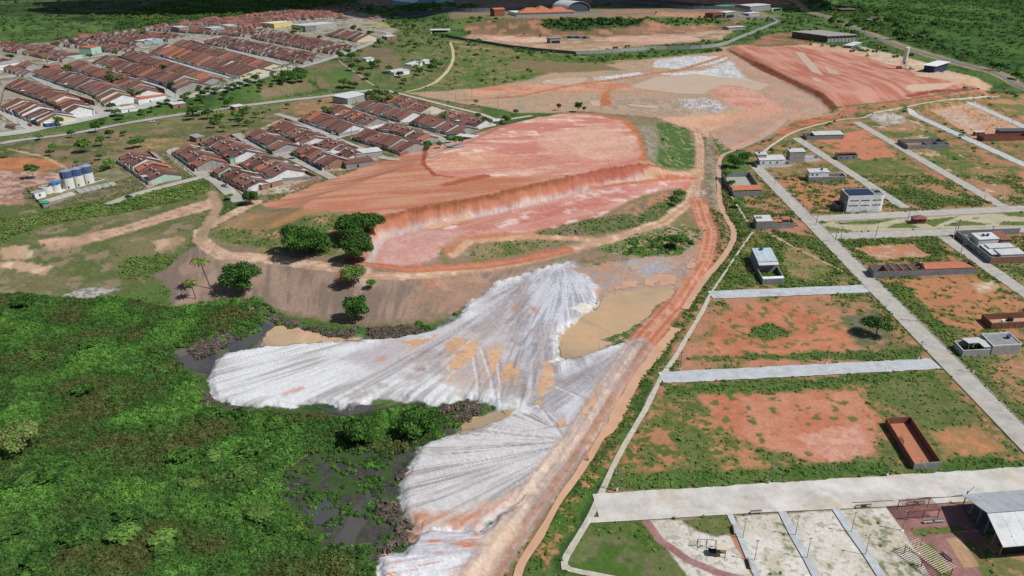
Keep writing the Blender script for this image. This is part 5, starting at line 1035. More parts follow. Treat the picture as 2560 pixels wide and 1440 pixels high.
# R10 kiosk
b_ = Bld('brick_kiosk', 'small brown brick kiosk with pyramid tiled roof on the traffic island', 'kiosk', (2283, 561), (2316, 560), depth=4.6, grid=True)
b_.box('wall', m_brickd, .3, b_.w-.3, .3, 4.3, -.2, 2.6); w_ = b_.w; MB().add([(-.3, -.3, 2.6), (w_+.3, -.3, 2.6), (w_+.3, 4.9, 2.6), (-.3, 4.9, 2.6), (w_/2, 2.3, 4.0)], [(0, 1, 4), (1, 2, 4), (2, 3, 4), (3, 0, 4), (3, 2, 1, 0)]).build('roof', mat('kiosk_tiles', (146, 92, 78), .9, .15, 1), b_.root)
b_.box('serving_hatch', m_dark, 2.2, 4.0, .24, .295, 1.2, 2.1); b_.box('door', m_dark, .7, 1.5, .24, .295, 0, 2.1)
# R11 complex with white roofs
b_ = Bld('walled_compound', 'dark walled compound of white roofed houses with twin blue tanks', 'house', (2474, 660), (2620, 640), (2388, 600), grid=True)
Wc, Dc = b_.w, 33.0
b_.yard('yard_wall', m_blk, 0, Wc, 0, Dc, 2.9, cop=m_kerb, sides='lb'); b_.yard('front_wall', m_brick, 0, Wc, 0, Dc, 2.9, cop=m_kerb, sides='f')
for x0, x1, y0, y1, h, mm, rm in ((5, 16, 1.2, 7, 3.4, m_white, m_zinc), (3.5, 15, 8.6, 13, 3.6, m_white, m_zinc), (1.8, 4.8, 3, 14, 3.0, m_blk, m_zinc), (2.5, 12, 16.5, 24, 4.6, m_white, m_zinc), (13, 18, 16, 26, 4.2, m_brick, m_tile2)):
    b_.box('wall', mm, x0, x1, y0, y1, -.2, h); b_.slab('roof', rm, [(x0-.2, y0-.2, h+.15), (x1+.2, y0-.2, h+.15), (x1+.2, y1+.2, h+.4), (x0-.2, y1+.2, h+.4)], .14)
b_.tank(6, 20, 4.9); b_.tank(8.2, 20, 4.9)
for k in range(4): b_.box('gate', m_steel, -.05, -.003, 2+k*6.4, 4.6+k*6.4, 0, 2.3)
b_.box('pillar_frame', m_blk, .5, 1.8, 22, 27, 3.0, 3.3)
# R12 long building
b_ = Bld('long_walled_building', 'long grey walled building, roofless rooms at left and orange tiled roof at right', 'building', (2182, 696), (2436, 684), (2166, 677), grid=True)
Wl = b_.w; Dl = 6.5
b_.yard('outer_wall', m_blk, 0, Wl, 0, Dl, 2.9, cop=m_brickd)
for k in range(5): b_.box('inner_wall', m_brick, Wl*(.14+.085*k), Wl*(.14+.085*k)+.2, .2, Dl-.2, 0, 2.95)
b_.box('inner_wall', m_brick, Wl*.14+.2, Wl*.48, 3.2, 3.4, 0, 2.9)
for k in range(3): b_.box('concrete_beam', m_kerb, Wl*(.2+.085*k), Wl*(.2+.085*k)+.3, .2, Dl-.2, 2.95, 3.15)
b_.box('sand_floor', m_cream, Wl*.07, Wl*.18, .4, 3.2, 0, .3)
b_.slab('roof', m_tileo, [(Wl*.49, -.1, 3.1), (Wl*.98, -.1, 3.0), (Wl*.9, Dl*.5, 4.0), (Wl*.5, Dl*.5, 4.2)], .16); b_.slab('roof', m_tileo, [(Wl*.5, Dl*.5, 4.2), (Wl*.9, Dl*.5, 4.0), (Wl*.86, Dl+.3, 3.1), (Wl*.48, Dl+.3, 3.2)], .16)
b_.box('gable_wall', m_white, Wl*.5, Wl*.5+.2, .2, Dl-.2, 2.9, 3.6)
# R13 blue-white roof with pool
b_ = Bld('pool_house', 'narrow house with pale blue sheet roof and small blue pool', 'house', (1906, 712), (1960, 711), (1866, 655), grid=True)
w13 = b_.w; d13 = 26.0
b_.yard('yard_wall', m_blk, -.1, w13+.1, 0, d13, 2.3, cop=m_kerb); b_.box('wall', m_blk, .1, w13-.1, 12, d13-.2, -.2, 4.6)
for k in range(6): x0 = .1+(w13-.2)*k/6; x1 = .1+(w13-.2)*(k+1)/6-.04; b_.slab('roof_sheet', m_zincb, [(x0, 12.4, 4.75), (x1, 12.4, 4.75), (x1, d13, 5.3), (x0, d13, 5.3)], .1)
b_.slab('porch_roof', m_zinc, [(.1, 9.6, 4.3), (w13-.1, 9.6, 4.3), (w13-.1, 12.3, 4.55), (.1, 12.3, 4.55)]); b_.tank(w13*.45, 24, 5.2, .9, .8)
pb = b_.box('pool', mat('pool_rim', (226, 226, 220), .8, .05, 1), .5, 3.0, 3.4, 7, 0, .5); b_.box('pool_water', mat('blue_pool_water', (60, 160, 220), .1, .1, .5, spec=.5), .75, 2.75, 3.65, 6.75, .5, .53, pb)
b_.box('gate', m_steel, 1.5, 4.2, -.06, -.003, 0, 2.1); b_.box('front_canopy', m_white, 0, w13, .2, 2.2, 2.35, 2.5)
# R14 brick enclosure at right edge
b_ = Bld('brick_enclosure', 'roofless brown brick enclosure with building sand inside, right edge', 'enclosure', (2476, 824), (2640, 816), (2440, 797), grid=True)
b_.yard('brick_wall', m_brickd, 0, b_.w, 0, 7.2, 2.5)
for k in range(6): b_.box('pier', m_brick, 1.5+k*2.6, 1.75+k*2.6, -.08, -.003, -.3, 2.5)
b_.box('sand_floor', mat('builders_sand', (196, 158, 118), .95, .2, 1), .2, b_.w-.2, .2, 7, 0, .15); b_.box('mixer_frame', m_white, 6, 7, 3.2, 4.2, .15, 1.6); b_.box('dark_opening', m_dark, 9.4, 11, 4.6, 6, .15, 1.4)
# R15
b_ = Bld('flat_roofed_house', 'grey house with white parapets, white carport and blue roof tank', 'house', (2404, 893), (2552, 888), (2377, 862), grid=True)
w5 = b_.w; b_.yard('yard_wall', m_blkw, 0, w5*.48, 0, 6.5, 2.4, cop=m_white); b_.slab('carport_roof', m_zinc, [(w5*.16, 3.2, 3.2), (w5*.5, 3.2, 3.2), (w5*.42, 6.8, 3.2), (w5*.13, 6.8, 3.2)]); b_.slab('side_roof', m_zinc, [(w5*.36, .3, 3.1), (w5*.5, .3, 3.1), (w5*.46, 4, 3.15), (w5*.34, 3.6, 3.15)])
for x_ in (.18, .32): b_.box('post', m_kerb, w5*x_, w5*x_+.15, 3.3, 3.45, 0, 3.1)
b_.box('wall', m_blkw, w5*.5+.01, w5, 0, 8.2, -.3, 3.4); b_.box('roof', m_blk, w5*.5+.15, w5-.15, .15, 8, 3.4, 3.45); b_.parapet(m_white, w5*.5, w5, 0, 8.2, 3.4, .35, .18); b_.tank(w5*.88, 4.6, 3.5, .75, 1.0); b_.box('carport_floor', m_dark, .3, w5*.47, .3, 6.3, 0, .05)
# R16 red brick enclosure
b_ = Bld('brick_enclosure', 'long roofless red brick enclosure with bare red earth floor and grey front', 'enclosure', (2282, 1176), (2350, 1172), (2186, 1050), grid=True)
w6 = b_.w; d6 = 20.0
b_.yard('brick_wall', m_brickd, 0, w6, .17, d6, 2.1, sides='lrb'); b_.box('block_wall', m_blk, 0, w6, 0, .165, -.3, 2.1)
for k in range(6): b_.box('pier', m_brick, w6-.17, w6+.06, 1.5+k*3.3, 1.7+k*3.3, -.2, 2.13); b_.box('pier', m_brick, -.06, .17, 1.5+k*3.3, 1.7+k*3.3, -.2, 2.13)
b_.box('earth_floor', m_cstone, .17, w6-.17, .17, d6-.17, -.2, .12)
hb = empty('earth_heap', (P1(2252, 1106)), 0, 'dark red earth heap inside the long brick enclosure', 'heap')
mb = MB()
for k in range(5): mb.cyl((random.uniform(-1, 1), random.uniform(-1, 1), .1), (random.uniform(-.8, .8), random.uniform(-.8, .8), .7), 1.0, .25, 7)
mb.build('heap', mat('dark_red_earth', (142, 74, 56), .95, .2, 2), hb)
# R17 sports hall roof: corners taken from the photograph at eaves and ridge height
def at_z(u, v, z): a, b2 = PZ(u, v, z); return Vector((float(a), float(b2), z))
hl, hm_, hf = at_z(2403, 1236, 4.4), at_z(2469, 1282, 7.2), at_z(2508, 1368, 4.4); ex = Vector((math.cos(GR), math.sin(GR), 0))*26; g0 = at_z(2492, 1388, .1); g1 = at_z(2402, 1262, .1)
t = empty('sports_hall', g0, 0, 'large hall with two light metal roof slopes and dark open side', 'hall'); T = lambda p_: tuple(Vector(p_)-g0)
MB().slab([T(g0), T(g0+ex), T(g1+ex), T(g1)], .3).build('floor', mat('shade_toned_hall_floor', (78, 82, 88), .7, .15, .4), t)  # floor colour darkened to stand in for the shade under the roof
NS = 8
for k in range(NS):
    a = ex*(k/NS); b2 = ex*((k+.985)/NS); dz_ = Vector((0, 0, -.25)); MB().slab([T(hf+a), T(hf+b2), T(hm_+b2+dz_), T(hm_+a+dz_)], .14).build('roof_sheet', m_zinc, t); MB().slab([T(hm_+a), T(hm_+b2), T(hl+b2), T(hl+a)], .14).build('roof_sheet', m_zinch, t)
for k in range(6):
    p_ = g0.lerp(g1, k/5)+Vector((.5, 0, 0)); q_ = hf.lerp(hl, k/5); MB().cyl(T(p_), (T(p_)[0]+.2, T(p_)[1], 4.2), .14, n=6).build('column', m_steel, t)
    MB().cyl((T(p_)[0]+.2, T(p_)[1], 3.4), (T(p_)[0]+1.6, T(p_)[1]+.3, 5.2), .07, n=5).build('brace', m_steel, t)
MB().slab([T(g1+Vector((.3, 0, 0))), T(g1+ex), T(g1+ex+Vector((0, .2, 0))), T(g1+Vector((.3, .2, 0)))], .2).build('back_kerb', m_blk, t)
MB().add([T(g0+Vector((1.5, .4, 0))), T(g0+ex+Vector((0, .4, 0))), T(g0+ex+Vector((0, .4, 1.6))), T(g0+Vector((1.5, .4, 1.6)))], [(0, 1, 2, 3)]).build('front_band', m_dark, t)
# lower settlement singles
def shed(name, label, fl, fr_, depth, h, wallm, roofm, dh=.3, cat='shed', over=.3, bl=None):
    b_ = Bld(name, label, cat, fl, fr_, depth=depth); w_ = b_.w
    b_.box('wall', wallm, 0, w_, 0, depth, -1.0, h); b_.slab('roof', roofm, [(-over, -over, h+.12), (w_+over, -over, h+.12), (w_+over, depth+over, h+.12+dh), (-over, depth+over, h+.12+dh)], .12)
    b_.box('door', m_dark, w_*.4, w_*.4+1.0, -.06, -.003, 0, 2.0); return b_
shed('brick_shed', 'long brick shed with bright white roof by the quarry edge', (655, 476), (708, 462), 4.5, 3.0, m_brick, m_zinc)
shed('corner_house', 'brown tiled house standing alone at the quarry edge', (866, 423), (934, 414), 7, 3.0, m_blk, m_tile, .9, 'house')
shed('white_roof_shed', 'long white roofed building behind the lone tiled house', (890, 400), (956, 392), 9, 3.6, m_blkw, m_zinc, .5)
shed('white_roof_hall', 'white roofed grey hall beside the main road bend', (870, 262), (918, 250), 16, 5.0, m_blkw, m_zinc, 1.0, 'hall')
shed('brick_shed', 'brick shed with white roof at the right tip of the settlement', (1140, 350), (1186, 344), 6, 2.8, m_brick, m_zinc)
shed('brick_shed', 'second white roofed shed at the settlement tip, near the quarry rim', (1224, 314), (1256, 311), 7, 2.8, m_brick, m_zinc)
shed('turquoise_house', 'small house with bright turquoise gable next to the white roofed shed', (1122, 347), (1164, 342), 5, 2.8, m_green, m_tile, .8, 'house')
shed('brick_shed', 'grey roofed brick shed above the tanks block', (492, 356), (512, 352), 8, 3, m_brick, m_zincg, .8)
shed('yard_shed', 'white roofed shed in the row right of the cyan gateway', (832, 398), (852, 392), 6, 3, m_brick, m_zinc, .3)
b_ = Bld('turquoise_gateway', 'bright turquoise gateway on the grey corner wall', 'gateway', (576, 410), (589, 407), depth=.6); w_ = b_.w
for x0 in (0, w_-.5): b_.box('gate_post', m_green, x0, x0+.5, 0, .6, -.3, 2.9)
b_.box('gate_beam', m_green, 0, w_, 0, .6, 2.9, 3.3); b_.box('gate_panel', m_blkw, .5, w_-.5, .2, .35, 0, 2.9)
b_ = Bld('corner_wall', 'white painted corner wall with grey street side in the settlement', 'wall', (683, 383), (748, 366), depth=.3); b_.box('wall_panel', m_white, b_.w*.42, b_.w, -.4, -.1, -.5, 2.7); b_.box('wall_panel', m_blkw, 0, b_.w*.42, -.4, -.1, -.5, 2.6)
b_ = Bld('corner_wall', 'long white wall at the street crossing below the gabled row', 'wall', (910, 330), (960, 318), depth=.3); b_.box('wall_panel', m_white, 0, b_.w, -.4, -.1, -.5, 2.8); b_.box('coping', m_kerb, 0, b_.w, -.43, -.07, 2.8, 2.9)
for q, l in (((848, 342), (908, 330)), 'long grey wall at the street crossing'), (((1000, 308), (1092, 279)), 'long grey wall closing the block below the path'), (((726, 476), (797, 451)), 'low brick wall above the quarry field'), (((1000, 390), (1056, 373)), 'brick wall on the quarry rim, right of the lilac house'):
    b_ = Bld('boundary_wall', l, 'wall', q[0], q[1], depth=.3); b_.box('wall_panel', m_blkw if 'grey' in l else m_brick, 0, b_.w, -.3, -.1, -1, 2.2); b_.box('coping', m_kerb, 0, b_.w, -.33, -.07, 2.2, 2.3)
# upper town singles
for a in (('hut', 'small white roofed house on piles in the scrub above the road', (305, 284), (345, 277), 8, 3.0, m_white, m_zinc), ('hut', 'brick hut with pale roof among bushes above the road', (434, 272), (466, 268), 8, 3.2, m_brick, m_zinc),
          ('hut', 'blue kiosk with white roof at the street corner', (116, 320), (142, 317), 6, 3.0, m_blue, m_zinc), ('hut', 'white roofed hut half hidden by bushes near the road bend', (588, 276), (612, 272), 7, 2.6, m_brick, m_zinc),
          ('hillside_house', 'brown house with white roof on the grassy hill crest', (968, 100), (992, 98), 12, 4, m_brick, m_zinc), ('hillside_house', 'white sheeted hut on the hillside slope, highest of the slope', (916, 154), (936, 152), 8, 2.6, m_white, m_zinc),
          ('hillside_house', 'largest white roofed hut low on the hillside', (986, 190), (1024, 185), 12, 3.2, m_white, m_zinc), ('hillside_house', 'white roofed hut among hillside palms', (1030, 170), (1056, 167), 8, 3.2, m_white, m_zinc), ('hillside_house', 'small white hut right of the hillside palms', (1062, 160), (1080, 158), 6, 2.6, m_white, m_zinc),
          ('yellow_hall', 'yellow flat roofed building at the upper town square', (686, 70), (732, 65), 26, 6, m_yel, m_cream), ('grey_school', 'grey modern building with white roofs beside the yellow hall', (765, 76), (842, 68), 30, 6, m_blkw, m_zinc), ('grey_school', 'small dark grey block at the front of the modern building', (764, 80), (792, 78), 10, 7.5, m_blk, m_blkw),
          ('mint_house', 'tall mint green two-storey house in the upper town', (230, 136), (255, 131), 14, 7, m_mint, m_tileo), ('corner_shop', 'pale green gabled house facing the wide street', (160, 152), (208, 146), 14, 4.5, m_mint, m_tile), ('white_shop', 'lilac white flat roofed shop at the left edge', (0, 176), (66, 166), 14, 5, m_white, m_blkw),
          ('white_house', 'white walled house with orange roof at the end of its street', (348, 262), (415, 246), 14, 4, m_white, m_tileo), ('light_blue_house', 'light blue house beside the upper square', (362, 112), (408, 106), 16, 4, m_lblue, m_zinc), ('grey_house', 'grey house with white roof above the blue corner', (450, 82), (474, 80), 20, 7, m_blk, m_zinc),
          ('white_roof_house', 'white roofed house with cyan wall at the far square', (530, 82), (562, 79), 16, 6, m_lblue, m_zinc), ('white_roof_house', 'white roofed house right of the cyan walled one', (570, 76), (596, 74), 20, 6, m_blkw, m_zinc), ('tall_brick_house', 'bare brick block standing higher than the roofs around it', (128, 186), (155, 182), 9, 7.5, m_brick, m_brick)):
    shed(a[0], a[1], a[2], a[3], a[4], a[5], a[6], a[7], .5, 'house')
# ------------------------------------------------------------------ water works tanks
def base_disc(root, r): MB().cyl((0, 0, -.5), (0, 0, .15), r+.5, r+.5, 24).build('foundation', m_kerb, root)
for k, ((u, v), lab) in enumerate((((173, 470), 'leftmost of the three tall blue and white tanks'), ((198, 464), 'middle one of the three tall blue and white tanks'), ((222, 457), 'rightmost of the three tall blue and white tanks'))):
    t = empty('storage_tank', P1(u, v), 0, lab, 'tank', 'tall water treatment tanks'); r = 3.0
    MB().cyl((0, 0, 0), (0, 0, 5.8), r, r, 28).build('lower_shell', m_tankw, t); MB().cyl((0, 0, 5.8), (0, 0, 9.4), r+.02, r+.02, 28).build('blue_band', m_tankn, t)
    MB().cyl((0, 0, 9.4), (0, 0, 10.3), r+.15, .5, 28).build('cone_roof', mat('tank_roof', (150, 156, 172), .6, .1, .6), t); MB().cyl((0, 0, 10.2), (0, 0, 11.3), .5, .5, 10).build('vent', m_steel, t)
    rail = MB(); 
    for j in range(14): a = j*2*math.pi/14; rail.cyl((r*.95*math.cos(a), r*.95*math.sin(a), 9.5), (r*.95*math.cos(a), r*.95*math.sin(a), 10.4), .04, n=4)
    rail.build('railing', m_steel, t); MB().cyl((.3, -r-.12, 0), (.3, -r-.12, 9.6), .12, n=6).build('pipe', m_steel, t); base_disc(t, r); MB().box(1.2, 1.8, -r*.92-.1, -r*.85, .8, 1.6).build('hatch', m_dark, t)
t = empty('storage_tank', P1(143, 478), 0, 'short white tank with bright blue domed lid on a square base', 'tank')
MB().cyl((0, 0, .3), (0, 0, 4.2), 2.3, 2.3, 24).build('shell', m_tankw, t); MB().cyl((0, 0, 4.2), (0, 0, 5.0), 2.6, 2.6, 24).build('rim_band', mat('bright_blue_cover', (76, 142, 206), .5, .2, 1.2), t)
mb = MB(); [mb.box(-2.5+.6*k, -2.05+.6*k, -2, 2, 5.0, 5.12) for k in range(9)]; mb.build('lid', mat('bright_blue_cover', ()), t); MB().box(-3.6, 3.6, -3.4, 3.4, -.4, .3).build('foundation', m_cream, t)
t = empty('settling_tank', P1(118, 482), 0, 'round open white tank next to the small pump house', 'tank')
N_ = 24; vs = []; fs = []
for k in range(N_):
    a = 2*math.pi*k/N_; c_, s_ = math.cos(a), math.sin(a); vs += [(3*c_, 3*s_, 0), (3*c_, 3*s_, 3.6), (2.6*c_, 2.6*s_, 3.6), (2.6*c_, 2.6*s_, 2.2)]
for k in range(N_): a = 4*k; b2 = 4*((k+1) % N_); fs += [(a, b2, b2+1, a+1), (a+1, b2+1, b2+2, a+2), (a+2, b2+2, b2+3, a+3)]
MB().add(vs, fs).build('shell', m_tankw, t); MB().cyl((0, 0, 2.0), (0, 0, 2.25), 2.62, 2.62, 24).build('sludge', m_dark, t); MB().box(-2.6, 2.6, -.2, .2, 3.4, 3.7).build('bridge', m_wood, t)
b_ = Bld('pump_house', 'small white cube pump house beside the open round tank', 'building', (90, 499), (116, 492), depth=4); b_.box('wall', m_white, 0, b_.w, 0, 4, -.3, 3.2); b_.box('roof', m_blkw, -.1, b_.w+.1, -.1, 4.1, 3.2, 3.35); b_.win(b_.w*.35, 1.2, 1.1, 1.1, y=0); b_.box('door', m_dark, -.06, -.003, 1.5, 2.5, 0, 2.1)
t = empty('drum_stack', P1(108, 508), .4, 'turquoise plastic drums stacked beside the pump house', 'drums'); random.seed(3)
for k in range(14): a, c_ = random.uniform(-2.6, 2.6), random.uniform(-2.2, 1.2); MB().cyl((a-.5, c_, .4), (a+.5, c_+random.uniform(-.4, .4), .4+random.uniform(0, .5)), .42, n=9).build('drum', m_green, t)
b_ = Bld('drying_bed', 'empty rectangular basin with white rim right of the tanks', 'basin', (236, 457), (262, 449), depth=7); b_.yard('rim', m_cream, 0, b_.w, 0, 7, .35, .25); b_.box('floor', mat('basin_floor', (110, 116, 108), .9, .1, 1), .25, b_.w-.25, .25, 6.75, -.3, .08)
b_ = Bld('retaining_slab', 'cracked grey concrete slope below the water tanks', 'slab', (115, 507), (190, 487), depth=3.2)
for k in range(5): x0 = b_.w*k/5; b_.slab('slope_panel', m_conc, [(x0, 0, .1), (x0+b_.w/5-.1, 0, .1), (x0+b_.w/5-.1, 3.2, .8+.1*k), (x0, 3.2, .8+.1*(k-1))], .2)
b_ = Bld('retaining_slab', 'broken grey slab bank right of the tanks', 'slab', (200, 484), (296, 462), depth=5)
for k in range(6): x0 = b_.w*k/6; b_.slab('slope_panel', m_blkw, [(x0, .4*random.random(), .1), (x0+b_.w/6-.2, 0, .1), (x0+b_.w/6-.25, 4.4+random.random(), 1.0), (x0+.1, 5, .9+.2*random.random())], .2)
for l, q in (('green post-and-wire fence left of the pump house', [(70, 478), (109, 521)]), ('long low fence in front of the cracked slab', [(109, 521), (350, 462)])):
    A, B = P1(*q[0]), P1(*q[1]); d = B-A; t = empty('site_fence', A, math.atan2(d.y, d.x), l, 'fence'); Lf = Vector((d.x, d.y)).length; n_ = int(Lf/3)
    for k in range(n_+1): MB().box(k*Lf/n_-.05, k*Lf/n_+.05, -.05, .05, -.3, 1.5+d.z*k/n_).build('post', m_pole, t)
    mb = MB(); [mb.slab([(0, -.02, h), (Lf, -.02, h+d.z), (Lf, .02, h+d.z), (0, .02, h)], .05) for h in ((.3, .6, .9, 1.2, 1.45) if 'green' not in l else (.2, .5, .8, 1.1, 1.45))]; mb.build('wire', m_steel if 'green' not in l else mat('dark_green_mesh', (40, 66, 56)), t)
    if 'green' in l: MB().box(0, Lf, -.03, .03, 0, 1.2).build('mesh_panel', mat('dark_green_mesh', ()), t)
# ------------------------------------------------------------------ far upper buildings
def big(name, label, cat, fl, fr_, depth, h, wallm, roofm, rh=1.5, n_=1, dark=None, over=.8, ridge=True):
    b_ = Bld(name, label, cat, fl, fr_, depth=depth); w_ = b_.w
    b_.box('wall', wallm, 0, w_, 0, depth, -2, h)
    for k in range(n_):
        x0, x1 = w_*k/n_-over*(k == 0), w_*(k+1)/n_+over*(k == n_-1)-.03
        if ridge: mb = MB(); mb.slab([(x0, -over, h), (x1, -over, h), (x1, depth/2, h+rh), (x0, depth/2, h+rh)], .3); mb.slab([(x0, depth/2, h+rh), (x1, depth/2, h+rh), (x1, depth+over, h), (x0, depth+over, h)], .3); mb.build('roof', roofm, b_.root)
        else: b_.slab('roof', roofm, [(x0, -over, h+.2), (x1, -over, h+.2), (x1, depth+over, h+.2+rh), (x0, depth+over, h+.2+rh)], .3)
    if dark: b_.box('opening', m_dark, w_*.1, w_*.9, -.15, -.01, 0, h*dark)
    return b_
# warehouse with ribbed roof running away from the viewer
b_ = Bld('warehouse', 'long warehouse with ribbed beige roof and open steel end wall', 'warehouse', (2068, 106), (2131, 102), depth=74); w_ = b_.w; b_.root.rotation_euler.z = math.radians(21); 
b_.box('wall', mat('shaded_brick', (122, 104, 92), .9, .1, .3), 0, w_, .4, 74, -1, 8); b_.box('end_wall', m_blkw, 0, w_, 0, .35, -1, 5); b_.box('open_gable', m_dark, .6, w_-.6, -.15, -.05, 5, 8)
for k in range(13): y0 = 74*k/13; b_.slab('roof_bay', m_zincg, [(-1.2, y0, 8.3), (w_+1.2, y0, 8.3), (w_+1.2, y0+5.6, 9.0), (-1.2, y0+5.6, 9.0)], .3)
for k in range(9): b_.box('column', m_kerb, w_*k/8-.2, w_*k/8+.2, -.5, -.16, -1, 8)
b_ = Bld('school', 'low orange tiled school with hipped roofs behind a white wall', 'school', (1298, 42), (1440, 38), depth=60); w_ = b_.w
b_.box('wall', m_white, 0, w_, 4, 60, -2, 6); b_.box('perimeter_wall', m_blkw, -8, w_+45, -8, -7.4, -2, 3.6)
for x0, x1, y0, y1, h in ((0, 1, 0, 16, 3), (.1, .45, 14, 40, 7), (.35, .7, 20, 60, 9), (.6, .95, 14, 40, 7)):
    xa, xb = w_*x0, w_*x1; xm = (xa+xb)/2; ym = (y0+y1)/2; r_ = min(xb-xa, y1-y0)/2*.9; rl = (xb-xa)/2-r_ if xb-xa > y1-y0 else 0; ry = (y1-y0)/2-r_ if y1-y0 > xb-xa else 0
    MB().add([(xa, y0, 6), (xb, y0, 6), (xb, y1, 6), (xa, y1, 6), (xm-rl, ym-ry, 6+h), (xm+rl, ym+ry, 6+h)], [(0, 1, 5, 4), (1, 2, 5), (2, 3, 4, 5), (3, 0, 4), (3, 2, 1, 0)]).build('hipped_roof', m_tileo, b_.root)
t = Bld('sports_arch', 'arched white roofed gymnasium with dark open front beside the school', 'gymnasium', (1418, 30), (1474, 28), depth=60); w_ = t.w; N_ = 12
pr = [(w_*(1-math.cos(math.pi*k/N_))/2, 5+13*math.sin(math.pi*k/N_)) for k in range(N_+1)]
for k in range(N_): (xa, za), (xb, zb) = pr[k], pr[k+1]; MB().slab([(xa, -2, za), (xb, -2, zb), (xb, 62, zb), (xa, 62, za)], .4).build('roof_panel', m_zinc, t.root)
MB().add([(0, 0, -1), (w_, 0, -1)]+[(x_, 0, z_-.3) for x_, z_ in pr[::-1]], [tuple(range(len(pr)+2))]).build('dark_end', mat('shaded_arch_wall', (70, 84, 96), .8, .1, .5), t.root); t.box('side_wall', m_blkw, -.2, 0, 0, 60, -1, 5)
big('open_pavilion', 'white roofed open pavilion beside the paved court', 'pavilion', (1076, 84), (1124, 81), 14, 5, m_white, m_zinc, .6, ridge=False, dark=.9)
big('grey_shop_block', 'grey two-level shop block near the coloured murals', 'building', (1376, 109), (1402, 108), 12, 7, m_blkw, m_blk, .3, ridge=False, dark=.5)
b_ = Bld('mural_wall', 'yellow, blue and green painted low wall by the playground', 'wall', (1408, 96), (1476, 97), depth=2.5); w_ = b_.w
for k in range(7): b_.box('painted_panel', (m_yel, m_blue, m_green, m_blue, m_lblue, m_blue, m_yel)[k], w_*k/7, w_*(k+1)/7-.05, 0, 2.5, -1, 3.5)
big('unfinished_house', 'two-storey unfinished dark red brick house on the terrace', 'house', (1782, 47), (1806, 46), 16, 9, m_brickd, m_brickd, .2, ridge=False, dark=.6)
big('unfinished_house', 'grey and white unfinished house right of the dark red one', 'house', (1812, 46), (1836, 45), 14, 10, m_blk, m_white, .2, ridge=False, dark=.5)
big('white_house', 'low white roofed house on the grassy terrace corner', 'house', (1822, 75), (1862, 73), 16, 4, m_blkw, m_zinc, .8)
big('grey_warehouse', 'grey warehouse with white roof behind the unfinished houses', 'warehouse', (1875, 28), (1925, 27), 50, 9, m_blk, m_zinc, 2)
big('workshop', 'small white roofed workshop on the terrace edge', 'workshop', (1872, 41), (1898, 40), 14, 5, m_blkw, m_zinc, .5, ridge=False)
big('workshop', 'flat white roofed workshop beyond the dark wall', 'workshop', (1756, 16), (1782, 15), 20, 4, m_blkw, m_zinc, .5, ridge=False)
big('green_roof_hall', 'low hall with teal roof beyond the dark wall', 'hall', (1806, 21), (1836, 20), 24, 4, m_blkw, m_green, .5, ridge=False)
big('watch_house', 'red timber two-storey house with orange roof at the road', 'house', (1236, 41), (1262, 40), 14, 11, m_brickd, m_tileo, 2.5)
big('roadside_shed', 'dark roofed long shed beyond the highway, nearer one', 'shed', (2172, 52), (2212, 54), 40, 5, m_brickd, mat('dark_tiles', (112, 104, 98), .9, .1, .3), 1.5)
big('roadside_shed', 'dark roofed shed beyond the highway, farther one', 'shed', (2102, 30), (2142, 30), 40, 5, m_brickd, mat('dark_tiles', ()), 1.5)
big('roadside_shed', 'small pale roofed shed at the end of the dark roadside sheds', 'shed', (2170, 55), (2214, 56), 14, 4, m_blkw, m_zincg, .4, ridge=False)
big('highway_store', 'white flat roofed filling station canopy near the highway', 'building', (1930, 28), (1954, 28), 10, 5, m_white, m_zinc, .3, ridge=False, dark=.8)
big('blue_roof_block', 'bluish white factory block beyond the dark road', 'building', (980, 12), (1040, 9), 60, 10, m_lblue, m_zincb, 2)
big('blue_roof_block', 'second bluish factory block right of the first', 'building', (1046, 8), (1090, 7), 50, 10, m_lblue, m_zincb, 2)
big('roadside_hut', 'collapsing hut in the greenery beyond the highway', 'hut', (2280, 95), (2310, 96), 10, 3, m_brickd, m_zincg, .4, ridge=False)
big('site_cabin', 'dark blue two-storey cabin with overhanging white roof', 'cabin', (2334, 182), (2366, 180), 10, 6.4, mat('navy_panel', (50, 60, 86), .7, .1, .5), m_white, .3, over=1.6, ridge=False)
big('site_office', 'low white roofed office in the machinery yard', 'office', (2128, 121), (2152, 120), 9, 3, m_blk, m_zinc, .3, ridge=False)
# cement silo with frame
t = empty('cement_silo', P1(2258, 172), 0, 'tall pale cement silo standing on a steel frame in the works yard', 'silo')
MB().cyl((0, 0, 7), (0, 0, 21), 2.2, 2.2, 20).build('shell', m_tankw, t); MB().cyl((0, 0, 4.5), (0, 0, 7), .5, 2.2, 20).build('cone', m_steel, t); MB().cyl((0, 0, 21), (0, 0, 21.8), 2.2, 1.2, 20).build('cap', m_tankw, t)
for a in (-2, 2):
    for c_ in (-2, 2): MB().cyl((a, c_, -1), (a, c_, 8), .18, n=6).build('leg', m_steel, t)
for a, c_, e, g in ((-2, -2, 2, -2), (2, -2, 2, 2)): MB().cyl((a, c_, 0), (e, g, 5), .1, n=5).build('brace', m_steel, t)
MB().box(-7, -2.5, -2, 1, 0, 2.6).build('hopper', m_rust, t); MB().slab([(3, -5, .5), (8, -9, .2), (9, -7, .3), (4, -3, 3.5)], .3).build('conveyor', m_steel, t)
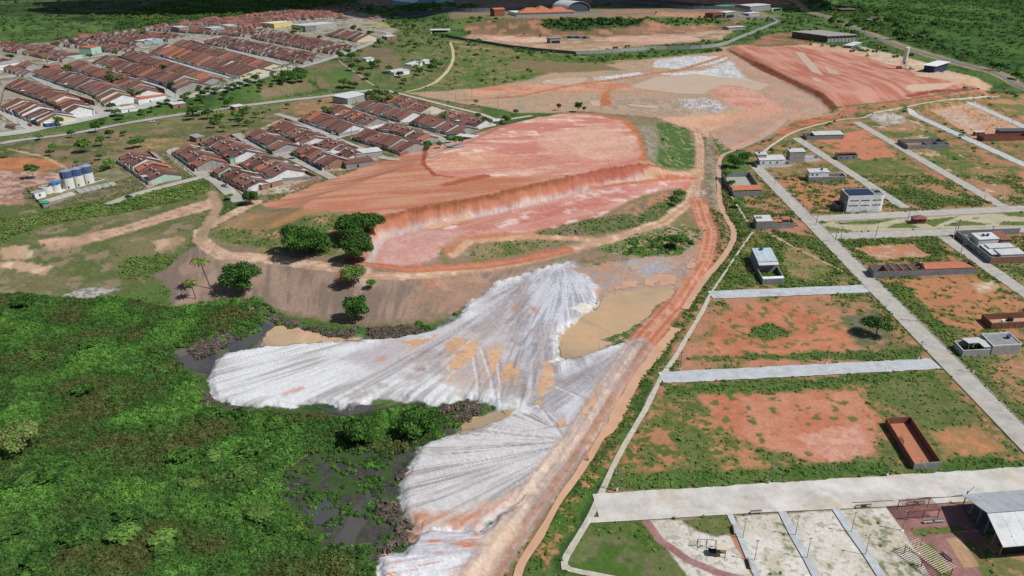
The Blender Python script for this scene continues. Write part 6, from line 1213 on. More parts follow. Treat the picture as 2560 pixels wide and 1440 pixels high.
# perimeter walls with piers
def longwall(label, pts, h, m, pier=True, sp=9, up=0, name='perimeter_wall'):
    ln = smooth_line(PL(pts), 14); z = HZ(ln[:, 0], ln[:, 1]); t = empty(name, (ln[0][0], ln[0][1], 0), 0, label, 'wall'); o0 = ln[0]; nsec = len(ln)-1
    for i in range(nsec):
        a, b2 = ln[i]-o0, ln[i+1]-o0; d = b2-a; Ld = np.hypot(*d); nn = np.array([-d[1], d[0]])/Ld*.15
        ps = [(a[0]-nn[0], a[1]-nn[1], z[i]+h), (b2[0]-nn[0], b2[1]-nn[1], z[i+1]+h), (b2[0]+nn[0], b2[1]+nn[1], z[i+1]+h), (a[0]+nn[0], a[1]+nn[1], z[i]+h)]
        MB().slab(ps, h+1.5).build('wall_panel', m, t)
        if pier: MB().box(a[0]-.25, a[0]+.25, a[1]-.25, a[1]+.25, z[i]-1, z[i]+h+.15).build('pier', m_kerb, t)
m_wdk = mat('dark_stained_wall', (110, 112, 118), .9, .15, .1)
longwall('long light grey wall with piers below the school terrace', [(1440, 136), (1530, 132), (1640, 124), (1778, 119), (1860, 92), (1945, 56)], 4.2, m_blkw)
longwall('long dark wall left of the light grey one', [(1102, 90), (1180, 104), (1300, 122), (1440, 136)], 3.5, m_wdk)
longwall('dark retaining wall along the upper road', [(990, 38), (1180, 30), (1400, 18), (1560, 12), (1700, 22), (1880, 34)], 6, m_wdk, pier=False)
longwall('dark far retaining wall beyond the school', [(1480, 6), (1600, 4), (1760, 16), (1900, 26)], 6, m_wdk, pier=False)
longwall('brick end wall behind the last settlement row', [(1000, 243), (1040, 256), (1092, 274)], 2.2, m_brickd)
# ------------------------------------------------------------------ utility and lamp poles
def make_pole(h=9.0, arm=True, lamp=False):
    t = empty('utility_pole', (0, 0, 0)); MB().cyl((0, 0, -.5), (0, 0, h), .17, .10, 6).build('shaft', m_pole, t)
    if arm: MB().box(-.9, .9, -.06, .06, h-.7, h-.55).build('crossarm', m_pole, t)
    if lamp: MB().box(0, 1.4, -.04, .04, h-1.6, h-1.5).box(1.2, 1.7, -.1, .1, h-1.62, h-1.5).build('lamp_arm', m_steel, t)
    MB().box(-.2, .2, -.2, .2, -.4, 1.0).build('painted_base', m_white, t); return t
def copy_tree(o, parent=None):
    c_ = o.copy(); link(c_); c_.parent = parent
    for ch in list(o.children): copy_tree(ch, c_)
    return c_
p1 = make_pole(7.0, True, True); p2 = make_pole(7.0, False, True); used = {0: 0, 1: 0}
poles = [  # (x, y, what it stands by)
    ((1542, 1227), 'on the grass strip at the left end of the widest street'), ((1922, 1210), 'on the grass strip midway along the widest street'), ((2217, 1191), 'in the grass left of the long red brick enclosure'),
    ((1700, 926), 'at the left end of the street between the two big red plots'), ((2065, 911), 'standing on the verge below the round scrub patch plot'), ((2294, 804), 'beside the long street, right of the spreading tree'), ((2295, 899), 'at the rounded corner of the plot with the spreading tree'),
    ((2432, 932), 'in front of the house with white parapets'), ((2110, 712), 'at the corner above the junction of the pool house street'), ((2088, 605), 'at the left tip of the walled long building plot'), ((2101, 600), 'just right of the pole at the island crossing'), ((2188, 596), 'on the verge below the traffic island'),
    ((2383, 597), 'at the corner of the compound with twin blue tanks'), ((2393, 582), 'on the island side near the compound'), ((2270, 549), 'beside the brick kiosk'), ((2040, 562), 'at the left end of the traffic island'), ((2108, 535), 'in front of the big white building'), ((2030, 537), 'at the crossing left of the big white building'),
    ((2300, 525), 'on the lower verge of the olive plot'), ((2455, 518), 'at the right end of the olive plot'), ((2525, 510), 'right of the street beside the olive plot'), ((1936, 464), 'on the verge opposite the orange roofed house'), ((2181, 455), 'in the olive plot near its left edge'), ((2105, 412), 'beside the small grey shell house'),
    ((2336, 402), 'in the plot in front of the roofless grey shell'), ((2455, 272), 'near the far upper street'), ((2190, 318), 'at the top of the second street'), ((2530, 310), 'at the far right upper street'), ((2528, 690), 'in the green plot below the compound'), ((2475, 600), 'at the compound wall right end'), ((2050, 452), 'beside the white two-storey house yard'), ((2400, 640), 'on the street beside the orange roofed long building')]
for k, (q, l) in enumerate(poles):
    a = p1 if k % 2 == 0 or k < 6 else p2; kk = 0 if a is p1 else 1; o = a if used[kk] == 0 else copy_tree(a); used[kk] += 1
    o.location = P1(*q); o.rotation_euler.z = random.uniform(-.2, .2)+GR; tag(o, 'grey concrete pole '+l, 'pole', 'utility poles along the right-hand streets')
far_p = make_pole(11, True, False)
fp = [(-10, 300), (37, 327), (50, 320), (100, 300), (150, 280), (235, 290), (245, 262), (180, 250), (120, 215), (60, 190), (280, 250), (340, 250), (320, 215), (250, 172), (418, 232), (440, 246), (560, 215), (360, 200), (500, 200), (420, 150), (470, 165), (600, 200), (660, 170), (698, 150), (740, 172), (780, 150), (560, 130), (640, 140),
      (10, 235), (120, 290), (200, 262), (1000, 228), (890, 225), (720, 238), (775, 240), (1105, 290), (1140, 265), (1245, 275), (1180, 255), (548, 445), (668, 370), (700, 372), (683, 395), (806, 428), (777, 395), (830, 425), (850, 338), (905, 330), (1000, 310), (1012, 302), (955, 318), (880, 345), (950, 383), (640, 352), (612, 366),
      (460, 424), (408, 388), (437, 410), (536, 440), (735, 340), (770, 385), (920, 290), (960, 312), (1075, 352), (1188, 350), (2030, 50), (2125, 58), (2220, 95), (2355, 140), (2470, 183), (2050, 28), (1215, 35), (1455, 30), (1655, 105), (1495, 30), (1765, 38)]
for k, q in enumerate(fp):
    o = far_p if k == 0 else copy_tree(far_p); o.location = P1(*q); o.rotation_euler.z = random.uniform(0, 3)
    tag(o, f"slim dark pole, {ORD[k % 10]} from the left {['in the first street line of the upper town', 'in the second line of the upper town', 'in the third line of the upper town', 'in the fourth line, upper town to lower road', 'around the lower settlement, first line', 'around the lower settlement, second line', 'around the lower settlement, third line', 'along the highway and school road'][min(7, k//10)]}", 'pole', 'distant utility poles of the settlements')
# park lamp posts
def lamp_post(q, l):
    t = empty('lamp_post', P1(*q), 0, l, 'lamp post', 'park lamp posts'); MB().cyl((0, 0, 0), (0, 0, 5.6), .09, .06, 6).build('shaft', m_steel, t); MB().box(-.35, .35, -.12, .12, 5.6, 5.7).build('lamp_head', m_steel, t); MB().box(-.35, .35, -.3, .3, -.2, .14).build('footing', m_white, t)
for q, l in (((1988, 1339), 'lamp post on the left park walkway, upper one'), ((2017, 1396), 'lamp post on the left park walkway, lower one'), ((2128, 1331), 'lamp post on the second park walkway, upper one'), ((2163, 1387), 'lamp post on the second park walkway, lower one'),
             ((2255, 1326), 'lamp post at the corner of the brick paved court'), ((2295, 1384), 'lamp post on the brick paved walk below the court'), ((1857, 1346), 'lamp post beside the playground, upper one'), ((1886, 1402), 'lamp post beside the playground, lower one')): lamp_post(q, l)
# ------------------------------------------------------------------ park furniture
def bench(q, l, rz=None, n_=2):
    t = empty('concrete_bench', P1(*q), GR if rz is None else rz, l, 'bench', 'concrete benches in the park')
    MB().box(-1.4, 1.4, -.25, .25, .42, .5).build('seat', m_kerb, t)
    for x_ in (-1.1, 1.0): MB().box(x_-.1, x_+.1, -.22, .22, 0, .42).build('leg', m_kerb, t)
    MB().box(-1.4, 1.4, .2, .28, .5, .9).build('backrest', m_blk, t)
for q, l, rz in (((1835, 1327), 'dark slatted bench on the edge of the playground walk, upper', 1.45), ((1874, 1412), 'dark slatted bench on the edge of the playground walk, lower', 1.45), ((2152, 1270), 'bench beside the wide street, left one', None), ((2165, 1269), 'bench beside the wide street, second one', None), ((1890, 1284), 'bench at the head of the first walkway', None),
             ((2282, 1262), 'bench behind the upper pergola, left', None), ((2300, 1261), 'bench behind the upper pergola, right', None), ((2322, 1308), 'bench in front of the upper pergola, left', None), ((2345, 1306), 'bench in front of the upper pergola, right', None), ((2368, 1395), 'bench beside the lower pergola', 1.9)): bench(q, l, rz)
def pergola(q, l, nb, w_, d_, rz):
    t = empty('pergola', P1(*q), rz, l, 'pergola', 'red steel pergolas on the brick court')
    for k in range(nb): MB().box(w_*k/(nb-1)-.05, w_*k/(nb-1)+.05, -.3, d_+.3, 2.5, 2.6).build('slat', m_rust if 'upper' in l else m_cream, t)
    for y_ in (.2, d_-.2): MB().box(0, w_, y_-.07, y_+.07, 2.36, 2.49).build('beam', m_rust, t)
    for x_ in (.2, w_/2, w_-.2):
        for y_ in (.2, d_-.2): MB().box(x_-.07, x_+.07, y_-.07, y_+.07, 0, 2.36).build('post', m_rust, t)
pergola((2266, 1302), 'upper pergola of red slats on the brick court', 20, 8.0, 4.2, GR); pergola((2380, 1440), 'lower pergola of pale slats beside the lawn strip', 20, 9.0, 4.0, 2.0)
t = empty('play_tower', P1(1800, 1388), -.1, 'playground tower with yellow roof on posts', 'play tower')
for x_ in (-.9, .9):
    for y_ in (-.7, .7): MB().box(x_-.07, x_+.07, y_-.07, y_+.07, 0, 2.6).build('post', m_wood, t)
MB().box(-1, 1, -.8, .8, 1.2, 1.3).build('deck', m_wood, t); MB().box(-2.6, -1, -.7, .7, 1.0, 1.1).build('bridge', m_dark, t); gable(mb := MB(), -1, 1, -.8, .8, 2.6, 3.3, .15, .08); mb.build('roof', m_cream, t)
t = empty('swing_frame', P1(1765, 1370), -.1, 'swing frame of dark posts left of the play tower', 'swing')
for x_ in (-2, 0, 2): MB().cyl((x_, -.8, 0), (x_, 0, 2.4), .06, n=5).build('leg', m_dark, t); MB().cyl((x_, .8, 0), (x_, 0, 2.4), .06, n=5).build('leg', m_dark, t)
MB().cyl((-2, 0, 2.4), (2, 0, 2.4), .06, n=5).build('top_bar', m_dark, t)
for x_ in (-1.1, 1.1): s_ = MB().box(x_-.3, x_+.3, -.12, .12, .5, .56).build('swing_seat', m_dark, t); MB().cyl((x_-.28, 0, .56), (x_-.28, 0, 2.4), .02, n=4).build('chain', m_steel, s_)
for q, l in (((2108, 560), 'small dark exercise frame at the left lawn of the island'), ((2385, 560), 'picnic table group in the pink circle of the island'), ((2440, 547), 'bench row above the pink circle of the island'), ((2515, 556), 'small umbrella table at the right of the island')):
    t = empty('park_table', P1(*q), GR, l, 'table'); MB().box(-1.5, 1.5, -.4, .4, .7, .8).build('top', m_kerb, t); MB().box(-1.2, -1, -.2, .2, 0, .7).build('leg', m_blk, t); MB().box(1, 1.2, -.2, .2, 0, .7).build('leg', m_blk, t)
# ------------------------------------------------------------------ vehicles
def vehicle(q, rz, col, label, L_=4.3, W_=1.8, H_=1.45, cat='car', name='parked_car', van=False):
    m = mat('car_paint_'+col[0], col[1], .35, .05, 1, spec=.5); t = empty(name, P1(*q)+Vector((0, 0, .3)), rz, label, cat)
    a, c_ = L_/2, W_/2; hb_ = H_*.55
    mb = MB(); pr = [(-a, .3), (a, .3), (a, hb_*.8), (a*.55, hb_), (-a*.9, hb_), (-a, hb_*.85)]
    mb.add([(x_, -c_, z_) for x_, z_ in pr]+[(x_, c_, z_) for x_, z_ in pr], [tuple(range(6)), tuple(range(11, 5, -1))]+[(i+6, (i+1) % 6+6, (i+1) % 6, i) for i in range(6)]); mb.build('body', m, t)
    x0, x1, x2, x3 = (-a*.95, -a*.9, a*.55, a*.8) if van else (-a*.85, -a*.55, a*.15, a*.5)
    cb = MB().add([(x0, -c_*.92, hb_), (x3, -c_*.92, hb_), (x3, c_*.92, hb_), (x0, c_*.92, hb_), (x1, -c_*.78, H_-.06), (x2, -c_*.78, H_-.06), (x2, c_*.78, H_-.06), (x1, c_*.78, H_-.06)], [(0, 1, 5, 4), (1, 2, 6, 5), (2, 3, 7, 6), (3, 0, 4, 7), (4, 5, 6, 7)]).build('windows', m_glass, t)
    MB().box(x1, x2, -c_*.78, c_*.78, H_-.06, H_).build('roof', m, t)
    for x_ in (-a*.62, a*.62):
        for s_ in (-1, 1): wh = MB().cyl((x_, s_*c_-.1*s_, .32), (x_, s_*c_+.08*s_, .32), .32, n=12).build('wheel', m_tyre, t); MB().cyl((x_, s_*(c_+.08), .32), (x_, s_*(c_+.1), .32), .17, n=8).build('rim', m_steel, wh)
W_C = ('white', (228, 230, 232)); S_C = ('silver', (160, 172, 186)); B_C = ('black', (48, 52, 60)); R_C = ('red', (176, 44, 56))
vehicle((833, 337), -.1, W_C, 'small white car at the street crossing in the lower settlement'); vehicle((563, 468), -.5, S_C, 'silver blue hatchback parked by the long brick wall'); vehicle((742, 418), -1.0, B_C, 'black car on the street beside the pale green gables')
vehicle((1084, 328), -.9, W_C, 'white van parked near the settlement tip', 5.2, 2.0, 2.2, 'van', 'parked_van', True); vehicle((75, 315), -.6, R_C, 'red car on the lowest street of the upper town'); vehicle((174, 230), -.7, W_C, 'white car on the street between the long rows')
vehicle((460, 153), -.7, W_C, 'white car high in the upper town'); vehicle((2404, 340), -.7, W_C, 'white and black car on the street by the unfinished brick house'); vehicle((380, 306), .4, W_C, 'white car on the main road beside the bushes'); vehicle((322, 495), .3, B_C, 'dark green skip-like cart at the pale track end', 3.4, 1.8, 1.3, 'cart', 'small_cart')
vehicle((262, 84), .2, W_C, 'white car at the far street corner')
def machine(q, rz, kind, label, col=None):
    my = mat('machine_yellow', (206, 162, 50), .6, .1, 1); t = empty(kind, P1(*q), rz, label, 'machine'); body = {'y': my, 'b': mat('truck_navy', (52, 66, 100), .5, .1, 1), 'r': mat('truck_red', (150, 56, 52), .6, .1, 1), 'l': mat('truck_blue', (70, 130, 180), .6, .1, 1)}[col or 'y']
    if kind == 'excavator':
        for s_ in (-1, 1): MB().box(-2, 2, s_*1.2-.35, s_*1.2+.35, 0, .9).build('track', m_tyre, t)
        MB().box(-1.8, 1.4, -1.3, 1.3, 1.0, 2.3).build('body', body, t); MB().box(.2, 1.4, -1.2, -.1, 2.3, 3.2).build('cab', m_glass, t); MB().cyl((1.2, 0, 1.6), (4.2, 0, 4.6), .3, .25, 6).build('boom', body, t); MB().cyl((4.2, 0, 4.6), (6.2, 0, 1.8), .25, .2, 6).build('stick', body, t); MB().box(5.6, 6.6, -.5, .5, .9, 1.8).build('bucket', m_dark, t)
    elif kind == 'tipper_truck':
        MB().box(-3.5, 1.2, -1.2, 1.2, 1.1, 2.4).build('tipper_body', m_dark if col == 'b' else body, t); MB().box(1.5, 3.4, -1.2, 1.2, .8, 2.8).build('cab', body, t)
        for x_ in (-2.4, -1.1, 2.4):
            for s_ in (-1, 1): MB().cyl((x_, s_*.9, .5), (x_, s_*1.25, .5), .5, n=10).build('wheel', m_tyre, t)
    else:
        MB().box(-2, 1.6, -.9, .9, .9, 1.9).build('body', body, t); MB().box(-.8, .6, -.8, .8, 1.9, 2.9).build('cab', m_glass, t); MB().box(2.2, 2.9, -1.3, 1.3, .3, 1.2).build('blade', m_steel, t)
        for x_ in (-1.3, 1.1):
            for s_ in (-1, 1): MB().cyl((x_, s_*.9, .6), (x_, s_*1.3, .6), .6, n=10).build('wheel', m_tyre, t)
for q, rz, k, l, c_ in (((2026, 113), 2.6, 'excavator', 'yellow excavator left of the warehouse end', 'y'), ((2055, 116), .5, 'wheel_loader', 'yellow loader beside the excavator', 'y'), ((2082, 118), .3, 'tipper_truck', 'dark tipper truck at the warehouse corner', 'b'), ((2130, 130), .4, 'tipper_truck', 'red truck at the front of the machine yard', 'r'), ((2168, 141), .8, 'wheel_loader', 'yellow loader in front of the dark trucks', 'y'),
                        ((2186, 131), -.3, 'tipper_truck', 'navy truck left in the middle of the machine yard', 'b'), ((2212, 130), -.4, 'tipper_truck', 'navy truck right of the middle of the yard', 'b'), ((2195, 121), .7, 'excavator', 'small yellow excavator behind the navy trucks', 'y'), ((2238, 144), 0, 'tipper_truck', 'dark truck beside the silo frame', 'b'), ((2160, 100), .8, 'tipper_truck', 'light blue truck behind the warehouse', 'l'),
                        ((2156, 128), .2, 'wheel_loader', 'grey-blue loader between the trucks', 'l'), ((2214, 120), .2, 'wheel_loader', 'red small loader at the back of the yard', 'r'), ((1538, 122), 0, 'tipper_truck', 'dark truck parked behind the light grey wall', 'b'), ((1568, 118), 0, 'tipper_truck', 'red brown truck behind the light grey wall', 'r'), ((2325, 168), .3, 'tipper_truck', 'dark blue truck left of the site cabin', 'b')): machine(q, rz, k, l, c_)

for r_ in SHEARED:
    ks = [c_ for c_ in r_.children]; ks += [g_ for c_ in ks for g_ in c_.children]; done = set()
    for c_ in ks:
        if c_.type == 'MESH' and c_.data.name not in done: done.add(c_.data.name); c_.data.transform(Matrix(((1, SHEAR, 0, 0), (0, 1, 0, 0), (0, 0, 1, 0), (0, 0, 0, 1))))
# ------------------------------------------------------------------ vegetation
def leafmat(name, c1, c2, c3, sc_=.12, rnd=.25, k_=.92):
    m = bpy.data.materials.new(name); m.use_nodes = True; n = m.node_tree; b = n.nodes['Principled BSDF']; L = n.links
    geo = nd(n, 'ShaderNodeNewGeometry'); a = nd(n, 'ShaderNodeTexNoise'); a.inputs['Scale'].default_value = sc_; a.inputs['Detail'].default_value = 4; L.new(geo.outputs['Position'], a.inputs['Vector'])
    cr = nd(n, 'ShaderNodeValToRGB'); e = cr.color_ramp.elements; e[0].position = .38; e[0].color = (*lin(c1, k_), 1); e[1].position = .62; e[1].color = (*lin(c3, k_), 1); x_ = e.new(.5); x_.color = (*lin(c2, k_), 1); L.new(a.outputs[0], cr.inputs[0])
    oi = nd(n, 'ShaderNodeObjectInfo'); r_ = nd(n, 'ShaderNodeMapRange'); r_.inputs[3].default_value = 1-rnd; r_.inputs[4].default_value = 1+rnd; L.new(oi.outputs['Random'], r_.inputs[0])
    rp = nd(n, 'ShaderNodeMapRange'); rp.inputs[3].default_value = .7; rp.inputs[4].default_value = 1.35; L.new(geo.outputs['Random Per Island'], rp.inputs[0])
    mu = nd(n, 'ShaderNodeMath', operation='MULTIPLY'); L.new(r_.outputs[0], mu.inputs[0]); L.new(rp.outputs[0], mu.inputs[1])
    hs = nd(n, 'ShaderNodeHueSaturation'); L.new(mu.outputs[0], hs.inputs['Value']); L.new(cr.outputs[0], hs.inputs['Color']); L.new(hs.outputs[0], b.inputs['Base Color'])
    b.inputs['Roughness'].default_value = .7; b.inputs['Specular IOR Level'].default_value = .15
    tr = nd(n, 'ShaderNodeBsdfTranslucent'); L.new(hs.outputs[0], tr.inputs['Color']); ms = nd(n, 'ShaderNodeMixShader'); ms.inputs[0].default_value = .18
    L.new(b.outputs[0], ms.inputs[1]); L.new(tr.outputs[0], ms.inputs[2]); L.new(ms.outputs[0], n.nodes['Material Output'].inputs['Surface']); return m
l_tree = leafmat('mango_foliage', (44, 74, 30), (58, 92, 36), (76, 110, 46), .35, .05)
l_marsh = leafmat('marsh_foliage', (82, 88, 46), (64, 98, 42), (86, 126, 52), .045, .36, .93)
l_tuft = leafmat('scrub_foliage', (84, 106, 50), (104, 128, 62), (120, 126, 78), .10, .28, .88)
l_palm = leafmat('palm_fronds', (60, 84, 36), (84, 108, 46), (124, 128, 62), .6, .1)
l_dry = leafmat('dead_branches', (104, 94, 86), (86, 76, 68), (120, 108, 96), .5, .15)
l_lime = leafmat('lime_foliage', (60, 84, 42), (72, 108, 46), (88, 134, 52), .25, .25)
l_far = leafmat('far_foliage', (60, 88, 40), (78, 110, 48), (98, 124, 60), .02, .22)
m_bark = mat('bark', (112, 98, 84), .95, .2, 2)
def leaf_cloud(cs, rs, n_, size, rg, squash=.75, up=.35, shell=.55):
    """many leaf-sized blades through the volume of several lobes"""
    cs = np.array(cs, float); rs = np.array(rs, float); pk = rg.choice(len(cs), n_, p=rs**2/(rs**2).sum())
    d = rg.normal(size=(n_, 3)); d /= np.linalg.norm(d, axis=1)[:, None]; d[:, 2] = np.where(d[:, 2] < -.35, -d[:, 2], d[:, 2])
    rr = rs[pk]*(shell+(1-shell)*rg.random(n_)**.6)*(1+.12*rg.normal(size=n_)); c = cs[pk]+d*rr[:, None]*np.array([1, 1, squash])
    nrm = d+rg.normal(size=(n_, 3))*.55; nrm[:, 2] += up; nrm /= np.linalg.norm(nrm, axis=1)[:, None]
    t = np.cross(nrm, rg.normal(size=(n_, 3))); t /= np.linalg.norm(t, axis=1)[:, None]; b = np.cross(nrm, t); s = size*(.6+.8*rg.random(n_))[:, None]
    V = np.stack([c-t*s*.5-b*s*.32, c+t*s*.5-b*s*.32, c+t*s*.6+b*s*.3+nrm*s*.1, c-t*s*.4+b*s*.34], 1).reshape(-1, 3); return V
def cloud_mesh(name, V, m):
    F_ = np.arange(len(V)).reshape(-1, 4); me = bpy.data.meshes.new(name); me.vertices.add(len(V)); me.vertices.foreach_set('co', V.astype(np.float32).ravel()); me.loops.add(F_.size); me.loops.foreach_set('vertex_index', F_.astype(np.int32).ravel())
    me.polygons.add(len(F_)); me.polygons.foreach_set('loop_start', np.arange(0, F_.size, 4, dtype=np.int32)); me.polygons.foreach_set('loop_total', np.full(len(F_), 4, np.int32)); me.update(calc_edges=True); me.materials.append(m); return me
def trunk_mesh(h, r, lobes, base_h, n_=None):
    mb = MB(); mb.cyl((0, 0, -.6), (0, 0, base_h), r, r*.75, 8)
    for c_ in lobes: e = Vector(c_); s = Vector((0, 0, base_h)); mid = s.lerp(e, .5)+Vector((0, 0, .15*(e-s).length)); mb.cyl(s, mid, r*.5, r*.32, 6); mb.cyl(mid, e, r*.32, r*.08, 5)
    return mb
def tree(q, W_, Hh, label, n_=3600, leaf=.55, m=None, lobes=9, bare=.28, seed=1, name='tree', group=None, oblate=.7):
    """W_ crown width, Hh height in metres"""
    rg = np.random.default_rng(seed); t = empty(name, P1(*q), rg.random()*6, label, 'tree', group); ch = Hh*(1-bare); R0 = W_/2; cs = [(0, 0, Hh-ch*.52)]; rs = [R0*.62]
    for k in range(lobes):
        a = 2*math.pi*k/lobes+rg.normal()*.3; rr = R0*(.42+.22*rg.random()); cs.append((math.cos(a)*rr, math.sin(a)*rr, Hh-ch*(.35+.42*rg.random()))); rs.append(R0*(.30+.18*rg.random()))
    V = leaf_cloud(cs, rs, n_, leaf, rg, squash=min(1, oblate*ch/(W_*.62))); V[:, 2] = np.maximum(V[:, 2], .3)
    o = link(bpy.data.objects.new('crown', cloud_mesh('crown', V, m or l_tree)), t)
    trunk_mesh(Hh, max(.18, W_*.022), [c_ for c_ in cs[1::2]], Hh*bare*.9).build('trunk', m_bark, t); return t
tree((768, 636), 21, 14, 'largest dark round tree, left one of the three by the quarry', 9000, .62, seed=1, bare=.08)
tree((885, 600), 17, 12, 'spreading dark tree behind the other two at the quarry corner', 6000, .6, seed=2, bare=.18, lobes=11); tree((935, 585), 11, 11, 'right part of the spreading tree pair, standing on the cliff shoulder', 3200, .55, seed=22, bare=.2)
tree((896, 652), 15.5, 12.5, 'bright green round tree at the foot of the pink quarry floor', 7000, .58, seed=3, bare=.08)
tree((605, 730), 16, 13, 'dense round tree standing alone beside the tall palm', 7000, .56, seed=4, bare=.10); tree((885, 714), 11, 8.5, 'thin greyish green tree on the brown slope', 2600, .5, seed=5, bare=.15, m=l_tuft); tree((929, 722), 4.2, 4.2, 'small bright green sapling on the brown slope', 700, .35, seed=6, m=l_lime)
tree((893, 800), 10.5, 10.5, 'compact green tree above the line of dead brush', 4200, .5, seed=7, bare=.12); tree((1690, 622), 7.5, 7.5, 'single light green tree beside the red haul road', 1600, .45, seed=8, bare=.3, m=l_lime)
tree((2190, 838), 11.0, 7.5, 'wide spreading tree in the scrubby plot beside the long street', 3000, .42, seed=9, bare=.35, oblate=.9); tree((626, 512), 9, 8.5, 'round roadside tree below the white roofed shed', 2400, .5, seed=10, bare=.12); tree((574, 500), 5, 3, 'small bright umbrella tree by the pale street', 500, .45, seed=11, m=l_lime, bare=.5)
tree((1835, 418), 13, 8, 'dark tree left of the white houses, larger half', 2600, .5, seed=12, bare=.1); tree((1858, 408), 9, 8, 'dark tree left of the white houses, right half', 1800, .5, seed=13, bare=.1)
tree((1040, 1085), 11, 8, 'bright round tree at the sand edge in the marsh', 5000, .5, seed=14, bare=.1); tree((900, 1105), 10.5, 7.5, 'dark spreading tree left of the bright marsh tree', 4600, .5, seed=15, bare=.12); tree((50, 1130), 12, 8.5, 'yellow-green flat topped tree at the left edge of the marsh', 3600, .45, seed=16, bare=.3, m=l_tuft)
tree((60, 768), 9, 5.5, 'dark bushy tree at the left upper rim of the marsh', 2000, .5, seed=17, bare=.05); tree((1445, 280), 7, 9, 'lone dark tree beside the flattened red hilltop', 900, .6, seed=18, bare=.15); tree((1396, 276), 4.5, 6, 'thin tree left of the lone dark tree', 400, .6, seed=19, bare=.3); tree((1460, 280), 3.5, 5, 'slim sapling right of the lone dark tree', 300, .5, seed=20, bare=.25)
tree((1290, 288), 5, 5, 'thin tree above the flattened hill, left', 400, .5, seed=21); tree((1195, 300), 5.5, 6, 'tree at the settlement edge below the long path', 600, .5, seed=23, bare=.3)
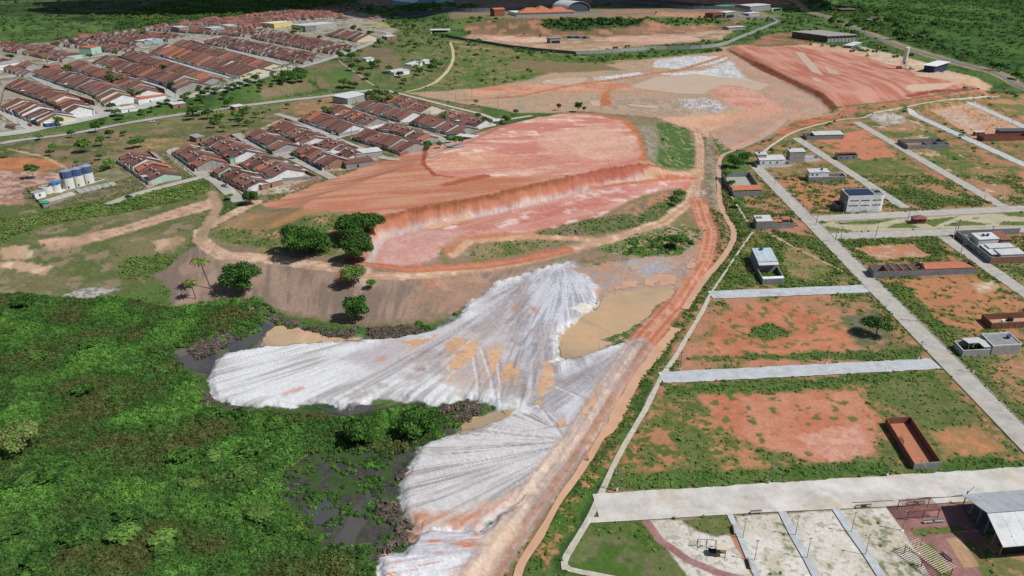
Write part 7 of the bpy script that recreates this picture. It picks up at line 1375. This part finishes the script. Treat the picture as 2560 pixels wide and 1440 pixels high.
# middle-distance trees share a few crowns
protos = []
for k in range(4):
    rg = np.random.default_rng(60+k); cs = [(0, 0, 4.2)]+[(math.cos(a)*1.7, math.sin(a)*1.7, 3+1.8*rg.random()) for a in np.arange(5)*1.26+rg.random()]; rs = [2.2]+list(1.2+.7*rg.random(5))
    protos.append((cloud_mesh('crown', leaf_cloud(cs, rs, 420, .75, rg, .85), l_far if k % 2 else l_tree), trunk_mesh(6, .2, cs[1:3], 1.6).mesh('trunk', m_bark)))
spots = [  # px, py, scale
    (285, 212, 1.6), (275, 208, 1.3), (410, 178, 1.3), (440, 188, 1.2), (455, 176, 1.0), (135, 272, 1.2), (28, 152, 1.5), (165, 186, 1.0), (172, 182, 1.5), (145, 118, 1.2), (225, 148, 1.3), (290, 140, 1.2), (120, 178, 1.0), (560, 134, 1.2), (350, 245, 1.2), (330, 238, 1.1), (430, 222, 1.3), (500, 228, 1.0), (180, 112, 1.4), (320, 232, 1.0),
    (735, 90, 1.6), (750, 88, 1.8), (800, 102, 1.2), (860, 106, 1.2), (885, 80, 1.5), (900, 84, 1.2), (925, 92, 1.5), (950, 118, 1.5), (360, 90, 1.6), (415, 92, 1.2), (1015, 30+35, 2.0), (1550, 60, 1.0), (640, 68, 1.0), (670, 72, 1.2),
    (715, 205, 1.6), (725, 200, 1.5), (735, 208, 1.4), (745, 196, 1.5), (708, 212, 1.2), (755, 206, 1.2), (760, 190, 1.2), (690, 204, 1.0), (655, 215, 1.2), (680, 218, .9), (650, 230, 1.0), (860, 222, 1.5), (875, 220, 1.2), (890, 222, 1.0), (850, 150, 1.5), (880, 155, 1.6), (895, 165, 1.3), (905, 185, 1.2), (930, 172, 1.3), (945, 168, 1.4), (870, 140, 1.2), (1050, 190, 1.4), (1080, 180, 1.6), (1085, 170, 1.4), (1100, 172, 1.2), (1040, 178, 1.2), (1000, 195, 1.3), (975, 185, 1.3), (920, 200, 1.2), (1010, 210, 1.1), (880, 178, 1.2), (900, 140, 1.2), (1040, 120, 1.3), (1075, 115, 1.3),
    (485, 300, 2.2), (500, 290, 2.0), (520, 298, 2.0), (535, 320, 1.5), (550, 310, 1.8), (560, 330, 1.3), (570, 270, 1.4), (590, 300, 1.6), (610, 290, 1.6), (620, 285, 1.3), (600, 315, 1.4), (640, 295, 1.2), (620, 315, 1.2), (280, 280, 1.5), (290, 292, 1.3), (300, 300, 1.3), (355, 288, 1.0), (380, 282, 1.1), (260, 310, 1.2), (150, 316, 1.5), (460, 255, 1.3), (470, 248, 1.4), (540, 235, 1.5), (510, 245, 1.5), (500, 252, 1.3), (570, 232, 1.4), (585, 226, 1.3), (520, 232, 1.2), (620, 215, 1.4), (640, 208, 1.3), (600, 222, 1.2), (420, 262, 1.2), (400, 268, 1.2), (560, 250, 1.2), (480, 270, 1.0), (580, 255, 1.2), (240, 332, 1.6), (215, 382, 2.0), (205, 380, 1.6), (255, 365, 1.4), (275, 345, 1.3), (335, 372, 1.4), (350, 368, 1.6), (135, 380, 1.2), (125, 390, 1.0), (250, 400, .9), (192, 415, .7), (275, 422, 1.4), (262, 428, 1.0), (85, 446, 1.2), (180, 345, 1.2), (100, 350, 1.0), (310, 340, 1.0), (720, 272, 1.0), (800, 260, .8), (680, 350, .8), (720, 352, .6),
    (925, 250, 1.8), (940, 244, 1.8), (955, 250, 1.8), (965, 246, 1.6), (975, 258, 1.6), (935, 256, 1.5), (950, 258, 1.3), (990, 244, 1.2), (820, 290, 1.6), (812, 284, 1.2), (1100, 370, 1.0), (1070, 372, 1.3), (1140, 365, 1.3), (1150, 362, 1.2), (1125, 358, 1.1), (1065, 376, 1.0), (1110, 302, 1.2), (1215, 316, 1.6), (1225, 312, 1.2), (1265, 310, 1.4), (830, 368, .8), (735, 420, .7), (530, 388, .8), (700, 360, .8), (1190, 262, 1.0), (880, 248, 1.0), (890, 305, .8), (735, 398, 1.0),
    (2200, 78, 3.2), (2215, 66, 2.6), (2190, 64, 2.4), (2240, 76, 2.6), (2255, 90, 2.6), (2240, 100, 2.4), (2262, 100, 2.2), (2290, 104, 2.2), (2335, 80, 2.8), (2310, 94, 1.8), (2090, 52, 2.5), (2080, 64, 2.4), (2100, 70, 2.4), (2120, 76, 2.2), (2078, 36, 2.6), (2060, 28, 3.0), (2044, 18, 3.0), (2030, 10, 3.0), (2020, 4, 3.0), (2140, 62, 2.0), (2160, 84, 1.8), (2130, 92, 1.6), (2000, 4, 3.0), (2150, 28, 2.4), (2190, 44, 2.4), (2160, 38, 2.4), (2330, 110, 1.6), (2352, 122, 1.4), (2420, 150, 1.6), (2500, 178, 1.6), (2540, 200, 1.8), (2480, 176, 1.4),
    (1365, 62, 1.5), (1378, 60, 1.6), (1396, 64, 1.4), (1408, 60, 1.7), (1430, 62, 1.8), (1440, 56, 1.5), (1460, 60, 1.6), (1478, 62, 2.0), (1498, 58, 1.8), (1512, 62, 1.8), (1530, 62, 2.0), (1545, 58, 2.0), (1560, 64, 1.6), (1580, 62, 1.4), (1600, 58, 1.5), (1200, 52, 1.5), (1180, 56, 1.5), (1240, 54, 1.2), (1020, 70, 1.5), (1035, 74, 1.4), (1198, 112, 1.4), (1310, 90, .8), (1350, 94, .7), (1640, 36, .8),
    (1694, 500, .9), (1688, 515, .9), (1815, 445, .9), (1826, 470, .8), (1845, 520, .8), (1560, 560, .0)]
zc_ = {}; zl_ = []
for k, (u, v, s) in enumerate(spots):
    if s <= 0: continue
    t = empty('bushy_tree', P1(u, v), (k*1.7) % 6.28, None, 'tree', 'bushy trees of the settlements and roadsides'); s = s*(.74 if 225 < v < 440 and u < 1280 else .85 if v < 225 and u < 700 else 1); t.scale = (s, s, s*(.8+.3*((k*37) % 10)/10)); cm, tm = protos[k % 4]
    for nme, me in (('crown', cm), ('trunk', tm)): o = link(bpy.data.objects.new(nme, me), t)
    zone = ('beyond the highway' if u > 1990 and v < 210 else 'on the bank of the terrace cutting' if 1150 < u < 1700 and v < 120 else 'on the hillside under the upper town' if 830 < u < 1110 and v > 110 and v < 215 else 'among the upper town roofs' if v < 225 and u < 640 else 'in the lower settlement' if 640 < u < 1280 and v > 240 else 'by the channel' if u > 1500 else 'in the scrub between the two settlements')
    zc_[zone] = zc_.get(zone, 0)+1; big_ = 'large' if s >= 2 else 'small' if s < 1.15 else 'mid-sized'; zl_.append((t, u, zone, big_))
for z_ in zc_:
    for j, (t, u, zone, b_) in enumerate(sorted([a for a in zl_ if a[2] == z_], key=lambda a: a[1])):
        t['label'] = f'{b_} dark bushy tree, {ordw(j)} from the left {zone}'
rg0 = np.random.default_rng(77); MARW = PL([(0, 790), (300, 780), (430, 850), (500, 1000), (850, 1060), (680, 1180), (760, 1380), (700, 1440), (0, 1440)])
nb_ = 0
while nb_ < 46:
    u, v = rg0.uniform(0, 860), rg0.uniform(775, 1430); p_ = P1(u, v)
    if sdist(np.array([p_.x]), np.array([p_.y]), MARW)[0] < 2: continue
    s = rg0.uniform(.35, .95); t = empty('marsh_bush', p_-Vector((0, 0, .9*s)), u % 6, None, 'bush', 'taller bushes rising from the marsh scrub'); t.scale = (s*1.25, s*1.25, s*.62); cm, tm = protos[nb_ % 4]
    for nme, me in (('crown', cm), ('trunk', tm)): link(bpy.data.objects.new(nme, me), t)
    zl2 = globals().setdefault('zl2', []); zl2.append((t, u, s)); nb_ += 1
for j, (t, u, s) in enumerate(sorted(zl2, key=lambda a: a[1])): t['label'] = f"{'large' if s > .75 else 'small' if s < .5 else 'mid-sized'} rounded bush in the marsh scrub, {ordw(j)} from the left"
# palms
def palm_mesh(rg, L_=3.2, n_=13, droop=1.2):
    mb = MB()
    for k in range(n_):
        a = 2*math.pi*k/n_+rg.normal()*.15; el = .5+.5*rg.random(); prev = Vector((0, 0, 0)); dx, dy = math.cos(a), math.sin(a)
        for s in range(5):
            t = (s+1)/5; cur = Vector((dx*L_*t, dy*L_*t, L_*.42*el*math.sin(t*2.2)-droop*t*t)); wd = .55*(1-abs(t-.45))*L_/3.2+.08; px_ = Vector((-dy, dx, 0))*wd
            mb.add([prev-px_*.9, prev+px_*.9, cur+px_*(.9 if s < 4 else .1), cur-px_*(.9 if s < 4 else .1)], [(0, 1, 2, 3)]) if False else mb.add([prev, prev+px_+Vector((0, 0, -.25)), cur+px_*(.9 if s < 4 else .2)+Vector((0, 0, -.25)), cur, cur-px_*(.9 if s < 4 else .2)+Vector((0, 0, -.25)), prev-px_+Vector((0, 0, -.25))], [(0, 1, 2, 3), (0, 3, 4, 5)]); prev = cur
    return mb
rg = np.random.default_rng(5); pm = palm_mesh(rg).mesh('fronds', l_palm)
def palm(q, h, s, label, lean=.06, group=None):
    t = empty('coconut_palm', P1(*q), 0, label, 'palm tree', group); MB().cyl((0, 0, -.4), (-lean*h*1.5, 0, h), .22*s, .13*s, 7).build('trunk', m_bark, t)
    o = link(bpy.data.objects.new('crown', pm), t); o.location = (-lean*h*1.5, 0, h); o.scale = (s, s, s); o.rotation_euler = (0, 0, q[0])
palm((528, 722), 11.5, 1.25, 'tall coconut palm leaning left beside the round dense tree', .14); palm((490, 748), 7.0, .9, 'shorter coconut palm at the brown slope edge', .08)
for k, (u, v, s) in enumerate([(705, 186, 1), (720, 182, 1.1), (735, 178, 1.1), (690, 190, 1), (650, 200, .9), (628, 205, 1), (612, 210, 1), (585, 216, 1), (560, 224, 1), (545, 228, .9), (528, 232, .9), (895, 148, 1.1), (880, 150, 1), (1085, 158, 1.2), (1075, 164, 1.1), (1095, 166, 1), (1050, 168, 1), (240, 95, 1.3), (250, 92, 1.2), (235, 100, 1.2), (285, 90, 1.2), (355, 92, 1.2), (272, 185, 1.2), (280, 196, 1.1), (448, 165, 1.2), (310, 212, 1.2), (120, 162, 1.1), (735, 80, 1.2), (935, 82, 1.1), (2272, 100, 1.6), (2345, 68, 2.2), (485, 292, 1.2), (505, 288, 1.1), (545, 296, 1.1), (20, 395, .8), (500, 388, .7), (1118, 176, 1)]):
    palm((u, v), 6.5*s, s*1.1, 'coconut palm, '+ordw(k)+' of those '+('beyond the highway' if u > 1990 else 'on the hillside' if u > 800 else 'below the upper town'), .03, 'distant coconut palms')
# ------------------------------------------------------------------ plants past counting: geometry nodes scatter
def gn_scatter(name, pts, scl, rotz, kinds, src, label):
    me = bpy.data.meshes.new(name); me.vertices.add(len(pts)); me.vertices.foreach_set('co', np.asarray(pts, np.float32).ravel())
    for nme, tp, val in (('sc', 'FLOAT', scl), ('rz', 'FLOAT', rotz)): a = me.attributes.new(nme, tp, 'POINT'); a.data.foreach_set('value', np.asarray(val, np.float32))
    a = me.attributes.new('kd', 'INT', 'POINT'); a.data.foreach_set('value', np.asarray(kinds, np.int32)); me.update()
    o = link(bpy.data.objects.new(name, me)); tag(o, label, 'plants', kind='stuff')
    g = bpy.data.node_groups.new(name, 'GeometryNodeTree'); g.interface.new_socket('Geometry', in_out='INPUT', socket_type='NodeSocketGeometry'); g.interface.new_socket('Geometry', in_out='OUTPUT', socket_type='NodeSocketGeometry')
    gi = g.nodes.new('NodeGroupInput'); go = g.nodes.new('NodeGroupOutput'); jn = g.nodes.new('GeometryNodeJoinGeometry')
    def attr(nm, tp='FLOAT'): a = g.nodes.new('GeometryNodeInputNamedAttribute'); a.data_type = tp; a.inputs['Name'].default_value = nm; return a.outputs['Attribute']
    for k, s in enumerate(src):
        oi = g.nodes.new('GeometryNodeObjectInfo'); oi.inputs['Object'].default_value = s; oi.inputs['As Instance'].default_value = True; oi.transform_space = 'ORIGINAL'
        ip = g.nodes.new('GeometryNodeInstanceOnPoints'); g.links.new(gi.outputs[0], ip.inputs['Points']); g.links.new(oi.outputs['Geometry'], ip.inputs['Instance'])
        cmp_ = g.nodes.new('FunctionNodeCompare'); cmp_.data_type = 'INT'; cmp_.operation = 'EQUAL'; g.links.new(attr('kd', 'INT'), cmp_.inputs[2]); cmp_.inputs[3].default_value = k; g.links.new(cmp_.outputs[0], ip.inputs['Selection'])
        cx = g.nodes.new('ShaderNodeCombineXYZ'); g.links.new(attr('rz'), cx.inputs[2]); g.links.new(cx.outputs[0], ip.inputs['Rotation']); c2 = g.nodes.new('ShaderNodeCombineXYZ'); sa = attr('sc')
        for i in range(3): g.links.new(sa, c2.inputs[i])
        g.links.new(c2.outputs[0], ip.inputs['Scale']); g.links.new(ip.outputs[0], jn.inputs[0])
    g.links.new(jn.outputs[0], go.inputs[0]); md = o.modifiers.new('scatter', 'NODES'); md.node_group = g; return o
def clump_obj(name, label, q, n_, leaf, m, seed, flat=.7, cat='shrub'):
    rg = np.random.default_rng(seed); cs = [(0, 0, .35)]+[(rg.normal()*.4, rg.normal()*.4, .25+.25*rg.random()) for _ in range(3)]; me = cloud_mesh(name, leaf_cloud(cs, [.7, .5, .5, .45], n_, leaf, rg, flat, .7), m)
    o = link(bpy.data.objects.new(name, me)); o.location = P1(*q); return tag(o, label, cat)
cm = [clump_obj('marsh_shrub', 'low leafy shrub at the marsh edge below the sand tongue', (560, 1060), 70, .34, l_marsh, 1), clump_obj('marsh_shrub', 'second leafy shrub left of the algae pool', (640, 1180), 90, .28, l_marsh, 2), clump_obj('marsh_shrub', 'fine leaved shrub near the lower left corner', (120, 1380), 110, .22, l_marsh, 3)]
ct = [clump_obj('scrub_tuft', 'scrub tuft in the large red plot', (1700, 1100), 34, .4, l_tuft, 4), clump_obj('scrub_tuft', 'taller scrub tuft beside the footpath', (1600, 1080), 44, .36, l_tuft, 5)]
cd_ = [clump_obj('dead_brush', 'tangle of grey dead branches beside the black swamp', (980, 1310), 60, .36, l_dry, 6, cat='brush')]
cl_ = [clump_obj('lime_weed', 'bright lime green weed clump in the black swamp', (860, 1220), 50, .32, l_lime, 7)]
cf = [clump_obj('field_shrub', 'dense shrub in the green fields beyond the highway', (2450, 60), 60, .42, l_far, 8), clump_obj('field_shrub', 'shrub on the slope below the upper town', (560, 245), 60, .4, l_far, 9)]
def scatter_in(polys, dens, smin, smax, seed, keep=None, w=False, jitter=0):
    rg = np.random.default_rng(seed); out = []; ss = []
    for poly in polys:
        p = poly if w else PL(poly); x0, x1, y0, y1 = p[:, 0].min(), p[:, 0].max(), p[:, 1].min(), p[:, 1].max(); n_ = int((x1-x0)*(y1-y0)*dens); x = rg.uniform(x0, x1, n_); y = rg.uniform(y0, y1, n_)
        k = sdist(x, y, p) > -.2+.9*(rg.random(n_)-.5); k &= np.abs(x) < .74*(y*CP+CAMH*SP)
        if keep is not None: kk = keep(x, y, rg); k &= kk
        x, y = x[k], y[k]; out.append(np.stack([x, y, HZ(x, y)], 1)); n2 = .5+fbm(x, y, 6, seed, 2); ss.append((smin+(smax-smin)*rg.random(len(x))**1.5)*n2)
    return np.concatenate(out), np.concatenate(ss), rg
wsand = lambda x, y: np.maximum(sdist(x, y, SANDP[0]), sdist(x, y, SANDP[1]))
MAR = [(-700, 738), (60, 735), (180, 752), (300, 745), (430, 772), (560, 760), (640, 790), (560, 830), (440, 870), (420, 890), (490, 950), (510, 1010), (600, 1030), (860, 1048), (1000, 1030), (1150, 1015), (1170, 1040), (1060, 1100), (1000, 1130), (900, 1120), (760, 1135), (690, 1190), (720, 1270), (790, 1370), (880, 1400), (940, 1410), (930, 1620), (-700, 1620)]
pts, s, rg = scatter_in([MAR], 2.3, .45, 1.45, 31, keep=lambda x, y, r: wsand(x, y) < -1.0)
gn_scatter('marsh_vegetation', pts, s, rg.random(len(s))*6.28, rg.integers(0, 3, len(s)), cm, 'dense green marsh scrub covering the lower left')
print('marsh', len(s))
SW = [(690, 1180), (770, 1130), (900, 1115), (1060, 1060), (1150, 1020), (1180, 1060), (1060, 1115), (1010, 1190), (1020, 1290), (960, 1370), (900, 1400), (800, 1380), (760, 1300), (700, 1240)]
pts, s, rg = scatter_in([SW], 2.4, .25, .95, 32, keep=lambda x, y, r: (fbm(x, y, 3, 4, 3) > .545) & (wsand(x, y) < -.6))
p2_, s2_, _ = scatter_in([[(440, 870), (600, 780), (700, 800), (560, 870)], [(560, 745), (640, 745), (700, 790), (860, 835), (840, 845), (700, 815), (600, 780)], [(1040, 810), (1140, 785), (1130, 805), (1060, 835)], [(1560, 600), (1720, 590), (1735, 612), (1640, 640), (1580, 640)]], 1.0, .6, 1.6, 33, keep=lambda x, y, r: (fbm(x, y, 5, 6, 2) > .47) & (wsand(x, y) < -.6))
pts = np.concatenate([pts, p2_]); s = np.concatenate([s, s2_]); gn_scatter('swamp_weeds', pts, s, rg.random(len(s))*6.28, np.zeros(len(s), int), cl_, 'bright green weeds growing over the black swamp')
pts, s, rg = scatter_in([[(940, 1290), (1010, 1180), (1035, 1280), (1010, 1350), (960, 1385), (930, 1340)], [(1040, 1050), (1190, 1000), (1200, 1030), (1100, 1090), (1010, 1140)], [(640, 775), (700, 800), (860, 830), (1050, 815), (1060, 840), (940, 850), (820, 838), (690, 808)], [(470, 870), (560, 820), (590, 850), (500, 900)], [(500, 980), (560, 1020), (640, 1030), (520, 1030)]], 2.2, .6, 1.5, 34, keep=lambda x, y, r: (fbm(x, y, 5, 8, 2) > np.where(sdist(x, y, PL(SW)) > 0, .66, .42)) & (wsand(x, y) < -.3))
gn_scatter('dead_brushwood', pts, s, rg.random(len(s))*6.28, np.zeros(len(s), int), cd_, 'grey dead brushwood along the swamp and sand edges')
# weeds on the plots : follow the planted share of the ground cover
def veg_points(x0, x1, y0, y1, dens, seed, thr=.25, power=1.5):
    m_ = (X > x0) & (X < x1) & (Y > y0) & (Y < y1) & (np.abs(X) < .74*(Y*CP+CAMH*SP)); i = np.nonzero(m_)[0]; rg = np.random.default_rng(seed)
    cell = (Y[i]/1860*2.75*1.1)*(np.maximum(Y[i], 1)**2+CAMH**2)/(CAMH*1860)*2.3*1.0; pr = np.clip(dens*cell*np.clip(VEG[i]-thr, 0, 1)**power*2, 0, 1); k = rg.random(i.size) < pr; j = i[k]; n_ = len(j)
    jx = rg.uniform(-1, 1, n_)*Y[j]/1860*2.75*.6; jy = rg.uniform(-1, 1, n_)*(Y[j]**2+CAMH**2)/(CAMH*1860)*1.2; x, y = X[j]+jx, Y[j]+jy; return x, y, VEG[j], rg
STREETS = []
xs, ys, vg, rg = veg_points(-260, 330, 100, 430, 2.0, 41); k = (wsand(xs, ys) < -.5) & ~(sdist(xs, ys, PL(MAR)) > 0); xs, ys, vg = xs[k], ys[k], vg[k]
def clear_of(xs, ys, names=None):
    ok = np.ones(len(xs), bool)
    for ln, wd in FLATL+[(c_, 2.4) for c_ in FLATC]:
        m_ = wd/2+.1; i = np.nonzero(ok & (xs > ln[:, 0].min()-m_) & (xs < ln[:, 0].max()+m_) & (ys > ln[:, 1].min()-m_) & (ys < ln[:, 1].max()+m_))[0]
        if i.size: ok[i] &= ldist(xs[i], ys[i], ln) > m_
    for pl in FLATP:
        i = np.nonzero(ok & (xs > pl[:, 0].min()) & (xs < pl[:, 0].max()) & (ys > pl[:, 1].min()) & (ys < pl[:, 1].max()))[0]
        if i.size: ok[i] &= sdist(xs[i], ys[i], pl) < 0
    return ok
bx = []
for o in list(sc.objects):
    if o.type == 'EMPTY' and o.parent is None and o.get('category') in ('house', 'building', 'enclosure', 'hall', 'kiosk', 'shed', 'warehouse', 'tank'):
        for c_ in o.children:
            if c_.type == 'MESH' and c_.name.split('.')[0] in ('wall', 'roof', 'earth_floor', 'yard_floor', 'floor', 'foundation', 'carport_floor', 'sand_floor', 'roof_sheet'):
                bbx = [Matrix.LocRotScale(o.location, o.rotation_euler, None) @ Vector(q_) for q_ in c_.bound_box]; bx.append((min(a.x for a in bbx), max(a.x for a in bbx), min(a.y for a in bbx), max(a.y for a in bbx)))
def out_of_boxes(xs, ys):
    ok = np.ones(len(xs), bool)
    for a, b2, c_, d_ in bx: ok &= ~((xs > a) & (xs < b2) & (ys > c_) & (ys < d_))
    return ok
NAMES = ('street', 'footpath', 'road', 'highway', 'drainage_channel', 'puddle', 'dirt_track')
k = clear_of(xs, ys, NAMES) & out_of_boxes(xs, ys); xs, ys, vg = xs[k], ys[k], vg[k]; print('tufts', len(xs))
s = (.14+.72*rg.random(len(xs))**2.6)*(.5+.7*vg)*np.clip(ys/260, .75, 1.4)
gn_scatter('plot_weeds', np.stack([xs, ys, HZ(xs, ys)], 1), s, rg.random(len(s))*6.28, rg.integers(0, 2, len(s)), ct, 'green weeds and scrub growing over the open plots and banks')
xs, ys, vg, rg = veg_points(-1500, 1500, 430, 2400, .010, 42, .3, 1.4); k = clear_of(xs, ys, NAMES) & out_of_boxes(xs, ys); xs, ys = xs[k], ys[k]
s = (.6+1.1*rg.random(len(xs))**2)*np.clip(ys/450, .9, 3.2); print('far shrubs', len(xs))
gn_scatter('distant_scrub', np.stack([xs, ys, HZ(xs, ys)], 1), s, rg.random(len(s))*6.28, rg.integers(0, 2, len(s)), cf, 'dense green scrub of the distant fields and slopes')
# a real fair-weather cloud high above the far valley: its shade falls on the fields behind the upper town
mcl = bpy.data.materials.new('cloud_vapour'); mcl.use_nodes = True; mcl.node_tree.nodes['Principled BSDF'].inputs['Base Color'].default_value = (.9, .9, .92, 1); mcl.node_tree.nodes['Principled BSDF'].inputs['Roughness'].default_value = 1
def cloud(cx, cy, cz, lobes, label, seed):
    bm = bmesh.new(); rg_ = random.Random(seed)
    for dx_, dy_, r_, hz_ in lobes:
        bmesh.ops.create_icosphere(bm, subdivisions=3, radius=1, matrix=Matrix.Translation((dx_, dy_, 0)) @ Matrix.Diagonal((r_, r_*hz_, r_*.3, 1)))
    for v in bm.verts: v.co *= 1+.06*(rg_.random()-.5)
    me = bpy.data.meshes.new('cloud'); bm.to_mesh(me); bm.free(); me.materials.append(mcl); o = link(bpy.data.objects.new('cloud', me)); o.location = (cx, cy, cz); tag(o, label, 'cloud', kind='stuff')
def shade(u, v, h=900): a = P1(u, v); return a.x+SUN.x/SUN.z*h, a.y+SUN.y/SUN.z*h
cx, cy = shade(420, 22); cloud(cx, cy, 900, [(0, 60, 300, .8), (300, 120, 300, .7), (-170, 200, 220, .7), (560, 220, 320, .7), (100, 420, 420, .6), (900, 300, 300, .6)], 'white cloud over the far valley', 1)
cx, cy = shade(1200, 14); cloud(cx, cy, 900, [(-80, 0, 260, .7), (260, 60, 260, .6), (560, 160, 280, .6)], 'second white cloud over the far road', 2)
